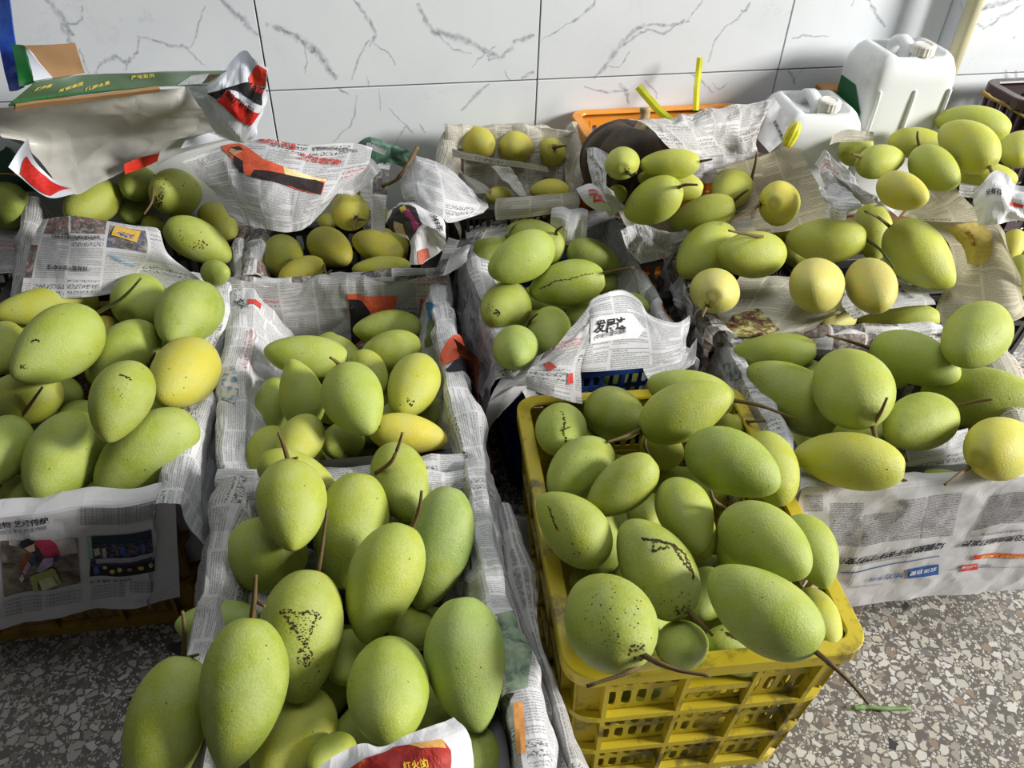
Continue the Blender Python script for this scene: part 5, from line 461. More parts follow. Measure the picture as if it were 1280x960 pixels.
["mango buried among the others low in the left edge lined crate","A",[-0.6946,1.2048,0.2094],[0.9296,0.0042,0.0017,0.3686],[0.0396,0.0679,0.0368],"g",2,[],[]],
["mango buried among the others low in the left edge lined crate","A",[-0.6315,0.8933,0.2491],[0.9685,-0.067,-0.0166,0.2394],[0.0414,0.0709,0.0384],"g",0,[],[]],
["mango buried among the others low in the left edge lined crate","A",[-0.7557,1.0071,0.3095],[-0.2384,-0.0051,0.0209,0.9709],[0.0436,0.0747,0.0405],"g",1,[],[]],
["mango buried among the others low in the left edge lined crate","A",[-0.7799,1.2013,0.2688],[0.7642,0.042,0.0353,0.6427],[0.0388,0.0665,0.036],"g",2,[],[]],
["mango buried among the others low in the left edge lined crate","A",[-0.8666,0.9154,0.3036],[0.9217,0.0967,-0.0392,-0.3736],[0.0393,0.0674,0.0365],"g",0,[],[]],
["mango buried among the others low in the left edge lined crate","A",[-0.7869,1.0948,0.2282],[0.5568,-0.0703,0.1036,-0.8211],[0.0378,0.0648,0.0351],"g",1,[],[]],
["mango buried among the others low in the left edge lined crate","A",[-0.7757,0.8595,0.2883],[0.5056,-0.0207,0.0352,-0.8618],[0.0378,0.0648,0.0351],"g",2,[],[]],
["mango buried among the others low in the left edge lined crate","A",[-0.915,1.2407,0.3044],[0.9754,-0.1191,0.0225,-0.1842],[0.0414,0.071,0.0384],"g",0,[],[]],
["mango buried among the others low in the left edge lined crate","A",[-0.7372,1.152,0.1379],[0.8618,0.0164,0.0096,0.5069],[0.0426,0.0731,0.0396],"g",1,[],[]],
["mango buried among the others low in the portrait page crate","B",[-0.2658,1.3573,0.2962],[0.5824,0.0268,0.0373,0.8116],[0.0423,0.0726,0.0393],"g",1,[],[]],
["mango buried among the others low in the portrait page crate","B",[-0.1869,1.0964,0.2863],[0.6595,-0.0791,-0.089,0.7422],[0.0425,0.0729,0.0395],"g",2,[],[]],
["mango buried among the others low in the portrait page crate","B",[-0.3949,1.2915,0.2627],[0.9796,0.1472,-0.0203,-0.1349],[0.0383,0.0657,0.0356],"g",0,[],[]],
["mango buried among the others low in the portrait page crate","B",[-0.3407,1.0597,0.2173],[-0.0942,-0.0034,0.036,0.9949],[0.0412,0.0707,0.0383],"g",1,[],[]],
["mango buried among the others low in the portrait page crate","B",[-0.1987,1.0575,0.2002],[0.1313,-0.0144,-0.1079,0.9853],[0.0379,0.065,0.0352],"g",2,[],[]],
["mango buried among the others low in the portrait page crate","B",[-0.256,1.1365,0.2234],[0.5401,-0.0152,-0.0237,0.8411],[0.0379,0.065,0.0352],"g",0,[],[]],
["mango buried among the others low in the portrait page crate","B",[-0.2982,1.3167,0.2301],[0.9279,-0.0795,0.0311,-0.363],[0.0403,0.0691,0.0374],"g",1,[],[]],
["mango buried among the others low in the portrait page crate","B",[-0.42,1.1685,0.2299],[-0.0845,0.0053,-0.0626,0.9944],[0.0404,0.0692,0.0375],"g",2,[],[]],
["mango buried among the others low in the portrait page crate","B",[-0.4415,1.3418,0.2228],[0.3115,0.0411,0.1243,0.9412],[0.0378,0.0649,0.0351],"g",0,[],[]],
["mango buried among the others low in the portrait page crate","B",[-0.2897,1.2146,0.2236],[0.6201,0.089,0.1107,0.7716],[0.04,0.0686,0.0372],"g",1,[],[]],
["mango buried among the others low in the portrait page crate","B",[-0.3828,0.9893,0.2708],[0.842,-0.0151,-0.0097,0.5392],[0.0398,0.0683,0.037],"g",2,[],[]],
["mango buried among the others low in the portrait page crate","B",[-0.3454,1.2398,0.3099],[-0.4101,0.0196,-0.0436,0.9108],[0.0381,0.0654,0.0354],"g",0,[],[]],
["mango buried among the others low in the portrait page crate","B",[-0.4093,1.284,0.1604],[0.9851,0.0793,0.0123,0.1522],[0.0402,0.0689,0.0373],"g",1,[],[]],
["mango buried among the others low in the portrait page crate","B",[-0.2483,1.1272,0.0719],[-0.4963,0.0219,-0.0383,0.867],[0.043,0.0737,0.0399],"g",2,[],[]],
["mango buried among the others low in the portrait page crate","B",[-0.4086,1.1251,0.1342],[0.9227,0.1348,-0.0522,-0.3574],[0.0398,0.0683,0.037],"g",0,[],[]],
["mango buried among the others low in the portrait page crate","B",[-0.2917,1.159,0.1523],[0.9507,-0.133,-0.0388,0.2775],[0.0371,0.0635,0.0344],"g",1,[],[]],
["mango buried among the others low in the centre blue crate","E",[0.0643,1.4871,0.2922],[0.7926,-0.0787,-0.0597,0.6017],[0.0431,0.0739,0.04],"g",1,[],[]],
["mango buried among the others low in the centre blue crate","E",[0.1073,1.3075,0.2685],[0.1085,-0.0069,-0.0627,0.9921],[0.0427,0.0732,0.0397],"g",2,[],[]],
["mango buried among the others low in the centre blue crate","E",[0.1854,1.4302,0.2383],[-0.0392,-0.0001,0.0025,0.9992],[0.0424,0.0726,0.0393],"g",0,[],[]],
["mango buried among the others low in the centre blue crate","E",[0.0876,1.4495,0.2],[0.5958,0.0266,0.0358,0.8019],[0.0433,0.0742,0.0402],"g",1,[],[]],
["mango buried among the others low in the centre blue crate","E",[0.2266,1.2987,0.2573],[0.9972,0.0428,0.0026,0.0607],[0.0436,0.0747,0.0405],"g",2,[],[]],
["mango buried among the others low in the centre blue crate","E",[0.1125,1.3638,0.2006],[0.4862,0.0533,0.095,0.867],[0.0394,0.0676,0.0366],"g",0,[],[]],
["mango buried among the others low in the centre blue crate","E",[0.0411,1.3662,0.2854],[0.0579,-0.0083,-0.1424,0.9881],[0.0374,0.0642,0.0348],"g",1,[],[]],
["mango buried among the others low in the centre blue crate","E",[0.0998,1.4233,0.1021],[0.9964,0.0569,-0.0036,-0.0628],[0.042,0.0721,0.039],"g",2,[],[]],
["mango buried among the others low in the centre blue crate","E",[0.1445,1.3048,0.1372],[0.6247,-0.0624,-0.0774,0.7745],[0.0396,0.068,0.0368],"g",0,[],[]],
["mango buried among the others low in the centre blue crate","E",[0.1999,1.4068,0.098],[0.5303,-0.037,-0.0589,0.8449],[0.0389,0.0667,0.0361],"g",1,[],[]],
["mango buried among the others low in the centre blue crate","E",[0.1627,1.516,0.0738],[0.8727,0.0147,0.0082,0.488],[0.0405,0.0695,0.0376],"g",2,[],[]],
["mango buried among the others low in the centre blue crate","E",[0.0174,1.4695,0.1205],[0.1501,0.0072,0.0471,0.9875],[0.0392,0.0672,0.0364],"g",0,[],[]],
["mango buried among the others low in the centre blue crate","E",[0.2176,1.3053,0.0745],[0.8784,-0.0438,-0.0237,0.4753],[0.0414,0.071,0.0384],"g",1,[],[]],
["mango buried among the others low in the front right lined crate","J",[0.7352,1.0258,0.3033],[0.9448,-0.1353,-0.0423,0.2953],[0.0383,0.0657,0.0356],"g",1,[],[]],
["mango buried among the others low in the front right lined crate","J",[0.6621,1.1366,0.2678],[0.7417,-0.0103,-0.0093,0.6706],[0.0373,0.0639,0.0346],"g",2,[],[]],
["mango buried among the others low in the front right lined crate","J",[0.9077,1.1835,0.2828],[0.9515,-0.0729,-0.0228,0.298],[0.0397,0.0681,0.0369],"g",0,[],[]],
["mango buried among the others low in the front right lined crate","J",[0.764,1.0671,0.2164],[0.9682,-0.0376,0.0096,-0.2471],[0.0398,0.0683,0.037],"g",1,[],[]],
["mango buried among the others low in the front right lined crate","J",[0.5671,1.0947,0.2556],[-0.2869,-0.0034,0.0114,0.9579],[0.0384,0.0658,0.0356],"g",2,[],[]],
["mango buried among the others low in the front right lined crate","J",[0.7965,1.1804,0.2102],[0.8462,-0.02,-0.0126,0.5324],[0.0404,0.0692,0.0375],"g",0,[],[]],
["mango buried among the others low in the front right lined crate","J",[0.6445,1.015,0.2003],[0.4199,-0.0158,-0.0341,0.9068],[0.0425,0.0729,0.0395],"g",1,[],[]],
["mango buried among the others low in the front right lined crate","J",[0.8916,1.0684,0.2027],[0.3332,0.0354,0.0997,0.9369],[0.0418,0.0716,0.0388],"g",2,[],[]],
["mango buried among the others low in the front right lined crate","J",[0.8283,1.1174,0.2661],[0.8875,-0.089,0.0451,-0.45],[0.0374,0.0641,0.0347],"g",0,[],[]],
["mango buried among the others low in the front right lined crate","J",[0.8914,1.0327,0.2959],[0.7652,0.0032,0.0027,0.6437],[0.0425,0.0729,0.0395],"g",1,[],[]],
["mango buried among the others low in the front right lined crate","J",[0.5701,0.9954,0.2933],[0.7806,-0.1076,0.0841,-0.61],[0.0398,0.0682,0.0369],"g",2,[],[]],
["mango buried among the others low in the front right lined crate","J",[0.7862,1.1161,0.0912],[0.8705,-0.1128,0.0616,-0.4751],[0.043,0.0737,0.0399],"g",0,[],[]],
["mango buried among the others low in the front right lined crate","J",[0.7178,1.1335,0.1718],[0.3863,0.0406,0.0962,0.9164],[0.0382,0.0654,0.0354],"g",1,[],[]],
["mango buried among the others low in the front right lined crate","J",[0.6171,1.0679,0.1356],[0.7722,0.0338,-0.0277,-0.6339],[0.0409,0.0701,0.038],"g",2,[],[]],
["mango buried among the others low in the front right lined crate","J",[0.8568,1.0735,0.1289],[0.9417,-0.1205,0.0399,-0.3115],[0.0421,0.0722,0.0391],"g",0,[],[]],
["mango buried among the others low in the front right lined crate","J",[0.5873,1.1477,0.1764],[0.1215,-0.0009,-0.0074,0.9926],[0.0405,0.0693,0.0376],"g",1,[],[]],
]
# ------------------------------------------------------------------ mangoes
def make_mango_mat():
    k = NT('mango_skin'); oi = k.node('ShaderNodeObjectInfo'); rn = oi.outputs['Random']
    c0 = k.coord(); v = k.vmath('ADD', k.vmath('MULTIPLY', c0, (1, 1.6, 1)), k.comb(k.math('MULTIPLY', rn, 37.0), k.math('MULTIPLY', rn, 11.0), k.math('MULTIPLY', rn, 23.0)))
    base = oi.outputs['Color']
    big = k.noise(v, .9, 3, .5)
    base = k.mix(k.rng(big, .48, .72), base, k.mix(.55, base, (.42, .44, .06, 1)))
    bloom = k.noise(k.vmath('ADD', v, (5, 3, 1)), 1.3, 5, .6)
    base = k.mix(k.math('MULTIPLY', k.rng(bloom, .40, .68), .42), base, (.40, .45, .20, 1))
    fine = k.noise(v, 16, 4, .7)
    base = k.mix(k.math('MULTIPLY', k.rng(fine, .42, .72), .26), base, (.50, .56, .24, 1))
    dots = k.voro(v, 15, 'F1', 0); dm = k.math('MULTIPLY', k.math('LESS_THAN', dots, .11), .38)
    base = k.mix(dm, base, (.62, .66, .36, 1))
    sv = k.voro(v, 3.4, 'F1', 0); sc = k.sep(k.voro(v, 3.4, 'F1', 1))
    sm = k.math('MULTIPLY', k.math('LESS_THAN', sv, k.math('MULTIPLY', sc[1], .10)), k.math('GREATER_THAN', sc[0], .30))
    base = k.mix(k.math('MULTIPLY', sm, .8), base, (.045, .045, .015, 1))
    # brown ring at the stem end
    y = k.sep(c0)[1]
    base = k.mix(k.math('MULTIPLY', k.rng(y, -.93, -.985), .75), base, (.16, .13, .04, 1))
    k.bump(k.math('ADD', k.math('MULTIPLY', fine, .4), k.math('MULTIPLY', big, 1.0)), .2, .05)
    return k.done(base, k.rng(bloom, .35, .7, .42, .60), .36)
MT_MANGO = make_mango_mat()
MT_STEM = plain('brown_twig', srgb(98, 76, 52), .75, .3, .35, 90, (srgb(120, 120, 62), 40, .5, .6))
MT_STEMG = plain('green_twig', srgb(84, 92, 44), .7, .3, .3, 90, (srgb(70, 58, 36), 40, .5, .7))
MT_SCAR = plain('dark_scar', srgb(62, 50, 30), .8, .2, .35, 120)
def mango_mesh(name, asym, p, bend, beak, seg=36, rings=26):
    V = []; Fc = []
    prof = []
    for i in range(rings + 1):
        t = math.pi * i / rings; y = -math.cos(t)
        r = max(0.0, 1 - y * y) ** p * (1 - asym * y - .06 * y * y)
        prof.append([y, r])
    mx = max(q[1] for q in prof)
    for i, (y, r) in enumerate(prof):
        r /= mx; cx = bend * (y * y - .35) + beak * max(0, y - .55) ** 2 * 2.2
        yy = y + (.05 * math.exp(-(r / .22) ** 2) if y < -.8 else 0)
        ring = []
        for j in range(seg):
            a = 2 * math.pi * j / seg; ca, sa = math.cos(a), math.sin(a)
            lob = 1 + .025 * math.cos(2 * a + .6) * (1 - y * .5) - .03 * max(0, ca * (1 if bend > 0 else -1)) * y
            V.append((r * ca * lob + cx, yy, r * sa * (1 - .03 * sa) + .04 * y * (1 - y * y)))
    for i in range(rings):
        for j in range(seg):
            a, b, c, d = i * seg + j, i * seg + (j + 1) % seg, (i + 1) * seg + (j + 1) % seg, (i + 1) * seg + j
            Fc.append((a, d, c, b))
    V += [(V[0][0] * 0 + sum(V[j][0] for j in range(seg)) / seg, -.955, 0), (sum(V[rings * seg + j][0] for j in range(seg)) / seg, V[rings * seg][1], 0)]
    bm = bmesh.new()
    for q in V[:-2]: bm.verts.new(q)
    bm.verts.ensure_lookup_table()
    for f in Fc: bm.faces.new([bm.verts[i] for i in f])
    bmesh.ops.remove_doubles(bm, verts=bm.verts, dist=1e-4)
    bmesh.ops.recalc_face_normals(bm, faces=bm.faces)
    me = D.meshes.new(name); bm.to_mesh(me); bm.free(); me.materials.append(MT_MANGO)
    me.polygons.foreach_set('use_smooth', [True] * len(me.polygons)); return me
MESH = []
for asym, p, bend, beak in ((.10, .50, .05, .05), (.17, .56, .06, .12), (.05, .48, .03, .03)):
    for sgn in (1, -1): MESH.append(mango_mesh('mango', asym, p, bend * sgn, beak * sgn))
BV = []
for me in MESH:
    bm = bmesh.new(); bm.from_mesh(me); BV.append(BVHTree.FromBMesh(bm)); bm.free()
MCOL = {'g': (148, 160, 52), 'bg': (140, 158, 70), 'yg': (170, 172, 50), 'y': (200, 186, 60), 'pk': (198, 184, 96)}
MGROUP = {'C1': 'mangoes in the front left lined crate', 'Y': 'mangoes in the yellow crate', 'A': 'mangoes in the left edge crate', 'B': 'mangoes in the crate under the portrait page',
          'D': 'mangoes under the torn bag', 'C': 'yellow mangoes left of the middle', 'F': 'mangoes in the small crate by the wall', 'E': 'mangoes in the centre blue crate',
          'H': 'mangoes beside the pumpkin', 'I': 'mangoes in the right middle pile', 'J': 'mangoes in the front right crate', 'K': 'mangoes below the jerrycans'}
rm = random.Random(11)
MANGO_OBJ = []
for lab, crate, c, q, h, col, sh, stems, specks in MANGOES:
    mi = sh * 2 + rm.randrange(2)
    o = D.objects.new('mango', MESH[mi]); COL.objects.link(o)
    mw = Matrix.Translation(c) @ Quaternion(q).to_matrix().to_4x4() @ Matrix.Diagonal((h[0], h[1], h[2], 1))
    o.matrix_world = mw; inv = mw.inverted()
    base = MCOL[col]; j = rm.uniform(-9, 9); j2 = rm.uniform(-4, 4)
    o.color = srgb(base[0] + j + j2, base[1] + j, base[2] + j * .6 - j2)
    tag(o, lab, 'mango', MGROUP[crate] if 'buried' not in lab else 'buried ' + MGROUP[crate]); MANGO_OBJ.append(o)
    for si, st in enumerate(stems):
        bm = bmesh.new(); P = [Vector(x) for x in st]
        # root the twig in the skin
        lp, n, _, _ = BV[mi].find_nearest(inv @ P[0])
        if si == 0 or (P[0] - mw @ lp).length < .02: P[0] = mw @ (lp - n * .03)
        L = smooth_line(P, 5); r0 = .0031 if len(P) > 2 else .0028
        rad = [r0 * (1.25 - .65 * i / (len(L) - 1)) * (1 + .28 * rm.random() * (i % 5 == 0)) for i in range(len(L))]
        tube(bm, L, rad, 7)
        for v in bm.verts: v.co = inv @ v.co
        link('stem', bm, MT_STEMG if (rm.random() < .12) else MT_STEM, o, True)
    if specks:
        bm = bmesh.new(); nm = mw.to_3x3().inverted().transposed()
        for x, y, z, r in specks:
            lp, n, _, _ = BV[mi].find_nearest(Vector((x, y, z))); wn = (nm @ n).normalized(); wp = mw @ lp + wn * .0004
            a = wn.orthogonal().normalized(); b = wn.cross(a); ang0 = rm.uniform(0, 6)
            ring = [bm.verts.new(inv @ (wp + (a * math.cos(ang0 + 1.0472 * t) * rm.uniform(.7, 1.3) + b * math.sin(ang0 + 1.0472 * t) * rm.uniform(.6, 1.2)) * r * .85)) for t in range(6)]
            bm.faces.new(ring)
        link('scar', bm, MT_SCAR, o)['kind'] = 'stuff'
# ------------------------------------------------------------------ crates
def crate_mat(name, col, dirt=.75, rough=.42):
    return plain(name, col, rough, .45, .07, 9, ((.045, .033, .018, 1), 14, .52, dirt))
MT_YEL = crate_mat('yellow_plastic', srgb(184, 164, 32), .85); MT_OCH = crate_mat('ochre_plastic', srgb(150, 116, 34), .7)
MT_BLUE = crate_mat('blue_plastic', srgb(30, 62, 132), .6); MT_ORG = crate_mat('orange_plastic', srgb(226, 148, 48), .25)
def round_path(x0, x1, y0, y1, r, n=5):
    P = []
    for cx, cy, a0 in ((x1 - r, y0 + r, -90), (x1 - r, y1 - r, 0), (x0 + r, y1 - r, 90), (x0 + r, y0 + r, 180)):
        for k in range(n + 1):
            a = math.radians(a0 + 90 * k / n); P.append((cx + r * math.cos(a), cy + r * math.sin(a), math.cos(a), math.sin(a)))
    return P
def ring(bm, path, prof):
    """sweep a closed (out, z) profile round a closed path"""
    R = [[bm.verts.new((x + nx * o, y + ny * o, z)) for o, z in prof] for x, y, nx, ny in path]
    m = len(prof)
    for i in range(len(R)):
        a, b = R[i], R[(i + 1) % len(R)]
        for j in range(m): bm.faces.new((a[j], b[j], b[(j + 1) % m], a[(j + 1) % m]))
def holed(bm, P, x0, x1, z0, z1, nx, nz, mx, mz, th=.0025):
    """plate with octagonal slots; P(x, z, depth) -> Vector"""
    dx, dz = (x1 - x0) / nx, (z1 - z0) / nz
    for i in range(nx):
        for j in range(nz):
            a, b, c, d = x0 + i * dx, x0 + (i + 1) * dx, z0 + j * dz, z0 + (j + 1) * dz
            ox0, ox1, oz0, oz1 = a + dx * mx, b - dx * mx, c + dz * mz, d - dz * mz; k = min(ox1 - ox0, oz1 - oz0) * .3
            O = [(a, c), ((a + b) / 2, c), (b, c), (b, (c + d) / 2), (b, d), ((a + b) / 2, d), (a, d), (a, (c + d) / 2)]
            I = [(ox0 + k * .3, oz0 + k * .3), ((ox0 + ox1) / 2, oz0), (ox1 - k * .3, oz0 + k * .3), (ox1, (oz0 + oz1) / 2), (ox1 - k * .3, oz1 - k * .3), ((ox0 + ox1) / 2, oz1), (ox0 + k * .3, oz1 - k * .3), (ox0, (oz0 + oz1) / 2)]
            vo = [[bm.verts.new(P(x, z, dd)) for x, z in O] for dd in (0, th)]; vi = [[bm.verts.new(P(x, z, dd)) for x, z in I] for dd in (0, th)]
            for q in range(8):
                r = (q + 1) % 8
                bm.faces.new((vo[0][q], vo[0][r], vi[0][r], vi[0][q])); bm.faces.new((vo[1][r], vo[1][q], vi[1][q], vi[1][r])); bm.faces.new((vi[0][q], vi[0][r], vi[1][r], vi[1][q]))
def build_crate(label, mat, FL, yaw_deg, w, dp, z, z0=0.0, taper=.02, fine=True, group=None, handle=False, cat='crate'):
    root = empty('plastic_crate', (FL[0], FL[1], z0), math.radians(yaw_deg)); tag(root, label, cat, group)
    H = z - z0; rr = .035
    def inset(zz): return taper * (1 - zz / H)
    # rim
    bm = bmesh.new(); ring(bm, round_path(.004, w - .004, .004, dp - .004, rr, 6), [(.004, H - .002), (.002, H), (-.018, H), (-.020, H - .004), (-.014, H - .006), (-.002, H - .008), (-.002, H - .024), (.004, H - .024)])
    link('rim', bm, mat, root, False)
    zb = [H * .0, H * .30, H * .60, H - .014]
    for zz in zb[:3]:
        i = inset(zz + .01); bm = bmesh.new()
        ring(bm, round_path(.014 + i, w - .014 - i, .014 + i, dp - .014 - i, rr, 5), [(.010, zz + (.012 if zz else .02)), (.0, zz + .014 + (.01 if not zz else 0)), (-.004, zz + .012), (-.004, zz), (.010, zz)])
        link('rib', bm, mat, root)
    # four lattice sides
    def face(nm, length, f, cols, slots, hole=False):
        bm = bmesh.new()
        for b in range(3):
            za, zc = zb[b] + .014, zb[b + 1]
            for ci in range(len(cols) - 1):
                xa, xb = cols[ci] * length, cols[ci + 1] * length; n = max(1, round(slots * (cols[ci + 1] - cols[ci]) * 10))
                if cols[ci] in (0,) or cols[ci + 1] == 1: # plain corner pieces
                    v = [bm.verts.new(f(x, q, .003)) for x, q in ((xa, za), (xb, za), (xb, zc), (xa, zc))]; bm.faces.new(v); continue
                if hole and b == 2 and ci == len(cols) // 2 - 1:
                    holed(bm, f, xa, xb, za, za + (zc - za) * .35, n, 1, .22, .2); continue
                holed(bm, f, xa, xb, za + .006, zc - .006, n, 2, .17, .11)
                for zs, ze in ((za, za + .006), (zc - .006, zc)):
                    v = [bm.verts.new(f(x, q, 0)) for x, q in ((xa, zs), (xb, zs), (xb, ze), (xa, ze))]; bm.faces.new(v)
        s = link('side_panel', bm, mat, root)
        for c in cols[1:-1]:
            bm = bmesh.new(); xa = c * length
            P = [f(xa + sx * .0035, q, dd) for q in (.004, H - .02) for sx in (-1, 1) for dd in (-.012, .003)]
            vs = [bm.verts.new(p) for p in P]
            for q in ((0, 1, 3, 2), (4, 6, 7, 5), (0, 4, 5, 1), (2, 3, 7, 6), (0, 2, 6, 4), (1, 5, 7, 3)): bm.faces.new([vs[t] for t in q])
            link('post', bm, mat, s)
        if hole:
            bm = bmesh.new(); m = len(cols) // 2 - 1; xa, xb = cols[m] * length, cols[m + 1] * length; zt = zb[2] + .014
            za = zt + (zb[3] - zt) * .42
            P = [f(x, q, dd) for x in (xa, xb) for q in (za, za + .016) for dd in (-.011, .004)]
            vs = [bm.verts.new(p) for p in P]
            for q in ((0, 1, 3, 2), (4, 6, 7, 5), (0, 4, 5, 1), (2, 3, 7, 6), (0, 2, 6, 4), (1, 5, 7, 3)): bm.faces.new([vs[t] for t in q])
            link('handle', bm, mat, s)
    e = .016
    short = [0, .10, .36, .66, .90, 1]; long_ = [0, .08, .29, .5, .71, .92, 1]
    ns = (1.75 if fine else 1.2)
    cw = short if w < dp else long_; cdp = long_ if w < dp else short
    if handle: cw = [0, .11, .40, .66, .90, 1]
    face('front', w - 2 * e, lambda x, q, d: Vector((e + inset(q) + x * (1 - 2 * inset(q) / (w - 2 * e)), e + inset(q) + d, q)), cw, ns, handle)
    face('back', w - 2 * e, lambda x, q, d: Vector((w - e - inset(q) - x * (1 - 2 * inset(q) / (w - 2 * e)), dp - e - inset(q) - d, q)), cw, ns)
    face('right', dp - 2 * e, lambda x, q, d: Vector((w - e - inset(q) - d, e + inset(q) + x * (1 - 2 * inset(q) / (dp - 2 * e)), q)), cdp, ns)
    face('left', dp - 2 * e, lambda x, q, d: Vector((e + inset(q) + d, dp - e - inset(q) - x * (1 - 2 * inset(q) / (dp - 2 * e)), q)), cdp, ns)
    bm = bmesh.new(); i = taper + e; box(bm, i, w - i, i, dp - i, .004, .010); link('base', bm, mat, root)
    return root
build_crate('yellow lattice crate heaped with loose unlined mangoes, nearest the right front', MT_YEL, (.082, .535), 8.0, .415, .552, .36, handle=True)
build_crate('ochre plastic crate at left edge, slats showing below the basket photo newspaper', MT_OCH, (-.962, .742), 10, .45, .585, .343)
build_crate('blue plastic crate showing its rim below the peaked newspaper in the centre', MT_BLUE, (-.012, 1.146), 12.3, .365, .42, .35)
build_crate('orange plastic basket against the wall holding the dark pumpkin', MT_ORG, (.150, 1.700), 12.36, .43, .18, .575, taper=.05, cat='basket')
MT_HID = crate_mat('dark_plastic', srgb(58, 56, 52), .4)
HN = ['at front left', 'below the portrait page', 'of the yellow mangoes', 'below the torn bag', 'cut by the left picture edge', 'of the small back crate', 'beside the pumpkin', 'of the right middle pile', 'at front right', 'of the far right pile']
HID = 'crates hidden under their newspaper lining'
HC = 'dark plastic crate hidden under newspaper lining, only slivers showing'
for fl_, yw, w_, d_, z_ in (((-.362, .305), 8.5, .40, .535, .352), ((-.470, .875), 10.5, .425, .55, .338), ((-.575, 1.425), 9, .405, .28, .352), ((-.995, 1.345), 9, .41, .28, .358),
                           ((-1.44, 1.215), 9, .41, .28, .34), ((-.150, 1.562), 11, .270, .255, .47), ((.243, 1.435), 10, .44, .20, .34), ((.395, 1.262), 8.5, .64, .165, .368),
                           ((.468, .888), 6.5, .53, .36, .366), ((.82, 1.50), 8, .46, .125, .36)):
    ca, sa = math.cos(math.radians(yw)), math.sin(math.radians(yw)); fl_ = (fl_[0] + .008 * ca - .008 * sa, fl_[1] + .008 * sa + .008 * ca); w_ -= .016; d_ -= .016; z_ -= .008
    build_crate('dark plastic crate hidden under the newspaper lining ' + HN.pop(0), MT_HID, fl_, yw, w_, d_, z_, fine=False, group=HID)
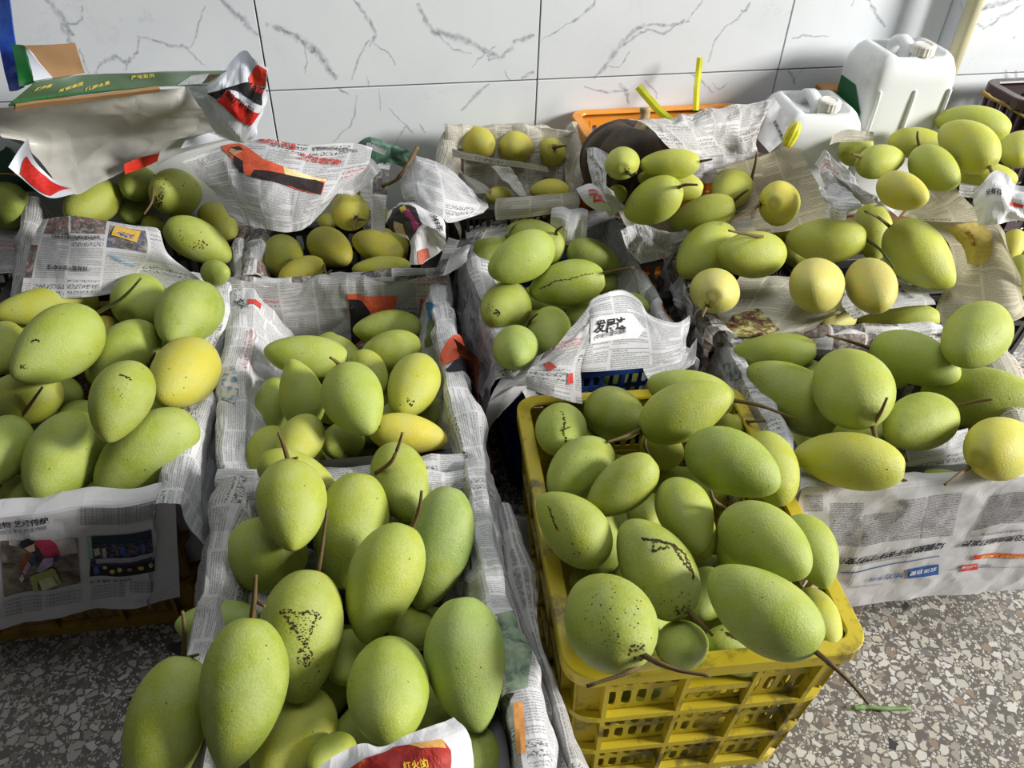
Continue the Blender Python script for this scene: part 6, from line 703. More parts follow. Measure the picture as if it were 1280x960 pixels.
# ------------------------------------------------------------------ newspaper
def paper_mat(name, tone, seed, ink=.52, turn=False, transl=.18, blank=False, colour=0.0):
    k = NT(name); uv = k.sep(k.coord('UV')); u, v = (uv[1], uv[0]) if turn else (uv[0], uv[1])
    o3 = k.coord()
    pap = k.mix(k.noise(o3, 9, 3), tone, tuple(c * .93 for c in tone[:3]) + (1,))
    col = pap
    if not blank:
        u = k.math('ADD', u, seed * .37 + 3); v = k.math('ADD', v, seed * .23 + 3)
        BW = .072; cu = k.math('FLOOR', k.math('DIVIDE', u, BW)); hu = k.white(k.comb(cu, seed))
        BH = .085; vv = k.math('ADD', k.math('DIVIDE', v, BH), hu); cv = k.math('FLOOR', vv)
        r = k.sep(k.white(k.comb(cu, cv, seed), True)); r1, r2, r3 = r[0], r[1], r[2]
        fu = k.math('FRACT', k.math('DIVIDE', u, BW)); fv = k.math('FRACT', vv)
        inb = k.math('MULTIPLY', k.math('GREATER_THAN', fu, .075), k.math('GREATER_THAN', fv, .09))
        # body text: rows of characters
        P = .0036; lv = k.math('DIVIDE', v, P); row = k.math('FLOOR', lv); f = k.math('FRACT', lv)
        inl = k.math('MULTIPLY', k.math('GREATER_THAN', f, .22), k.math('LESS_THAN', f, .86))
        end = k.math('LESS_THAN', fu, k.math('ADD', k.math('MULTIPLY', k.math('GREATER_THAN', k.white(k.comb(row, cu, seed)), .22), .6), k.math('ADD', .40, k.math('MULTIPLY', k.white(k.comb(cu, row)), .3))))
        gl = k.math('GREATER_THAN', k.noise(k.comb(k.math('MULTIPLY', u, 620), k.math('MULTIPLY', v, 620)), 1.0, 2, .7), .47)
        txt = k.math('MULTIPLY', k.math('MULTIPLY', inl, end), k.math('MULTIPLY', gl, inb))
        # headlines: big characters in some blocks
        P2 = .0115; f2 = k.math('FRACT', k.math('DIVIDE', v, P2)); in2 = k.math('MULTIPLY', k.math('GREATER_THAN', f2, .15), k.math('LESS_THAN', f2, .85))
        g2 = k.math('GREATER_THAN', k.noise(k.comb(k.math('MULTIPLY', u, 300), k.math('MULTIPLY', v, 300)), 1.0, 2, .75), .51)
        head = k.math('MULTIPLY', k.math('MULTIPLY', in2, g2), inb)
        ish = k.math('MULTIPLY', k.math('LESS_THAN', k.math('ABSOLUTE', k.math('SUBTRACT', fv, .86)), .13), k.math('LESS_THAN', r2, .38))
        t = k.math('ADD', k.math('MULTIPLY', txt, k.math('SUBTRACT', 1, ish)), k.math('MULTIPLY', head, ish), clamp=True)
        hcol = k.mix(k.math('GREATER_THAN', r3, .86), (.035, .035, .04, 1), (.42, .03, .025, 1))
        inkc = k.mix(ish, (.05, .05, .055, 1), hcol)
        col = k.mix(k.math('MULTIPLY', t, k.math('ADD', ink, k.math('MULTIPLY', ish, .25))), col, inkc)
        rule = k.math('MULTIPLY', k.math('LESS_THAN', fv, .014), k.math('GREATER_THAN', r2, .6)); col = k.mix(k.math('MULTIPLY', rule, .6), col, (.08, .08, .08, 1))
        # a few picture blocks
        pic = k.math('MULTIPLY', k.math('GREATER_THAN', r1, .90 - colour), k.math('MULTIPLY', inb, k.math('LESS_THAN', fv, .8)))
        pn = k.noise(k.comb(k.math('MULTIPLY', u, 70), k.math('MULTIPLY', v, 70), r1), 1, 4, .7, .8, True)
        pg = k.sep(pn); pc = k.ramp(pg[0], [(.34, (.03, .028, .03, 1)), (.46, (.13, .10, .085, 1)), (.52, (.20, .17, .14, 1)), (.58, (.36, .32, .28, 1)), (.7, (.50, .48, .45, 1))]); pc = k.mix(k.math('MULTIPLY', k.math('GREATER_THAN', pg[1], .56), .6), pc, k.mix(k.math('GREATER_THAN', r2, .5), (.30, .05, .04, 1), (.05, .10, .22, 1)))
        col = k.mix(k.math('MULTIPLY', pic, .9), col, pc)
    k.bump(k.noise(o3, 55, 4, .6, .4), .10, .004)
    k.done(col, .72, .22)
    # thin paper lets some light through
    tr = k.node('ShaderNodeBsdfTranslucent'); k.put(tr.inputs[0], col); ms = k.node('ShaderNodeMixShader'); ms.inputs[0].default_value = transl
    out = next(n for n in k.n if n.type == 'OUTPUT_MATERIAL')
    k.t.links.new(k.b.outputs[0], ms.inputs[1]); k.t.links.new(tr.outputs[0], ms.inputs[2]); k.t.links.new(ms.outputs[0], out.inputs[0])
    return k.m
WHITE = srgb(220, 219, 221); GREYP = srgb(198, 196, 194); CREAM = srgb(210, 204, 188); TAN = srgb(204, 196, 170)
PM = {'w%d' % i: paper_mat('newsprint_white', WHITE, 1.3 + i, colour=(.0 if i % 2 else -.1)) for i in range(5)}
PM.update({'t%d' % i: paper_mat('newsprint_turned', WHITE, 11.7 + i, turn=True, colour=-.1) for i in range(3)})
PM.update({'g%d' % i: paper_mat('newsprint_grey', GREYP, 21.1 + i, ink=.58, colour=-.1) for i in range(3)})
PM.update({'c%d' % i: paper_mat('newsprint_cream', CREAM, 31.2 + i, turn=(i == 1), colour=(.05 if i == 2 else -.1)) for i in range(3)})
PM['tan'] = paper_mat('newsprint_tan', TAN, 41.5, transl=.35, ink=.5, colour=-.1); PM['blank'] = paper_mat('newsprint_blank', WHITE, 3, blank=True)
PM['pic'] = paper_mat('newsprint_pictures', WHITE, 61.3, colour=.45); PM['body'] = paper_mat('newsprint_body', WHITE, 71.9, ink=.6, colour=-.1)
def vnoise(x, y, seed):
    rs = np.random.RandomState(seed % 100000); T = rs.uniform(-1, 1, (64, 64))
    xi, yi = np.floor(x).astype(int), np.floor(y).astype(int); fx, fy = x - xi, y - yi
    sx, sy = fx * fx * (3 - 2 * fx), fy * fy * (3 - 2 * fy); g = lambda a, b: T[a % 64, b % 64]
    return (g(xi, yi) * (1 - sx) + g(xi + 1, yi) * sx) * (1 - sy) + (g(xi, yi + 1) * (1 - sx) + g(xi + 1, yi + 1) * sx) * sy
def facets(x, y, seed):
    """piecewise flat noise on a warped triangular lattice: creased paper"""
    rs = np.random.RandomState((seed + 77) % 100000); T = rs.uniform(-1, 1, (64, 64))
    x = x + .55 * vnoise(x * .9, y * .9, seed + 1); y = y + .55 * vnoise(x * .9 + 9, y * .9, seed + 2)
    a = rs.uniform(0, 3.14); x, y = x * math.cos(a) - y * math.sin(a), x * math.sin(a) + y * math.cos(a)
    xs = x + y * .366; ys = y + x * .366; xi, yi = np.floor(xs).astype(int), np.floor(ys).astype(int); fx, fy = xs - xi, ys - yi
    g = lambda i, j: T[i % 64, j % 64]
    A = g(xi, yi); B = g(xi + 1, yi + 1); C1 = g(xi + 1, yi); C2 = g(xi, yi + 1)
    return np.where(fx > fy, A * (1 - fx) + C1 * (fx - fy) + B * fy, A * (1 - fy) + C2 * (fy - fx) + B * fx)
def catmull(P, n):
    P = np.asarray(P, float); m = len(P); t = np.linspace(0, m - 1, n); i = np.clip(np.floor(t).astype(int), 0, m - 2); f = (t - i)
    E = np.concatenate([[2 * P[0] - P[1]], P, [2 * P[-1] - P[-2]]]); a, b, c, d = E[i], E[i + 1], E[i + 2], E[i + 3]
    f = f.reshape((-1,) + (1,) * (P.ndim - 1))
    return .5 * (2 * b + (c - a) * f + (2 * a - 5 * b + 4 * c - d) * f ** 2 + (3 * b - a - 3 * c + d) * f ** 3)
class Sheet: pass
def sheet_from(P, name, label, mat, seed, amp=1.0, cat='newspaper', group=None, lam=.075, extra=None, thick=0):
    """P: (nv, nu, 3) smooth surface, row 0 at the bottom; creases are added along the normal"""
    du = np.linalg.norm(np.diff(P, axis=1), axis=2).mean(0); dv = np.linalg.norm(np.diff(P, axis=0), axis=2).mean(1)
    U = np.concatenate([[0], np.cumsum(du)]); V = np.concatenate([[0], np.cumsum(dv)])
    def normals(P):
        N = np.cross(np.gradient(P, axis=1), np.gradient(P, axis=0)); return N / (np.linalg.norm(N, axis=2, keepdims=True) + 1e-12)
    uu, vv = np.meshgrid(U, V)
    d = facets(uu / lam, vv / lam, seed) * .0062 + facets(uu / (lam * .5), vv / (lam * .5), seed + 5) * .0042 + facets(uu / (lam * .22), vv / (lam * .22), seed + 8) * .0012 + vnoise(uu / .16, vv / .16, seed + 9) * .004
    N0 = normals(P)
    P = P + N0 * (d * amp)[..., None]
    # ragged outline: the border wanders in its own surface
    s = Sheet(); s.P = P; s.N = N0; s.U = U; s.V = V; nv, nu = P.shape[:2]
    idx = np.arange(nv * nu).reshape(nv, nu)
    F = np.stack([idx[:-1, :-1], idx[:-1, 1:], idx[1:, 1:], idx[1:, :-1]], -1).reshape(-1, 4)
    me = D.meshes.new(name); me.from_pydata(P.reshape(-1, 3).tolist(), [], F.tolist()); uvl = me.uv_layers.new()
    uvs = np.stack([uu, vv], -1).reshape(-1, 2)[F.reshape(-1)]; uvl.data.foreach_set('uv', uvs.astype(np.float32).ravel())
    s.o = link(name, me, mat, None, False); tag(s.o, label, cat, group); s.n = 0
    return s
RES = .0058
def grid_sheet(rows, label, mat, seed, amp=1.0, name='newspaper_sheet', **k):
    """rows of (px, py, z) survey points, top row first"""
    C = np.array([[tuple(at(*p)) for p in r] for r in rows[::-1]])
    lu = np.linalg.norm(np.diff(C, axis=1), axis=2).sum(1).max(); lv = np.linalg.norm(np.diff(C, axis=0), axis=2).sum(0).max()
    nu, nv = max(8, int(lu / RES)), max(8, int(lv / RES))
    P = catmull(C, nv); P = np.swapaxes(catmull(np.swapaxes(P, 0, 1), nu), 0, 1)
    return sheet_from(P, name, label, mat, seed, amp, **k)
def drape(P0, P1, z, din, dout, label, mat, seed, amp=1.0, tin=.12, tout=.10, hump=0.0, lip=.0, wide=.024, z1=None, dout1=None, din1=None, name='newspaper_sheet', off=0.0, skew=0.0, **k):
    """sheet folded over a crate rim from P0 to P1 (outside on the right hand): row 0 at the outside bottom"""
    A = np.array(at(P0[0], P0[1], z)); B = np.array(at(P1[0], P1[1], z if z1 is None else z1))
    if len(P0) == 3: A = np.array(P0, float)
    if len(P1) == 3: B = np.array(P1, float)
    n = max(10, int(np.linalg.norm(B - A) / RES)); t = np.linspace(0, 1, n); L = A[None] * (1 - t[:, None]) + B[None] * t[:, None]
    d = (B - A); d[2] = 0; d /= np.linalg.norm(d); out = np.array([d[1], -d[0], 0])
    rs = np.random.RandomState(seed)
    wob = vnoise(t * 5 + seed, t * 0, seed + 3) * .006; lift = vnoise(t * 4, t * 0 + 2, seed + 4) * .006 + hump * np.sin(math.pi * t)
    do = dout + ((dout1 if dout1 is not None else dout) - dout) * t + vnoise(t * 3, t * 0, seed + 6) * .006
    di = din + ((din1 if din1 is not None else din) - din) * t
    prof = [(.007, -1, 'o')] # built per column below
    cols = []
    for i in range(n):
        o_, i_ = do[i], di[i]
        pr = [(.008 + o_ * tout, -o_), (.008 + o_ * tout * .6, -o_ * .6), (.0085 + .3 * tout * o_, -.3 * o_), (.008, -.012), (.005, .001), (-.003, .0048), (-.5 * wide, .0052), (-wide + .003, .004), (-wide - .002, -.004), (-wide - .005, -.016), (-wide - .005 - .35 * i_ * tin, -.35 * i_), (-wide - .006 - i_ * tin, -i_)]
        pr = np.array(pr); c = L[i][None] + out[None] * (pr[:, :1] + off + wob[i]) + np.array([0, 0, 1.0])[None] * (pr[:, 1:] + lift[i])
        c[:4] += (d * skew)[None] * (np.array([1, .6, .3, .05]))[:, None]
        # arc-length resample
        seg = np.linalg.norm(np.diff(c, axis=0), axis=1); s = np.concatenate([[0], np.cumsum(seg)]); cols.append((c, s))
    nv = max(14, int(np.mean([s[-1] for _, s in cols]) / RES))
    P = np.stack([np.stack([np.interp(np.linspace(0, s[-1], nv), s, c[:, q]) for q in range(3)], -1) for c, s in cols], 1)
    return sheet_from(P, name, label, mat, seed, amp, **k)
def sheet_pt(s, u, v, off):
    U, V = s.U, s.V; u = min(max(u, 1e-5), U[-1] - 1e-5); v = min(max(v, 1e-5), V[-1] - 1e-5)
    i = min(int(np.searchsorted(U, u)) - 1, len(U) - 2); j = min(int(np.searchsorted(V, v)) - 1, len(V) - 2)
    a = (u - U[i]) / (U[i + 1] - U[i]); b = (v - V[j]) / (V[j + 1] - V[j]); w = ((1 - a) * (1 - b), a * (1 - b), a * b, (1 - a) * b)
    q = ((j, i), (j, i + 1), (j + 1, i + 1), (j + 1, i)); p = sum(s.P[c] * x for c, x in zip(q, w)); n = sum(s.N[c] * x for c, x in zip(q, w))
    return p + n * off
def decal(s, bm, name, mat, off=None, layer=4):
    """lay a flat mesh given in sheet (u, v) metres onto the creased sheet"""
    for _ in range(6):
        es = [e for e in bm.edges if e.calc_length() > .0062]
        if not es: break
        bmesh.ops.triangulate(bm, faces=[f for f in bm.faces if len(f.verts) > 4]); es = [e for e in bm.edges if e.calc_length() > .0062]
        bmesh.ops.subdivide_edges(bm, edges=es, cuts=1, use_grid_fill=True)
    s.n += 1; o_ = (.0016 + .0003 * layer) if off is None else off
    for v in bm.verts: v.co = Vector(sheet_pt(s, v.co.x, v.co.y, o_))
    return link(name, bm, mat, s.o)
INK = {}
def ink(r, g, b):
    if (r, g, b) not in INK:
        k = NT('printing_ink'); c = k.coord(); q = srgb(r, g, b)
        INK[(r, g, b)] = k.done(k.mix(k.rng(k.noise(c, 160, 3), .35, .7), q, tuple(min(1, x * 1.25 + .012) for x in q[:3]) + (1,)), .6, .25)
    return INK[(r, g, b)]
def xf(u, v, rot):
    c, sn = math.cos(math.radians(rot)), math.sin(math.radians(rot)); return lambda x, y: (u + x * c - y * sn, v + x * sn + y * c)
def text(s, body, u, v, size, rot, col, bold=0.0, shear=0.0, wscale=1.0, name='headline'):
    cu = D.curves.new('lettering', 'FONT'); cu.body = body; cu.size = size; cu.shear = shear; cu.offset = bold * size; cu.resolution_u = 2
    o = D.objects.new('lettering', cu); COL.objects.link(o)
    dg = bpy.context.evaluated_depsgraph_get(); dg.update(); me = D.meshes.new_from_object(o.evaluated_get(dg))
    D.objects.remove(o); D.curves.remove(cu)
    bm = bmesh.new(); bm.from_mesh(me); D.meshes.remove(me); T = xf(u, v, rot)
    for w in bm.verts: x, y = T(w.co.x * wscale, w.co.y); w.co = (x, y, 0)
    return decal(s, bm, name, ink(*col))
def patch(s, polys, u=0, v=0, rot=0, sc=1.0, name='printed_picture', offs=.00035):
    """flat print: list of (colour, [(x, y) ...]) laid one over the other"""
    T = xf(u, v, rot); root = None
    for i, (col, pts) in enumerate(polys):
        bm = bmesh.new(); vs = [bm.verts.new((*T(x * sc, y * sc), 0)) for x, y in pts]; bm.faces.new(vs)
        if len(pts) > 4: bmesh.ops.triangulate(bm, faces=bm.faces[:])
        mt = col if isinstance(col, bpy.types.Material) else ink(*col)
        o = decal(s, bm, name if i == 0 else 'print_area', mt, layer=i)
        if i == 0: root = o
        else: o.parent = root
    return root
def rect(x0, y0, x1, y1): return [(x0, y0), (x1, y0), (x1, y1), (x0, y1)]
def ell(cx, cy, rx, ry, n=12, a=0):
    return [(cx + rx * math.cos(2 * math.pi * i / n) * math.cos(a) - ry * math.sin(2 * math.pi * i / n) * math.sin(a), cy + rx * math.cos(2 * math.pi * i / n) * math.sin(a) + ry * math.sin(2 * math.pi * i / n) * math.cos(a)) for i in range(n)]
def photo_mat(name, stops, scale=60, det=5):
    k = NT(name); c = k.coord(); n = k.noise(c, scale, det, .65, .5)
    return k.done(k.ramp(n, stops), .55, .25)
PE, QE, RE = np.array(EX), np.array(EY), np.array(FW)
def project(P):
    d = P - np.array([0, 0, CAMH]); w = d @ RE
    return np.stack([640 + FPX * (d @ PE) / w, 480 + FPX * (d @ QE) / w], -1)
def suv(s, px, py):
    """sheet (u, v) of the place on the sheet that the photograph shows at px, py"""
    Q = project(s.P); d = ((Q - np.array([px, py])) ** 2).sum(-1)
    fac = ((s.P - np.array([0, 0, CAMH])) * s.N).sum(-1); d = d + np.where(fac > 0, 400.0, 0)
    j, i = np.unravel_index(np.argmin(d), d.shape); u, v = s.U[i], s.V[j]
    for _ in range(5):
        h = .002; p = project(sheet_pt(s, u, v, 0)[None])[0]; a = (project(sheet_pt(s, u + h, v, 0)[None])[0] - p) / h; b = (project(sheet_pt(s, u, v + h, 0)[None])[0] - p) / h
        e = np.array([px, py]) - p; det = a[0] * b[1] - a[1] * b[0]
        if abs(det) < 1: break
        du, dv = (e[0] * b[1] - e[1] * b[0]) / det, (a[0] * e[1] - a[1] * e[0]) / det
        m = max(abs(du), abs(dv), 1e-9)
        if m > .02: du *= .02 / m; dv *= .02 / m
        u = min(max(u + du, 1e-4), s.U[-1] - 1e-4); v = min(max(v + dv, 1e-4), s.V[-1] - 1e-4)
    return u, v
def ptext(s, body, p0, p1, col=(28, 28, 32), bold=0.0, shear=0.0, tall=1.0, name='headline'):
    """lettering whose baseline runs between two places of the photograph"""
    u0, v0 = suv(s, *p0); u1, v1 = suv(s, *p1); L = math.hypot(u1 - u0, v1 - v0)
    wide = sum(1.0 if ord(c) > 255 else .55 for c in body)
    size = L / wide * tall
    return text(s, body, u0, v0, size, math.degrees(math.atan2(v1 - v0, u1 - u0)), col, bold, shear, 1 / tall, name)
def pprint(s, polys, name='printed_picture'):
    return patch(s, [(c, [suv(s, *p) for p in pts]) for c, pts in polys], name=name)
# ------------------------------------------------------------------ newspaper sheets, nearest crates first
BLK = (30, 30, 34); RED = (178, 52, 44); NAVY = (46, 84, 150); ORA = (206, 92, 62)
def cv(x0, y0, k): return lambda *pts: [(x0 + x / k, y0 + y / k) for x, y in pts]
def ngrp(n): return 'newspaper lining the ' + n
# --- front left crate
s = drape((-.442, .846, .372), (-.378, .318, .372), .372, .27, .22, 'grey body-text sheet folded over left rim of front left crate', PM['g0'], 11, 1.5, tin=.35, tout=.28, wide=.03)
s = drape((603, 586), (290, 607), .37, .28, .03, 'newspaper along the back inner wall of front left crate', PM['body'], 12, 1.2)
s = drape((.072, .300, .372), (-.046, .905, .372), .374, .27, .13, 'newspaper on right rim of front left crate with green picture strip', PM['t0'], 13, 1.5, tin=.15, tout=.22, wide=.028)
PH_G = photo_mat('printed_field', [(.3, srgb(60, 76, 62)), (.5, srgb(126, 146, 124)), (.7, srgb(160, 168, 140))], 50)
PH_D = photo_mat('printed_dark', [(.35, srgb(22, 26, 24)), (.55, srgb(70, 76, 62)), (.75, srgb(160, 150, 130))], 70)
c = cv(560, 660, 3.2)
pprint(s, [(PH_G, c((195, 345), (262, 345), (318, 640), (240, 660))), (PH_D, c((235, 665), (268, 660), (262, 955), (178, 955), (180, 850))), ((216, 150, 84), c((262, 700), (300, 700), (312, 900), (282, 910)))])
s = drape((.124, .330, .31), (-.012, .86, .31), .31, .02, .25, 'loose grey sheet hanging into the gap beside the yellow crate', PM['g1'], 14, 2.4, tout=-.02, wide=.004, lam=.12)
s = grid_sheet([[(398, 958, .475), (450, 930, .49), (478, 932, .492), (520, 915, .49), (568, 896, .48)], [(392, 1000, .455), (455, 965, .485), (490, 960, .492), (540, 950, .49), (582, 925, .47)], [(380, 1060, .42), (455, 1020, .46), (500, 1020, .47), (550, 1010, .46), (586, 990, .43)]],
    'crumpled white sheet with red and yellow print at the bottom edge', PM['blank'], 15, 1.2, lam=.06)
PH_R = photo_mat('printed_red', [(.35, srgb(120, 26, 24)), (.55, srgb(176, 50, 38)), (.72, srgb(206, 150, 70))], 26, 3)
c = cv(390, 880, 4.129)
pprint(s, [(PH_R, c((180, 345), (320, 270), (420, 226), (560, 206), (668, 186), (712, 240), (708, 345), (690, 470), (180, 470))), ((196, 148, 80), c((500, 215), (668, 186), (690, 230), (560, 232)))])
ptext(s, '红火的', (505, 962), (536, 958), (222, 186, 60), .02)
# --- crate with the portrait page
s = drape((291, 347), (268, 596), .364, .27, .12, 'white sheet over left rim of portrait crate with small park picture', PM['w0'], 21, 1.3, tin=.42, wide=.045, off=-.004)
c = cv(280, 330, 3.765); pprint(s, [((176, 60, 50), c((113, 170), (172, 188), (168, 212), (110, 190)))])
PH_P = photo_mat('printed_park', [(.3, srgb(56, 84, 96)), (.45, srgb(120, 140, 150)), (.58, srgb(196, 190, 186)), (.7, srgb(180, 160, 84))], 70)
c = cv(260, 300, 3.2); pprint(s, [(PH_P, c((70, 510), (110, 505), (125, 600), (110, 660), (55, 640)))])
ptext(s, '文火', (293, 378), (303, 387), BLK, .025)
s = drape((560, 343), (290, 350), .364, .26, .05, 'back sheet of portrait crate with orange portrait and brown columns', PM['g0'], 22, 1.25, tin=.10, wide=.03, hump=.004)
c = cv(280, 330, 3.765)
pprint(s, [(ORA, c((580, 140), (815, 150), (800, 230), (812, 318), (700, 330), (605, 392))), ((34, 32, 38), c((586, 165), (650, 172), (690, 225), (676, 300), (640, 360), (603, 390))), ((188, 160, 146), c((690, 240), (705, 228), (745, 226), (765, 240), (768, 268), (720, 276), (690, 262))), ((26, 24, 26), c((735, 226), (770, 236), (784, 262), (770, 276), (762, 250))), ((204, 200, 202), c((672, 262), (690, 236), (700, 262), (690, 274)))])
ptext(s, '里佰安', (527, 372), (523, 400), RED, .03)
s = drape((602, 582), (553, 343), .364, .27, .16, 'white sheet over right rim of portrait crate with orange and black print', PM['w1'], 23, 1.5, tin=.22, wide=.036)
c = cv(260, 300, 3.2); pprint(s, [(ORA, c((950, 415), (1000, 430), (1005, 475), (945, 505), (930, 480)))]); pprint(s, [((40, 38, 46), c((950, 520), (985, 478), (1060, 495), (1045, 540), (960, 530)))])
pprint(s, [((66, 118, 168), c((872, 250), (910, 262), (900, 330), (872, 400))), ((110, 120, 70), c((880, 330), (905, 320), (898, 420), (872, 425)))])
s = drape((268, 604), (604, 583), .364, .22, .03, 'narrow newspaper fold along front rim of portrait crate', PM['body'], 24, 1.2, wide=.03)
ptext(s, '浙中协', (577, 566), (584, 582), BLK, .025)
# --- left edge crate
s = drape((-60, 652), (219, 621), .368, .24, .255, 'newspaper front of left crate with basket weaving photo and stage photo', PM['blank'], 31, .55, tout=.02, wide=.034, dout1=.235, skew=-.045)
PH_S = photo_mat('printed_soil', [(.35, srgb(74, 64, 58)), (.5, srgb(122, 110, 98)), (.66, srgb(150, 138, 124))], 40)
PH_T = photo_mat('printed_stage', [(.34, srgb(24, 34, 46)), (.47, srgb(48, 66, 84)), (.56, srgb(96, 70, 76)), (.66, srgb(120, 130, 150))], 130, 3)
c = cv(0, 630, 6)
pprint(s, [(PH_S, c((10, 270), (582, 255), (606, 586), (34, 694))), ((178, 168, 160), c((70, 265), (560, 255), (585, 360), (470, 380), (250, 330), (70, 300))), ((150, 80, 54), c((150, 420), (230, 350), (240, 430), (190, 500), (150, 520))),
    ((172, 52, 80), c((262, 262), (380, 258), (430, 300), (456, 372), (400, 392), (330, 384), (285, 340))), ((52, 40, 46), c((268, 290), (300, 330), (336, 384), (290, 440), (265, 380))), ((28, 28, 36), c((148, 300), (165, 265), (215, 248), (268, 266), (262, 288), (185, 322))), ((196, 156, 132), c((190, 318), (262, 286), (270, 340), (232, 350))),
    ((62, 70, 96), c((232, 362), (262, 350), (290, 440), (240, 450))), ((160, 140, 172), c((335, 395), (412, 385), (400, 440), (310, 500), (276, 490))), ((158, 134, 168), c((215, 412), (240, 440), (196, 520), (176, 496))), ((54, 58, 84), c((400, 378), (446, 374), (430, 415), (404, 418))),
    ((196, 176, 164), c((150, 545), (180, 505), (190, 545), (168, 570))), ((150, 158, 88), c((232, 530), (390, 462), (416, 470), (470, 576), (450, 584), (400, 520), (290, 560), (296, 636), (262, 646), (250, 590))), ((188, 184, 150), c((296, 560), (396, 520), (440, 585), (330, 632)))])
pprint(s, [(PH_T, c((686, 236), (1134, 188), (1160, 488), (676, 530))), ((30, 46, 60), c((690, 236), (1134, 188), (1138, 255), (694, 300))), ((140, 172, 150), c((650, 245), (686, 240), (700, 400), (664, 404))), ((182, 166, 150), c((706, 330), (745, 318), (756, 372), (712, 384))), ((176, 160, 146), c((765, 325), (796, 318), (806, 392), (780, 400))),
    ((60, 80, 150), c((905, 310), (940, 305), (944, 365), (908, 370))), ((62, 92, 150), c((1060, 290), (1090, 286), (1094, 350), (1064, 354))), ((156, 150, 160), c((720, 400), (1150, 350), (1156, 380), (730, 436))), ((52, 60, 92), c((700, 440), (1156, 385), (1158, 425), (704, 480))), ((22, 22, 26), c((676, 478), (760, 455), (900, 440), (1158, 402), (1160, 488), (676, 530))),
    ((60, 92, 150), c((700, 470), (740, 440), (752, 500), (712, 512))), ((186, 164, 96), ell(*c((850, 490))[0], 3.5, 2.6)), ((186, 164, 96), ell(*c((905, 476))[0], 3, 3)), ((180, 158, 96), ell(*c((1060, 462))[0], 4, 2.6)), ((190, 170, 110), ell(*c((1135, 440))[0], 3, 3)), ((186, 166, 100), ell(*c((795, 455))[0], 3, 2.2)), ((150, 120, 90), ell(*c((980, 470))[0], 3, 2.2))], 'printed_picture')
ptext(s, '贫物 艺承传统', (-8, 660), (65, 651), BLK, .02)
ptext(s, '物加工手艺产业升级', (-6, 668), (60, 659), (60, 60, 66))
ptext(s, '畅“读”童年 “阅”享成长', (113, 728), (178, 720), BLK, .01)
for i in range(5): ptext(s, '在他手里翻飞的竹编篮筐', (5 + i * .6, 752 + i * 4.2), (54, 746 + i * 4.2 - 2), (96, 94, 100), name='text_line')
for i in range(4): ptext(s, '传承民间手艺编织生活', (57, 744 + i * 4.4), (102, 737 + i * 4.4), (96, 94, 100), name='text_line')
for i in range(5): ptext(s, '活动当天孩子们走上舞台', (114, 734 + i * 3.8), (158, 728 + i * 3.8), (104, 102, 108), name='text_line')
for i in range(4): ptext(s, '表演朗诵与歌舞', (162, 727 + i * 3.8), (192, 728 + i * 3.2), (104, 102, 108), name='text_line')
for i in range(7): ptext(s, '开展技能培训带动农户就业增收让手艺代代相传', (100, 637 + i * 3), (196, 628 + i * 3), (78, 76, 82), name='text_line')
s = drape((226, 632), (286, 356), .368, .27, .24, 'white newspaper over right rim of left edge crate', PM['w2'], 32, 1.4, tin=.30, wide=.036)
s = grid_sheet([[(55, 276, .475), (95, 272, .49), (150, 280, .49), (192, 284, .485), (200, 287, .48)], [(42, 300, .455), (95, 304, .475), (145, 305, .475), (200, 315, .46), (212, 318, .45)], [(30, 335, .43), (90, 338, .44), (140, 340, .43), (190, 338, .42), (252, 352, .405)], [(24, 372, .40), (88, 372, .40), (135, 368, .395), (175, 356, .395), (262, 372, .385)]],
    'newspaper laid between left crates with yellow and blue print', PM['w3'], 33, .8, lam=.11)
c = cv(20, 260, 4.571); pprint(s, [((206, 166, 72), c((568, 104), (715, 138), (690, 200), (546, 158)))]); pprint(s, [((52, 90, 140), c((580, 132), (680, 160), (670, 180), (620, 172), (570, 150)))], 'printed_mark')
ptext(s, 'INCHUANGU', (170, 331), (144, 320), (80, 140, 190), .01)
ptext(s, '“好政策”“助力夺”丰', (113, 334), (47, 330), BLK, .015)
ptext(s, '全镇抓实抓细各项惠民举措推动', (126, 296), (66, 294), BLK, .02)
# --- under the torn bag
s = drape((299, 356), (306, 282), .368, .07, .06, 'short white newspaper fold right of the mangoes under the bag', PM['w1'], 41, 1.2, wide=.02)
s = drape((190, 352), (300, 352), .366, .04, .05, 'newspaper fold with bold black lettering behind left crate', PM['w4'], 42, 1.0, wide=.03)
s = drape((20, 370), (48, 245), .38, .05, .10, 'dark crumpled newspaper beside the carton at the left', PM['g2'], 43, 1.6, wide=.02, z1=.47)
s = grid_sheet([[(0, 282, .40), (40, 285, .41)], [(-10, 345, .37), (36, 340, .38)]], 'shaded newspaper scrap low at the left picture edge', PM['g0'], 44, 1.2)
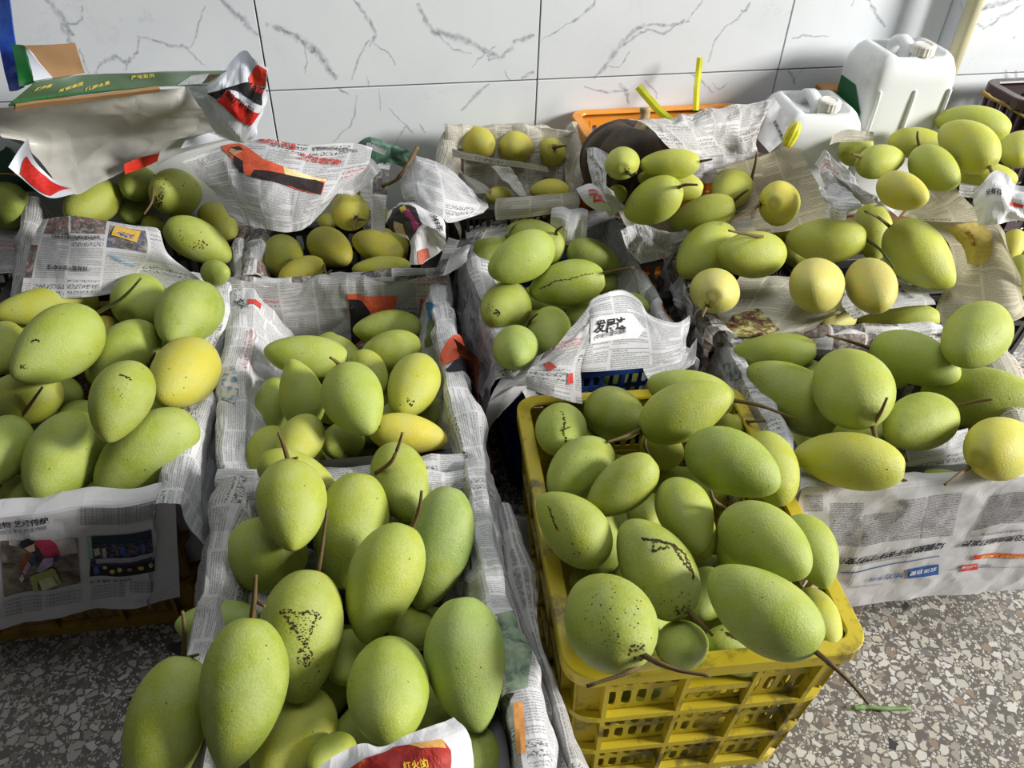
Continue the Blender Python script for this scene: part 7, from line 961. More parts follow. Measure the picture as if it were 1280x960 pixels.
# red headline sheet
s = grid_sheet([[(226, 200, .57), (288, 178, .595), (335, 175, .60), (385, 181, .595), (440, 178, .595), (466, 184, .585)], [(246, 222, .535), (290, 212, .555), (325, 214, .56), (372, 218, .555), (425, 214, .555), (458, 208, .56)], [(268, 244, .505), (296, 244, .515), (325, 250, .52), (365, 256, .515), (405, 250, .52), (432, 236, .525)], [(284, 270, .475), (310, 281, .47), (335, 287, .465), (362, 291, .46), (388, 284, .465), (412, 258, .49)]],
    'crumpled sheet with red headline and orange picture draped below wall', PM['body'], 45, 1.15, lam=.085)
c = cv(230, 160, 4.741)
pprint(s, [(ORA, c((225, 105), (330, 95), (470, 185), (590, 230), (690, 268), (840, 300), (815, 398), (560, 320), (372, 280), (300, 200), (230, 130))), ((226, 206, 150), c((590, 232), (700, 270), (850, 306), (840, 320), (700, 300), (600, 280))), ((44, 34, 34), c((420, 248), (500, 256), (640, 286), (780, 310), (830, 330), (812, 396), (640, 350), (470, 306), (398, 288))),
    ((186, 150, 120), c((265, 140), (290, 112), (330, 120), (352, 138), (300, 166))), ((44, 34, 40), c((300, 166), (352, 200), (358, 270), (330, 260), (296, 210))), ((52, 40, 34), c((280, 118), (330, 112), (358, 136), (320, 134)))])
ptext(s, '来仅在官图融', (371, 197), (424, 207), RED, .025)
ptext(s, '采购人大会', (322, 178), (370, 188), RED, .025)
ptext(s, '体制推动经济社会发展新闻', (392, 187), (446, 191), (70, 70, 74), .01)
s = grid_sheet([[(432, 205, .55), (462, 198, .555), (476, 213, .545)], [(415, 225, .53), (446, 218, .535), (462, 226, .53)], [(404, 243, .515), (432, 240, .515), (440, 244, .51)]], 'small white sheet tucked behind the red headline sheet', PM['t1'], 46, .8)
# --- yellow mango crate
s = drape((303, 350), (548, 341), .374, .05, .012, 'dark printed fold on front rim of yellow mango crate', PM['pic'], 51, 1.1, wide=.012)
s = drape((318, 278), (305, 350), .374, .09, .08, 'crumpled newspaper at left rim of yellow mango crate', PM['pic'], 52, 1.8, wide=.03)
s = grid_sheet([[(452, 196, .515), (488, 197, .515)], [(450, 235, .465), (484, 238, .465)], [(452, 285, .395), (480, 290, .395)]], 'newspaper with red and navy print behind the yellow mangoes', PM['pic'], 53, 1.0)
ptext(s, '打海和', (462, 205), (486, 207), BLK, .02)
s = grid_sheet([[(500, 205, .53), (516, 194, .55), (540, 200, .555), (562, 212, .55), (580, 228, .54)], [(500, 225, .52), (518, 214, .55), (545, 222, .555), (575, 236, .54), (596, 246, .53)], [(502, 244, .51), (522, 240, .54), (550, 248, .54), (582, 254, .525), (612, 258, .51)], [(508, 256, .50), (528, 262, .52), (552, 272, .515), (565, 278, .505), (605, 266, .50)]],
    'large blank-backed white sheet with body text leaning below wall', PM['w0'], 54, 1.1, lam=.09)
s = grid_sheet([[(486, 268, .49), (495, 256, .51), (512, 252, .52), (532, 256, .52), (550, 262, .515)], [(490, 284, .475), (505, 275, .51), (525, 276, .525), (540, 282, .52), (556, 290, .505)], [(510, 300, .455), (516, 296, .49), (530, 292, .50), (545, 298, .49), (558, 304, .48)], [(514, 332, .42), (520, 330, .44), (532, 328, .44), (545, 320, .45), (553, 312, .46)]],
    'crumpled sheet with black picture and upside-down numerals at right of yellow mangoes', PM['blank'], 55, 1.5, lam=.06)
c = cv(430, 160, 5.333); pprint(s, [((48, 42, 42), c((288, 640), (330, 540), (400, 512), (480, 540), (535, 640), (480, 690), (440, 770), (320, 700))), ((150, 50, 90), c((395, 560), (430, 540), (500, 660), (470, 690))), ((186, 170, 60), c((375, 535), (405, 515), (420, 550), (390, 570))), ((196, 170, 130), c((340, 620), (400, 640), (420, 720), (350, 690)))])
pprint(s, [((160, 84, 66), c((490, 820), (560, 800), (572, 860), (500, 920)))], 'printed_mark')
ptext(s, '1949年', (535, 269), (549, 291), BLK, .02)
# --- between
s = grid_sheet([[(562, 300, .40), (578, 302, .405), (592, 296, .41)], [(552, 325, .39), (570, 322, .40), (586, 318, .405)], [(540, 346, .385), (560, 344, .39), (576, 328, .395)]], 'pink and white paper corner between yellow mangoes and blue crate', PM['pic'], 61, 1.2)
s = grid_sheet([[(572, 420, .40), (590, 440, .39), (600, 470, .38)], [(585, 480, .30), (600, 500, .30), (612, 520, .30)], [(600, 560, .20), (612, 570, .20), (622, 590, .20)], [(612, 640, .10), (622, 640, .10), (634, 640, .10)]],
    'dark maroon and orange glossy sheet wedged between the crates', photo_mat('printed_maroon', [(.38, srgb(44, 26, 24)), (.55, srgb(92, 40, 32)), (.72, srgb(150, 76, 50))], 34), 62, 2.2, cat='paper', name='glossy_sheet')
s = grid_sheet([[(604, 640, .16), (658, 645, .16)], [(624, 700, .10), (662, 690, .11)], [(640, 790, .04), (660, 760, .05)]], 'flat grey sheet low in the gap by the yellow crate', PM['g2'], 63, .7)
s = grid_sheet([[(628, 470, .37), (650, 462, .38), (672, 450, .395)], [(612, 500, .33), (635, 494, .34), (660, 480, .345)], [(600, 545, .24), (612, 530, .26), (624, 520, .27)]], 'plain grey tongue of paper hanging left of blue crate', PM['blank'], 64, .7)
# --- centre blue crate
s = drape((578, 288), (632, 476), .368, .27, .20, 'newspaper over left rim of blue crate, pink tinted', PM['t1'], 71, 1.7, tin=.30, wide=.034)
s = drape((868, 452), (764, 258), .368, .20, .14, 'newspaper over right rim of blue crate with lettered edge', PM['w4'], 72, 1.1, tin=.40, wide=.022, z1=.40)
c = cv(720, 240, 4); pprint(s, [((112, 116, 112), c((345, 520), (400, 476), (440, 540), (370, 600)))]); pprint(s, [((150, 110, 84), c((425, 560), (450, 550), (510, 640), (480, 655)))], 'printed_mark')
ptext(s, 'SHAN NEWS', (768, 275), (806, 334), BLK, .02)
s = drape((770, 268), (580, 288), .40, .14, .02, 'newspaper back wall of blue crate with sepia brown picture', PM['w3'], 73, 1.6, wide=.02, hump=.015)
c = cv(480, 180, 4.267); pprint(s, [(photo_mat('printed_sepia', [(.35, srgb(60, 52, 42)), (.55, srgb(150, 138, 112)), (.7, srgb(190, 184, 160))], 60), c((712, 380), (1040, 362), (1040, 450), (960, 440), (712, 412)))])
s = grid_sheet([[(734, 388, .46), (740, 374, .47), (758, 366, .475), (780, 362, .47), (800, 374, .46), (812, 392, .45), (846, 402, .44), (864, 392, .44)], [(728, 404, .445), (742, 399, .455), (762, 397, .455), (788, 396, .45), (806, 402, .445), (820, 410, .44), (846, 414, .435), (862, 410, .432)], [(720, 440, .415), (732, 440, .42), (756, 436, .42), (790, 434, .42), (810, 434, .42), (830, 434, .42), (848, 430, .42), (858, 424, .425)], [(716, 466, .385), (730, 465, .39), (752, 464, .39), (790, 461, .39), (810, 459, .39), (830, 456, .392), (846, 452, .395), (858, 446, .40)]],
    'peaked newspaper with large headline standing over front of blue crate', PM['body'], 74, .7, lam=.10)
pprint(s, [((214, 212, 213), [(738, 399), (790, 393), (806, 412), (797, 424), (738, 430)])], 'printed_margin')
ptext(s, '发展这', (742, 416), (782, 410), BLK, .025); ptext(s, '(中央引领中国新', (742, 425), (784, 416), BLK, .01)
s = grid_sheet([[(735, 386, .46), (738, 397, .46), (744, 402, .458)], [(722, 402, .45), (732, 405, .455), (742, 408, .45)], [(690, 434, .435), (712, 430, .44), (735, 428, .435)], [(660, 462, .425), (690, 464, .43), (726, 466, .42)], [(658, 486, .405), (688, 496, .405), (728, 506, .395)]],
    'folded corner of newspaper with red seal hanging over yellow crate', PM['g1'], 75, 1.2, lam=.06)
c = cv(600, 350, 4.571); pprint(s, [((180, 56, 46), c((500, 545), (528, 530), (532, 590), (498, 600)))]); pprint(s, [((150, 60, 44), c((360, 480), (400, 470), (440, 500), (390, 525)))], 'printed_mark')
s = grid_sheet([[(664, 450, .40), (700, 430, .415), (718, 414, .43)], [(645, 470, .385), (685, 460, .40), (710, 442, .415)], [(600, 512, .36), (640, 485, .37), (662, 482, .38)]], 'brown printed sheet lying over front left corner of blue crate', PM['pic'], 76, .8)
s = grid_sheet([[(804, 458, .395), (850, 446, .40), (872, 420, .405)], [(808, 470, .39), (850, 460, .395), (870, 442, .40)], [(815, 482, .385), (836, 474, .388), (866, 456, .392)]], 'white newspaper flap at front right corner of blue crate', PM['w2'], 77, 1.2)
# --- small back crate
s = drape((726, 158), (556, 161), .572, .20, .02, 'crumpled cream newspaper behind the three yellow mangoes', PM['c2'], 81, 1.8, wide=.02, hump=.008, z1=.572)
s = drape((556, 158), (545, 250), .57, .14, .16, 'creased cream newspaper on left rim of small back crate', PM['c0'], 82, 1.8, wide=.03, tout=.25, z1=.49)
s = drape((736, 232), (722, 156), .49, .14, .05, 'cream newspaper on right rim of small back crate', PM['c1'], 83, 1.4, wide=.014, tin=.2, z1=.57)
s = grid_sheet([[(566, 186, .56), (620, 198, .565), (684, 208, .56)], [(566, 196, .545), (618, 206, .55), (686, 215, .545)]], 'narrow folded newspaper strip in front of three yellow mangoes', PM['c2'], 84, .5)
s = grid_sheet([[(568, 214, .505), (590, 222, .51), (618, 238, .50)], [(580, 240, .485), (600, 246, .49), (615, 246, .485)]], 'grey cloth with dark green stitched edge in small back crate', plain('grey_cloth', srgb(150, 146, 136), .9, .1, .15, 200), 85, 1.6, cat='cloth', name='cloth')
s = grid_sheet([[(614, 206, .53), (636, 206, .53)], [(632, 226, .51), (652, 224, .51)], [(648, 244, .49), (660, 242, .49)]], 'pale grey cloth roll lying across the small back crate', plain('pale_cloth', srgb(176, 172, 164), .9, .1, .12, 200), 86, 1.8, cat='cloth', name='cloth', lam=.04)
s = grid_sheet([[(620, 248, .495), (670, 244, .50), (722, 240, .50)], [(618, 262, .475), (670, 260, .48), (726, 254, .48)], [(620, 276, .45), (668, 272, .455), (720, 266, .455)]], 'newspaper strip lying across front rim of small back crate', PM['c0'], 87, .6)
s = grid_sheet([[(720, 236, .565), (738, 230, .575), (752, 236, .575)], [(732, 252, .545), (748, 250, .555), (760, 252, .555)], [(750, 264, .525), (758, 262, .53), (764, 262, .53)]], 'folded white paper corner with red character', PM['blank'], 88, 1.0)
ptext(s, '云', (741, 252), (757, 252), (190, 70, 52), .03)
s = grid_sheet([[(590, 290, .45), (640, 282, .45), (650, 270, .45)], [(592, 300, .43), (620, 296, .43), (648, 284, .43)]], 'rolled white paper with blue corner at back of blue crate', PM['pic'], 89, 1.2)
s = drape((735, 266), (690, 262), .46, .06, .03, 'white folded paper end at back right of blue crate', PM['blank'], 90, 1.2)
# --- pumpkin pile
s = grid_sheet([[(780, 146, .695), (830, 148, .675), (880, 138, .66), (930, 128, .665), (966, 122, .67)], [(800, 156, .69), (845, 160, .672), (890, 154, .65), (930, 146, .645), (958, 142, .65)], [(825, 172, .672), (860, 176, .65), (890, 174, .625), (925, 176, .61), (945, 168, .615)], [(850, 196, .638), (876, 196, .615), (900, 194, .59), (925, 192, .585), (944, 190, .585)]],
    'grey crumpled newspaper covering the pumpkin in orange basket', PM['g1'], 91, 1.5, lam=.06)
s = grid_sheet([[(966, 122, .67), (980, 138, .655), (991, 155, .64)], [(952, 142, .645), (968, 156, .63), (984, 172, .615)], [(938, 163, .61), (950, 178, .60), (962, 192, .59)]], 'white sheet with black headline standing against the jerrycan', PM['blank'], 92, .8)
ptext(s, '云浮川味食品', (966, 152), (976, 180), BLK, .025)
s = grid_sheet([[(870, 192, .555), (900, 184, .56), (940, 186, .555), (962, 196, .545)], [(860, 205, .535), (900, 205, .53), (935, 205, .53), (955, 206, .525)], [(860, 228, .505), (895, 228, .505), (925, 225, .505), (950, 222, .505)]], 'crumpled white newspaper between pumpkin and mangoes', PM['w4'], 93, 1.5, lam=.05)
s = grid_sheet([[(896, 212, .535), (950, 195, .555), (996, 178, .57)], [(900, 240, .49), (960, 225, .50), (1012, 212, .525)], [(915, 278, .44), (975, 262, .455), (1032, 248, .48)], [(930, 292, .415), (985, 288, .425), (1034, 272, .44)]], 'flat tan newspaper sheet in front of small jerrycan', PM['tan'], 94, .6, lam=.12)
s = grid_sheet([[(728, 184, .615), (742, 182, .63), (757, 190, .635)], [(736, 215, .585), (746, 213, .605), (757, 220, .605)], [(746, 248, .545), (760, 243, .57), (773, 248, .56)], [(760, 276, .495), (778, 267, .525), (802, 276, .50)]], 'crumpled newspaper left of the end-on mango by pumpkin', PM['t2'], 95, 1.8, lam=.05)
s = grid_sheet([[(770, 255, .475), (830, 265, .46), (935, 262, .46)], [(785, 285, .44), (850, 290, .43), (945, 290, .43)], [(800, 300, .41), (860, 310, .40), (950, 300, .40)]], 'cream newspaper lying beneath the mangoes by the pumpkin', PM['c0'], 96, .7)
s = grid_sheet([[(775, 290, .455), (800, 280, .465), (832, 290, .455), (868, 280, .46)], [(785, 310, .435), (812, 300, .45), (830, 305, .44), (860, 296, .45)], [(800, 330, .41), (820, 325, .42), (836, 320, .42), (852, 312, .425)]], 'fan-creased grey newspaper beside the large tilted mango', PM['t0'], 97, 2.0, lam=.045)
# --- right middle pile
s = drape((834, 310), (896, 424), .398, .09, .12, 'crumpled black-lettered newspaper on left edge of right middle pile', PM['pic'], 101, 2.0, wide=.035, lam=.05)
ptext(s, '日报新闻云浮', (846, 322), (866, 372), BLK, .025)
s = grid_sheet([[(925, 345, .395), (980, 345, .395), (1040, 350, .40), (1065, 362, .40)], [(900, 385, .385), (960, 385, .39), (1020, 395, .395), (1058, 385, .40)], [(885, 412, .39), (940, 415, .395), (990, 412, .40), (1028, 402, .405)], [(896, 424, .385), (950, 420, .39), (990, 418, .39), (1020, 412, .39)]], 'tan newspaper with colour picture under the pinkish mangoes', PM['c2'], 102, .6)
c = cv(880, 200, 3.2); pprint(s, [(photo_mat('printed_garden', [(.36, srgb(78, 34, 34)), (.48, srgb(120, 96, 76)), (.56, srgb(170, 170, 80)), (.68, srgb(200, 190, 190))], 60), c((112, 625), (215, 595), (305, 680), (235, 710), (100, 705)))])
s = grid_sheet([[(1060, 360, .40), (1110, 345, .40), (1160, 368, .41)], [(1052, 380, .405), (1110, 370, .41), (1168, 375, .415)], [(1068, 398, .405), (1115, 385, .415), (1170, 380, .418)]], 'white newspaper corner folded up at front of right middle pile', PM['w2'], 103, .5)
ptext(s, '新闻在线', (1118, 358), (1138, 374), BLK, .02)
s = drape((890, 420), (1180, 410), .385, .06, .02, 'newspaper edge with red and blue print behind front right crate', PM['pic'], 104, .9, wide=.02)
s = grid_sheet([[(1128, 270, .505), (1155, 240, .535), (1182, 216, .56)], [(1140, 273, .505), (1180, 262, .525), (1206, 248, .54)], [(1135, 275, .50), (1185, 278, .515), (1236, 276, .52)]], 'upright tan paper corner with small print above the oval mango', PM['tan'], 105, .4)
s = grid_sheet([[(1140, 274, .495), (1185, 276, .51), (1236, 274, .52), (1256, 290, .515)], [(1185, 300, .46), (1215, 302, .49), (1245, 300, .505), (1262, 318, .50)], [(1192, 340, .42), (1215, 344, .44), (1250, 340, .46), (1275, 352, .46)], [(1170, 385, .39), (1215, 385, .41), (1262, 388, .43), (1282, 375, .43)], [(1180, 410, .37), (1220, 404, .385), (1262, 402, .40), (1285, 392, .40)]],
    'bent tan newspaper sheet wrapped round the oval mango', PM['tan'], 106, .9, lam=.12)
c = cv(1000, 160, 4.571); pprint(s, [((186, 166, 92), c((840, 560), (1000, 540), (1090, 600), (1100, 700), (1060, 777), (960, 777), (900, 640)))]); ptext(s, '生活广告', (1206, 290), (1216, 308), (140, 84, 30), .03)
# --- front right crate
s = drape((1000, 606), (1420, 596), .378, .24, .31, 'white newspaper front of right crate with upside-down blue heading', PM['blank'], 111, .55, tout=.03, wide=.02, dout1=.29)
c = cv(1000, 600, 4.571)
TXT = NT("printed_text_line"); _u = TXT.vmath("MULTIPLY", TXT.coord(), (700, 700, 700)); TXT = TXT.done(TXT.mix(TXT.math("GREATER_THAN", TXT.noise(_u, 1.0, 2, .7), .5), srgb(190, 188, 190), srgb(92, 90, 94)), .7, .2)
for q in ([(180, 130), (365, 130), (330, 385), (180, 375)], [(372, 200), (545, 180), (500, 350), (340, 380)], [(565, 110), (735, 95), (690, 330), (510, 350)], [(745, 90), (925, 70), (870, 320), (695, 335)], [(20, 85), (130, 85), (130, 180), (40, 180)], [(1090, 90), (1220, 66), (1140, 250), (990, 290)], [(1230, 65), (1420, 60), (1420, 240), (1150, 245)]):
    P_ = [suv(s, *p) for p in c(*q)]
    o_, e_ = P_[0], P_[1]
    dv_ = [P_[3][0] - P_[0][0], P_[3][1] - P_[0][1]]; n_ = max(4, int(math.hypot(*dv_) / .0042))
    for r_ in range(n_):
        t0, t1 = r_ / n_, (r_ + .52) / n_
        bm = bmesh.new(); A_ = lambda t: (P_[0][0] + (P_[3][0] - P_[0][0]) * t, P_[0][1] + (P_[3][1] - P_[0][1]) * t); B_ = lambda t: (P_[1][0] + (P_[2][0] - P_[1][0]) * t, P_[1][1] + (P_[2][1] - P_[1][1]) * t)
        bm.faces.new([bm.verts.new((*p, 0)) for p in (A_(t0), B_(t0), B_(t1), A_(t1))]); decal(s, bm, 'text_line', TXT, .0012)
ptext(s, '增强党员干部拒腐防变能', *c((832, 350), (205, 440)), BLK, .03, .25)
ptext(s, '教育基地纪委举办“拒腐”大讲堂活动', *c((636, 422), (306, 476)), (84, 84, 88))
pprint(s, [(NAVY, c((613, 508), (790, 477), (790, 536), (613, 560)))], 'printed_banner'); ptext(s, '云浮日报', *c((780, 492), (624, 522)), (220, 220, 224), .02)
ptext(s, '地方', *c((592, 524), (480, 540)), NAVY, .01); ptext(s, '新闻', *c((468, 545), (394, 556)), NAVY, .0); ptext(s, 'DIFANG XINWEN', *c((468, 582), (326, 598)), (120, 124, 134))
pprint(s, [((70, 96, 140), c((230, 522), (795, 428), (795, 433), (230, 528)))], 'printed_rule')
ptext(s, '严治党向纵深发展', *c((1330, 306), (930, 345)), BLK, .035, .2); ptext(s, '书记、区委常委主持召开部署', *c((1380, 262), (1030, 296)), (70, 70, 74))
pprint(s, [((196, 62, 44), c((992, 425), (1420, 420), (1420, 445), (992, 452)))], 'printed_banner'); ptext(s, '全面从严治党永远在路上(理论版)', *c((1400, 424), (1018, 430)), (226, 190, 90), .02)
pprint(s, [((196, 62, 48), c((920, 482), (1013, 474), (1013, 508), (920, 520)))], 'printed_banner'); ptext(s, '云浮日报', *c((1010, 478), (924, 488)), (224, 216, 216), .01); ptext(s, '时政', *c((1094, 474), (1028, 478)), (70, 70, 74))
pprint(s, [((150, 150, 154), c((860, 505), (1420, 495), (1420, 498), (860, 508)))], 'printed_rule')
s = drape((902, 422), (1006, 612), .378, .25, .20, 'rolled newspaper along left rim of front right crate', PM['t0'], 112, 1.5, tin=.3, wide=.034)
c = cv(880, 400, 2.667); pprint(s, [(PH_P, c((62, 150), (100, 140), (135, 190), (100, 200)))], 'printed_picture')
s = drape((1340, 600), (1240, 402), .38, .14, .05, 'newspaper over right rim of front right crate', PM['c1'], 113, 1.1, tin=.25, wide=.05)
s = drape((1260, 405), (905, 424), .376, .26, .02, 'newspaper along back rim of front right crate with blue print', PM['pic'], 114, 1.0, wide=.02)
s = grid_sheet([[(1120, 560, .36), (1170, 545, .36), (1210, 535, .36)], [(1130, 595, .345), (1170, 590, .345), (1212, 585, .345)]], 'newspaper with grey-blue corner beneath the twig-bearing mangoes', PM['w3'], 115, .5)
# --- far right pile
s = grid_sheet([[(1022, 200, 0.600), (1030, 188, 0.610), (1046, 200, 0.605), (1060, 215, 0.595)], [(1026, 222, 0.580), (1040, 215, 0.595), (1062, 232, 0.585), (1080, 238, 0.575)], [(1040, 250, 0.555), (1060, 248, 0.565), (1085, 256, 0.560), (1100, 255, 0.555)]], 'dark grey crumpled newspaper at left of far right pile', PM['g0'], 121, 2.0, lam=.05)
s = grid_sheet([[(1024, 232, 0.575), (1040, 228, 0.580), (1060, 240, 0.575)], [(1028, 250, 0.560), (1045, 255, 0.565), (1076, 256, 0.565)], [(1036, 274, 0.530), (1050, 272, 0.535), (1070, 268, 0.540)]], 'silvery crumpled newspaper in front of far right pile', PM['w4'], 122, 2.2, lam=.045)
s = grid_sheet([[(1098, 250, 0.565), (1108, 244, 0.570), (1130, 262, 0.555)], [(1092, 262, 0.550), (1105, 262, 0.555), (1122, 272, 0.545)]], 'small white paper scrap below the pale mango', PM['w1'], 123, .8)
s = grid_sheet([[(1222, 236, 0.610), (1246, 212, 0.635), (1268, 228, 0.625), (1284, 238, 0.615)], [(1216, 252, 0.590), (1244, 240, 0.615), (1266, 248, 0.610), (1288, 254, 0.595)], [(1224, 282, 0.555), (1250, 280, 0.565), (1270, 276, 0.565), (1290, 275, 0.555)]], 'silvery crumpled sheet with black characters at right picture edge', PM['blank'], 124, 2.2, lam=.055)
ptext(s, '没有县', (1232, 244), (1252, 244), BLK, .025); pprint(s, [((190, 60, 52), [(1262, 252), (1279, 256), (1277, 260), (1262, 257)])], 'printed_mark')
s = grid_sheet([[(1200, 228, 0.565), (1225, 230, 0.570)], [(1198, 245, 0.550), (1222, 248, 0.555)]], 'white newspaper scrap behind the upright tan corner', PM['w0'], 125, 1.2)
s = grid_sheet([[(1040, 170, 0.615), (1058, 163, 0.625), (1092, 165, 0.625)], [(1036, 182, 0.600), (1050, 178, 0.605), (1092, 176, 0.605)]], 'cream newspaper edge behind leftmost mango of far right pile', PM['c0'], 126, 1.0)
# ------------------------------------------------------------------ jerrycans, pumpkin, bag, carton and small things
def at_y(px, py, y):
    d = FW + EX * ((px - 640) / FPX) + EY * ((py - 480) / FPX); return CAM + d * (y / d.y)
MT_CAN = None
def can_mat():
    k = NT('milky_plastic'); c = k.coord(); z = k.sep(c)[2]
    b = k.mix(k.noise(c, 5, 3), srgb(216, 218, 218), srgb(204, 206, 205))
    d = k.math('MULTIPLY', k.rng(k.noise(c, 17, 6, .7), .50, .70), k.rng(k.noise(c, 4, 2), .40, .62)); b = k.mix(k.math('MULTIPLY', d, .8), b, srgb(136, 122, 100))
    k.b.inputs['Subsurface Weight'].default_value = .25; k.b.inputs['Subsurface Radius'].default_value = (.03, .03, .03); k.b.inputs['Subsurface Scale'].default_value = .3
    return k.done(b, .33, .45)
MT_CAN = can_mat()
def jerrycan(label, c, z0, yawd, w, d, h, ribs=True, green=False):
    root = empty('jerrycan', (c[0], c[1], z0), math.radians(yawd)); tag(root, label, 'jerrycan')
    bm = bmesh.new(); n = 48; R = []
    def loop(sx, sy, z, p, dz=0.0):
        L = []
        for i in range(n):
            a = 2 * math.pi * i / n; ca, sa = math.cos(a), math.sin(a)
            L.append(bm.verts.new((sx * math.copysign(abs(ca) ** (2 / p), ca), sy * math.copysign(abs(sa) ** (2 / p), sa), z)))
        R.append(L)
    W, Dp = w / 2, d / 2
    for sx, sy, z, p in ((W - .03, Dp - .03, 0, 5), (W - .012, Dp - .012, .006, 6), (W - .002, Dp - .002, .025, 7), (W, Dp, .05, 8), (W - .0025, Dp - .0025, h * .45, 8), (W, Dp, h * .84, 8), (W - .004, Dp - .004, h * .90, 7.5), (W - .013, Dp - .013, h * .955, 7), (W - .020, Dp - .020, h * .975, 7)): loop(sx, sy, z, p)
    sst = lambda q: max(0, min(1, q)) ** 2 * (3 - 2 * max(0, min(1, q)))
    base_ring = [v.co.copy() for v in R[-1]]
    for sc_ in (.93, .85, .76, .66, .56, .45, .34, .22, .1):
        L = []
        for v in base_ring:
            x, y = v.x * sc_, v.y * sc_; ch = sst((.62 - abs(x) / W) / .22) * sst((1 - sc_) / .14)
            L.append(bm.verts.new((x, y, h * .985 - h * .085 * ch)))
        R.append(L)
    for a, b in zip(R, R[1:]):
        for i in range(n): bm.faces.new((a[i], a[(i + 1) % n], b[(i + 1) % n], b[i]))
    bm.faces.new(R[0][::-1]); bm.faces.new(R[-1])
    link('body', bm, MT_CAN, root, True)
    # carrying handle: flattened arch running front to back
    bm = bmesh.new(); L = smooth_line([(0, Dp * .70, h * .88), (0, Dp * .60, h * .955), (0, Dp * .34, h * 1.0), (0, -Dp * .06, h * .985), (0, -Dp * .22, h * .95), (0, -Dp * .26, h * .88)], 6)
    rings = []
    for i, p in enumerate(L):
        t = (L[min(i + 1, len(L) - 1)] - L[max(i - 1, 0)]).normalized(); nrm = Vector((1, 0, 0)).cross(t)
        rings.append([bm.verts.new(p + Vector((1, 0, 0)) * x + nrm * y) for x, y in ((-.014, -.006), (-.010, -.010), (.010, -.010), (.014, -.006), (.014, .006), (.010, .010), (-.010, .010), (-.014, .006))])
    for a, b in zip(rings, rings[1:]):
        for i in range(8): bm.faces.new((a[i], a[(i + 1) % 8], b[(i + 1) % 8], b[i]))
    bm.faces.new(rings[0]); bm.faces.new(rings[-1][::-1])
    bmesh.ops.recalc_face_normals(bm, faces=bm.faces); link('handle', bm, MT_CAN, root, True)
    # neck and screw cap with grip ridges
    cap = bmesh.new(); N = 40; prev = None; cz = h * .945; cx, cy = W * .10, -Dp * .56
    for rr, zz, rg in ((.021, cz, 0), (.021, cz + .012, 0), (.0245, cz + .013, 1), (.0245, cz + .030, 1), (.0225, cz + .033, 0), (.017, cz + .034, 0), (.016, cz + .032, 0)):
        ringv = [cap.verts.new((cx + (rr + (.0009 if rg and i % 2 else 0)) * math.cos(2 * math.pi * i / N), cy + (rr + (.0009 if rg and i % 2 else 0)) * math.sin(2 * math.pi * i / N), zz)) for i in range(N)]
        if prev:
            for i in range(N): cap.faces.new((prev[i], prev[(i + 1) % N], ringv[(i + 1) % N], ringv[i]))
        prev = ringv
    cap.faces.new(prev); link('screw_cap', cap, plain('cap_plastic', srgb(216, 212, 204), .4, .4, .06, 60), root, False)
    if ribs:
        for x in (-.42, 0, .42):
            bm = bmesh.new(); tube(bm, smooth_line([(x * w, -Dp + .003, h * .80), (x * w, -Dp - .001, h * .76), (x * w, -Dp - .001, h * .30), (x * w, -Dp + .003, h * .2)], 3), .0045, 8); link('moulded_rib', bm, MT_CAN, root, True)
    if green:
        bm = bmesh.new(); q = [(-W - .0012, y, z) for y, z in ((-Dp * .72, h * .42), (-Dp * .72, h * .66), (-Dp * .1, h * .78), (Dp * .72, h * .78), (Dp * .72, h * .3), (-Dp * .3, h * .3))]
        bm.faces.new([bm.verts.new(p) for p in q][::-1]); lb = link('side_label', bm, plain('green_label', srgb(26, 92, 56), .4, .4, .1, 30), root); lb['label'] = 'dark green printed side label'
        bm = bmesh.new(); bm.faces.new([bm.verts.new((-W - .0018, y, z)) for y, z in ((-Dp * .5, h * .52), (-Dp * .62, h * .52), (-Dp * .62, h * .58), (-Dp * .5, h * .56))]); link('label_mark', bm, ink(206, 190, 90), lb)
    return root
BIGT = at_y(1132, 62, 1.90); SMT = at_y(1018, 128, 1.83)
jerrycan('large dusty white jerrycan with green side label against the wall corner', (BIGT.x, 1.90), BIGT.z - .385, 11, .205, .165, .40, True, True)
jerrycan('small white jerrycan standing left of the large one behind tan newspaper', (SMT.x, 1.83), SMT.z - .31, 8, .185, .18, .32, False)
build_crate('dark plastic crate hidden behind mangoes, standing under the two jerrycans', MT_HID, (SMT.x - .14, 1.63), 8, .60, .30, min(BIGT.z - .385, SMT.z - .31) - .002, fine=False, group=HID)
if BIGT.z - .385 > SMT.z - .31 + .004:
    bm = bmesh.new(); box(bm, -.13, .13, -.10, .10, SMT.z - .312, BIGT.z - .387); o = link('wooden_board', bm, plain('board', srgb(120, 92, 60), .8, .2)); o.location = (BIGT.x, 1.90, 0); o.rotation_euler.z = .19
    tag(o, 'wooden board beneath the large jerrycan, hidden behind the mangoes', 'board')
# cardboard behind the cans
q = at_y(1058, 106, 1.97); bm = bmesh.new(); box(bm, -.07, .08, -.03, .02, 0, q.z); bmesh.ops.bevel(bm, geom=bm.edges[:], offset=.003, segments=1, affect='EDGES')
o = link('cardboard_box', bm, plain('kraft_cardboard', srgb(150, 112, 72), .85, .2, .1, 30)); o.location = (q.x, q.y, 0); o.rotation_euler.z = yaw; tag(o, 'brown cardboard box between the two jerrycans at the wall', 'box')
# dark crate at the right edge
MT_MAR = crate_mat('maroon_plastic', srgb(58, 42, 46), .4)
q = at_y(1264, 112, 1.93); build_crate('dark maroon crate at the right picture edge by the wall', MT_MAR, (q.x - .01, 1.85), 12.36, .42, .15, q.z + .0, fine=False)
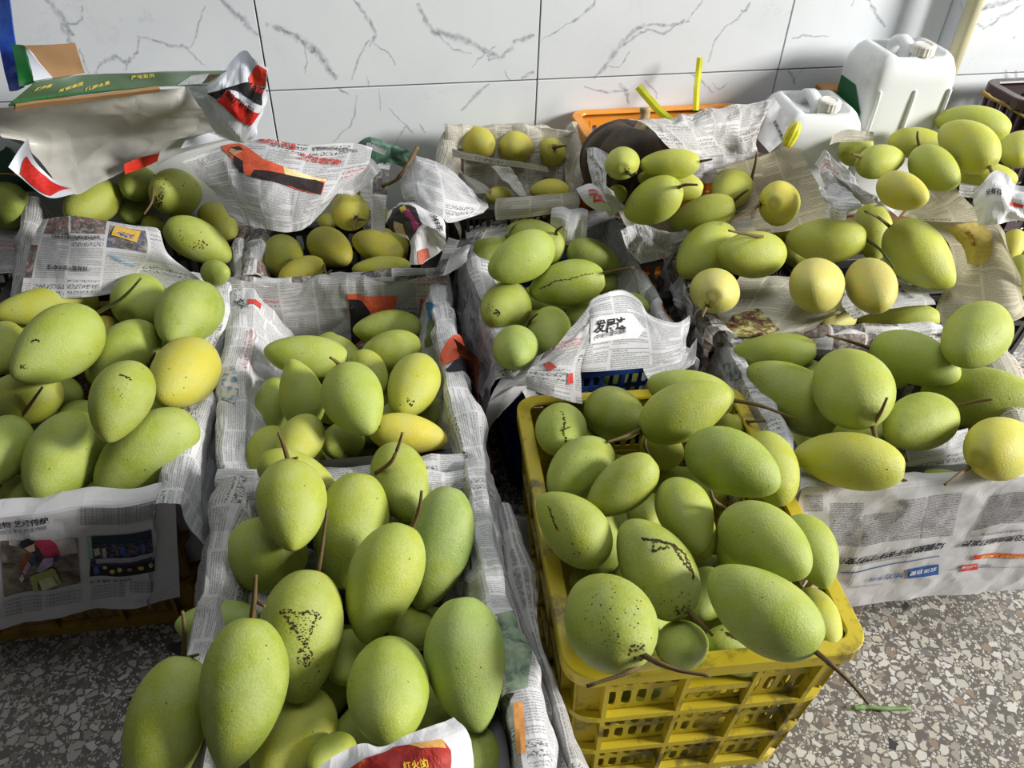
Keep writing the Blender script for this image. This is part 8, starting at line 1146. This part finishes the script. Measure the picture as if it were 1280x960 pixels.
# pumpkin
def lobed(name, rx, rz, lobes, depth, dip, mat, parent=None, n=72, m=28):
    V = []; Fc = []
    for i in range(m + 1):
        t = math.pi * i / m
        for j in range(n):
            a = 2 * math.pi * j / n; g = 1 - depth * (1 - abs(math.sin(lobes * a / 2))) ** 2 * math.sin(t) ** .6
            r = rx * math.sin(t) ** (1.1 if t < 1.57 else .8) * g; z = rz * math.cos(t) - dip * rz * math.exp(-(math.sin(t) / .32) ** 2) * (1 if t < 1.57 else -1)
            V.append((r * math.cos(a), r * math.sin(a), z))
    for i in range(m):
        for j in range(n): Fc.append((i * n + j, (i + 1) * n + j, (i + 1) * n + (j + 1) % n, i * n + (j + 1) % n))
    return pydata(name, V, Fc, mat, parent, True)
k = NT('pumpkin_skin'); c_ = k.coord(); MT_PUMP = k.done(k.mix(k.rng(k.noise(c_, 16, 5, .6), .35, .7), srgb(44, 36, 30), srgb(84, 66, 50)), .6, .3)
pk = at_y(790, 203, 1.63)
pu = lobed('pumpkin', .114, .092, 12, .10, .28, MT_PUMP); pu.location = pk; pu.rotation_euler = (-.15, .12, 0); tag(pu, 'dark brown ribbed pumpkin under grey newspaper in orange basket', 'pumpkin')
bm = bmesh.new(); tube(bm, smooth_line([(0, 0, .060), (.002, 0, .077), (.006, .004, .094), (.004, .01, .113)], 4), [.024, .019, .016, .0135, .012, .0115, .011, .0105, .010, .010, .0105, .012, .0125], 9)
for v in bm.verts:
    a = math.atan2(v.co.y, v.co.x); v.co.x *= 1 + .1 * math.cos(5 * a); v.co.y *= 1 + .1 * math.cos(5 * a)
st = link('stem', bm, plain('dry_stem', srgb(170, 150, 112), .8, .2, .2, 70), pu, True); st['label'] = 'pale dry pumpkin stem'
# packing straps
def strap(label, pts, wpx, y, bend=0):
    L = smooth_line([at_y(px, py, y + dy) for px, py, dy in pts], 5); bm = bmesh.new(); prev = None
    for i, p in enumerate(L):
        t = (L[min(i + 1, len(L) - 1)] - L[max(i - 1, 0)]).normalized(); s_ = t.cross(Vector((0, -1, .3))).normalized() * wpx * .00098; f = Vector((0, -.0022, .0006))
        r = [bm.verts.new(p + q) for q in (s_ + f * .3, f, -s_ + f * .3, -s_ - f, s_ - f)]
        if prev:
            for j in range(5): bm.faces.new((prev[j], prev[(j + 1) % 5], r[(j + 1) % 5], r[j]))
        else: bm.faces.new(r)
        prev = r
    bm.faces.new(prev[::-1]); bmesh.ops.recalc_face_normals(bm, faces=bm.faces)
    o = link('packing_strap', bm, MT_STRAP); tag(o, label, 'strap'); return o
MT_STRAP = plain('lime_strap', srgb(206, 206, 44), .35, .5, .12, 30)
strap('lime yellow strap leaning diagonally over the pumpkin in orange basket', [(798, 108, .04), (808, 120, .02), (824, 138, .0), (840, 152, -.02)], 9, 1.77)
strap('lime yellow strap standing upright above the orange basket', [(875, 72, .05), (873, 92, .04), (871, 112, .02), (870, 138, .0)], 7, 1.84)
# yellow squash bit by the jerrycan
q = at_y(990, 168, 1.60); MT_SQ = plain('yellow_squash', srgb(206, 196, 40), .4, .5, .14, 40, (srgb(120, 140, 40), 24, .55, .6))
o = lobed('squash', .014, .030, 8, .16, .2, MT_SQ, n=48, m=20); o.location = q; o.rotation_euler = (-.3, .35, 0); tag(o, 'small wrinkled yellow squash between white sheet and jerrycan', 'squash')
# green bag with a white label
k = NT('green_plastic_film'); c_ = k.coord(); MT_FILM = k.done(k.mix(k.noise(c_, 22, 5, .6), srgb(38, 66, 52), srgb(84, 118, 98)), .3, .5)
gb = grid_sheet([[(438, 184, 0.567), (452, 178, 0.577), (480, 176, 0.582), (505, 186, 0.567), (520, 196, 0.552)], [(436, 192, 0.552), (455, 184, 0.572), (480, 182, 0.577), (500, 191, 0.562), (514, 199, 0.547)], [(436, 214, 0.517), (455, 206, 0.537), (480, 204, 0.542), (500, 208, 0.532), (514, 212, 0.527)]], 'dark green plastic bag with white label behind yellow mangoes', MT_FILM, 131, 1.6, name='plastic_bag', cat='bag', lam=.045)
lb = grid_sheet([[(458, 178, 0.589), (470, 180, 0.589), (484, 187, 0.585)], [(457, 186, 0.577), (468, 189, 0.577), (481, 194, 0.573)]], 'x', PM['blank'], 132, .3, name='white_label')
lb.o.parent = gb.o; del lb.o['category']; lb.o['label'] = 'white printed label'
bm = bmesh.new()
for i in range(16):
    x0 = .012 + i * .0036; bm2 = [bm.verts.new((x, y, 0)) for x, y in ((x0, .012), (x0 + .0015 + .001 * (i % 3 == 0), .012), (x0 + .0015 + .001 * (i % 3 == 0), .024), (x0, .024))]; bm.faces.new(bm2)
for v in bm.verts: v.co = Vector(sheet_pt(lb, v.co.x, v.co.y, .0012))
link('barcode', bm, ink(50, 50, 54), gb.o)['kind'] = 'stuff'
# loose twigs
def twig(label, pts, r, mat, knots=()):
    L = smooth_line(pts, 5); rr = [r * (1.15 - .4 * i / len(L)) * (1.35 if i % 6 == 3 else 1) for i in range(len(L))]; bm = bmesh.new(); tube(bm, L, rr, 8)
    for a, b in knots: tube(bm, [L[a], L[a] + Vector(b)], [r * .8, r * .4], 6)
    o = link('twig', bm, mat, smooth=True); tag(o, label, 'twig'); return o
twig('dry brown twig propped against the white sheet by yellow mangoes', [at(522, 184, .575), at(510, 205, .56), at(496, 224, .53), at(478, 233, .51)], .0042, MT_STEM)
twig('long ochre twig sticking up at the right edge behind the topmost mango', [at(1227, 114, .64), at(1240, 123, .63), at(1256, 131, .62), at(1284, 148, .60)], .0038, plain('ochre_twig', srgb(150, 126, 66), .7, .3, .25, 80))
twig('short green twig lying on the speckled floor beside yellow crate', [at(1066, 885, .006), at(1085, 884, .006), at(1110, 886, .006), at(1138, 885, .006)], .0038, plain('fresh_twig', srgb(112, 140, 84), .6, .3, .25, 80, (srgb(70, 58, 40), 30, .55, .7)))
# torn bag
MT_SILVER = plain('silver_lining', srgb(194, 192, 186), .45, .5, .05, 6); MT_SILVER.node_tree.nodes['Principled BSDF'].inputs['Metallic'].default_value = .0
MT_GLOSS = plain('glossy_white_print', srgb(214, 218, 226), .3, .5, .03, 8); MT_REDB = ink(214, 56, 34)
bag = empty('torn_bag', at(150, 180, .56)); tag(bag, 'torn white bag with silvery grey inside, red and black print, over mangoes', 'bag')
def bagpart(rows, nm, mat, seed, amp, lam=.12):
    s = grid_sheet(rows, 'x', mat, seed, amp, name=nm, lam=lam); del s.o['category']; del s.o['label']; s.o.parent = bag; s.o.matrix_parent_inverse = Matrix.Translation(bag.location).inverted(); return s
s1 = bagpart([[(-16, 138, .70), (50, 130, .71), (130, 118, .715), (200, 108, .715), (262, 104, .70)], [(-14, 150, .66), (50, 148, .66), (130, 140, .67), (200, 132, .67), (272, 130, .66)], [(0, 168, .61), (60, 178, .57), (130, 168, .58), (200, 160, .59), (282, 152, .60)], [(30, 176, .60), (62, 205, .55), (125, 200, .54), (195, 182, .545), (292, 166, .585)], [(40, 192, .585), (88, 238, .525), (124, 226, .52), (192, 197, .53), (292, 172, .58)]], 'silver_inside', MT_SILVER, 141, 1.0)
s2 = bagpart([[(230, 108, .712), (272, 92, .735), (300, 62, .775), (318, 74, .765), (336, 86, .75)], [(238, 118, .695), (272, 112, .71), (300, 104, .725), (322, 104, .72), (337, 104, .725)], [(250, 140, .665), (276, 148, .66), (300, 148, .665), (318, 138, .68), (332, 122, .70)], [(268, 168, .62), (286, 176, .61), (302, 178, .61), (320, 170, .625), (328, 150, .655)]], 'white_flap', MT_GLOSS, 142, 1.5, .06)
c = cv(0, 40, 3.765)
r1 = pprint(s2, [((214, 64, 40), c((1170, 215), (1215, 152), (1258, 180), (1256, 258), (1170, 236)))]); r1['label'] = 'orange red printed band'
r2 = pprint(s2, [((28, 24, 26), c((975, 290), (1165, 236), (1250, 262), (1232, 345), (1130, 280), (1075, 268), (1022, 320)))]); r2['label'] = 'black printed band'
r3 = pprint(s2, [((200, 42, 32), c((1075, 270), (1225, 378), (1180, 440), (1022, 326)))]); r3['label'] = 'red printed panel'
for o_ in (r1, r2, r3): pass
ptext(s2, '诚信播种·7系列', *c((1064, 296), (1196, 392)), (40, 20, 20), .02); ptext(s2, '科技育果', *c((1172, 258), (1240, 296)), (190, 60, 46), .02)
s3 = bagpart([[(35, 172, .615), (42, 198, .59), (64, 222, .55), (90, 235, .535)], [(22, 190, .60), (32, 206, .58), (58, 234, .54), (90, 239, .53)], [(10, 209, .585), (26, 222, .56), (60, 247, .525), (92, 243, .525)]], 'torn_edge', MT_GLOSS, 143, .6)
pprint(s3, [((196, 40, 32), c((130, 585), (150, 620), (215, 680), (330, 738), (240, 772), (150, 720), (95, 668)))])
s4 = bagpart([[(155, 205, .545), (178, 196, .55), (206, 190, .55)], [(156, 218, .53), (178, 210, .535), (208, 196, .545)]], 'torn_edge', MT_REDB, 144, .6)
s6 = bagpart([[(205, 176, .595), (250, 167, .605), (286, 165, .605)], [(200, 190, .57), (242, 178, .585), (288, 170, .60)], [(196, 207, .545), (232, 190, .57), (290, 175, .59)]], 'silver_inside', MT_SILVER, 146, .6)
s5 = bagpart([[(232, 176, .60), (262, 166, .605), (290, 165, .60)], [(226, 186, .585), (262, 178, .59), (292, 171, .595)]], 'torn_edge', MT_GLOSS, 145, .6)
# flattened carton on the bag
k = NT('carton_print'); c_ = k.coord(); MT_CART = k.done(k.mix(k.rng(k.noise(c_, 5, 3), .4, .62), srgb(70, 92, 62), srgb(128, 146, 130)), .14, .55)
MT_KRAFT = plain('kraft_board', srgb(156, 122, 86), .8, .2, .1, 20); MT_GREEN = plain('green_board', srgb(24, 92, 42), .35, .5, .1, 16)
car = empty('flattened_carton', at(140, 112, .73)); tag(car, 'flattened green fruit carton with brown edges lying on the torn bag', 'carton')
def carpart(rows, nm, mat, seed, amp=.25, th=.006):
    s = grid_sheet(rows, 'x', mat, seed, amp, name=nm, lam=.2); del s.o['category']; del s.o['label']; s.o.parent = car; s.o.matrix_parent_inverse = Matrix.Translation(car.location).inverted()
    md = s.o.modifiers.new('board', 'SOLIDIFY'); md.thickness = th; md.offset = -1; return s
t1 = carpart([[(44, 102, .755), (110, 93, .755), (190, 91, .755), (284, 88, .755)], [(28, 116, .74), (105, 106, .742), (190, 100, .742), (272, 96, .745)], [(10, 131, .728), (95, 118, .73), (190, 109, .73), (258, 105, .735)]], 'top_panel', MT_CART, 151)
pprint(t1, [((38, 100, 52), c((60, 322), (60, 338), (800, 278), (800, 262)))], 'printed_edge')
for a, b, tx in (((160, 282), (240, 262), '健康果'), ((276, 288), (392, 252), '新鲜果园'), ((400, 280), (520, 246), '优质水果'), ((620, 222), (730, 208), '产地直供')): ptext(t1, tx, *c(a, b), (206, 186, 76), .02)
pprint(t1, [((168, 172, 174), c((830, 262), (900, 205), (985, 195), (950, 245)))], 'printed_panel'); pprint(t1, [((70, 58, 46), c((950, 240), (990, 200), (1040, 198), (985, 238)))], 'printed_panel')
t2 = carpart([[(20, 133, .725), (90, 124, .725), (200, 112, .727)], [(18, 139, .715), (85, 130, .715), (200, 116, .718)]], 'brown_edge', MT_KRAFT, 152, .3)
t3 = carpart([[(30, 57, .80), (62, 56, .80), (94, 54, .80)], [(48, 78, .775), (72, 76, .775), (100, 74, .775)], [(66, 98, .75), (85, 95, .75), (106, 91, .75)]], 'kraft_flap', MT_KRAFT, 153, .3); t3.o['label'] = 'plain brown carton flap'
t4 = carpart([[(15, 56, .80), (24, 56, .80), (31, 57, .80)], [(20, 82, .775), (28, 82, .775), (36, 82, .775)], [(24, 108, .745), (34, 106, .745), (44, 102, .75)]], 'green_flap', MT_GREEN, 154, .2); t4.o['label'] = 'dark green carton flap'
t5 = carpart([[(31, 59, .797), (36, 62, .795)], [(38, 80, .776), (50, 80, .776)], [(42, 101, .752), (66, 97, .753)]], 'white_flap', MT_GLOSS, 155, .2)
k = NT('blue_film'); MT_BF = k.done(k.mix(k.rng(k.noise(k.coord(), 9, 4), .4, .7), srgb(26, 58, 150), srgb(70, 110, 196)), .25, .5)
s = grid_sheet([[(-8, -14, .885), (4, -14, .885), (11, -14, .885)], [(-3, 48, .80), (8, 48, .80), (18, 48, .80)], [(7, 112, .73), (16, 110, .735), (27, 106, .74)]], 'blue plastic sheet standing at the top left picture edge', MT_BF, 161, .8, name='plastic_sheet', cat='sheet', lam=.1)
md = s.o.modifiers.new('board', 'SOLIDIFY'); md.thickness = .004
s = grid_sheet([[(-16, 172, .56), (6, 182, .555), (24, 205, .53)], [(-16, 200, .53), (10, 208, .52), (36, 224, .50)], [(-16, 236, .48), (10, 238, .475), (44, 240, .47)]], 'dark green carton board with gold line at the left picture edge', plain('deep_green_board', srgb(18, 58, 34), .3, .5, .1, 16), 162, .4, name='carton_board', cat='carton', lam=.2)
md = s.o.modifiers.new('board', 'SOLIDIFY'); md.thickness = .005
pprint(s, [((176, 140, 60), [(-8, 217), (24, 219), (24, 220.5), (-8, 218.5)])], 'printed_line')
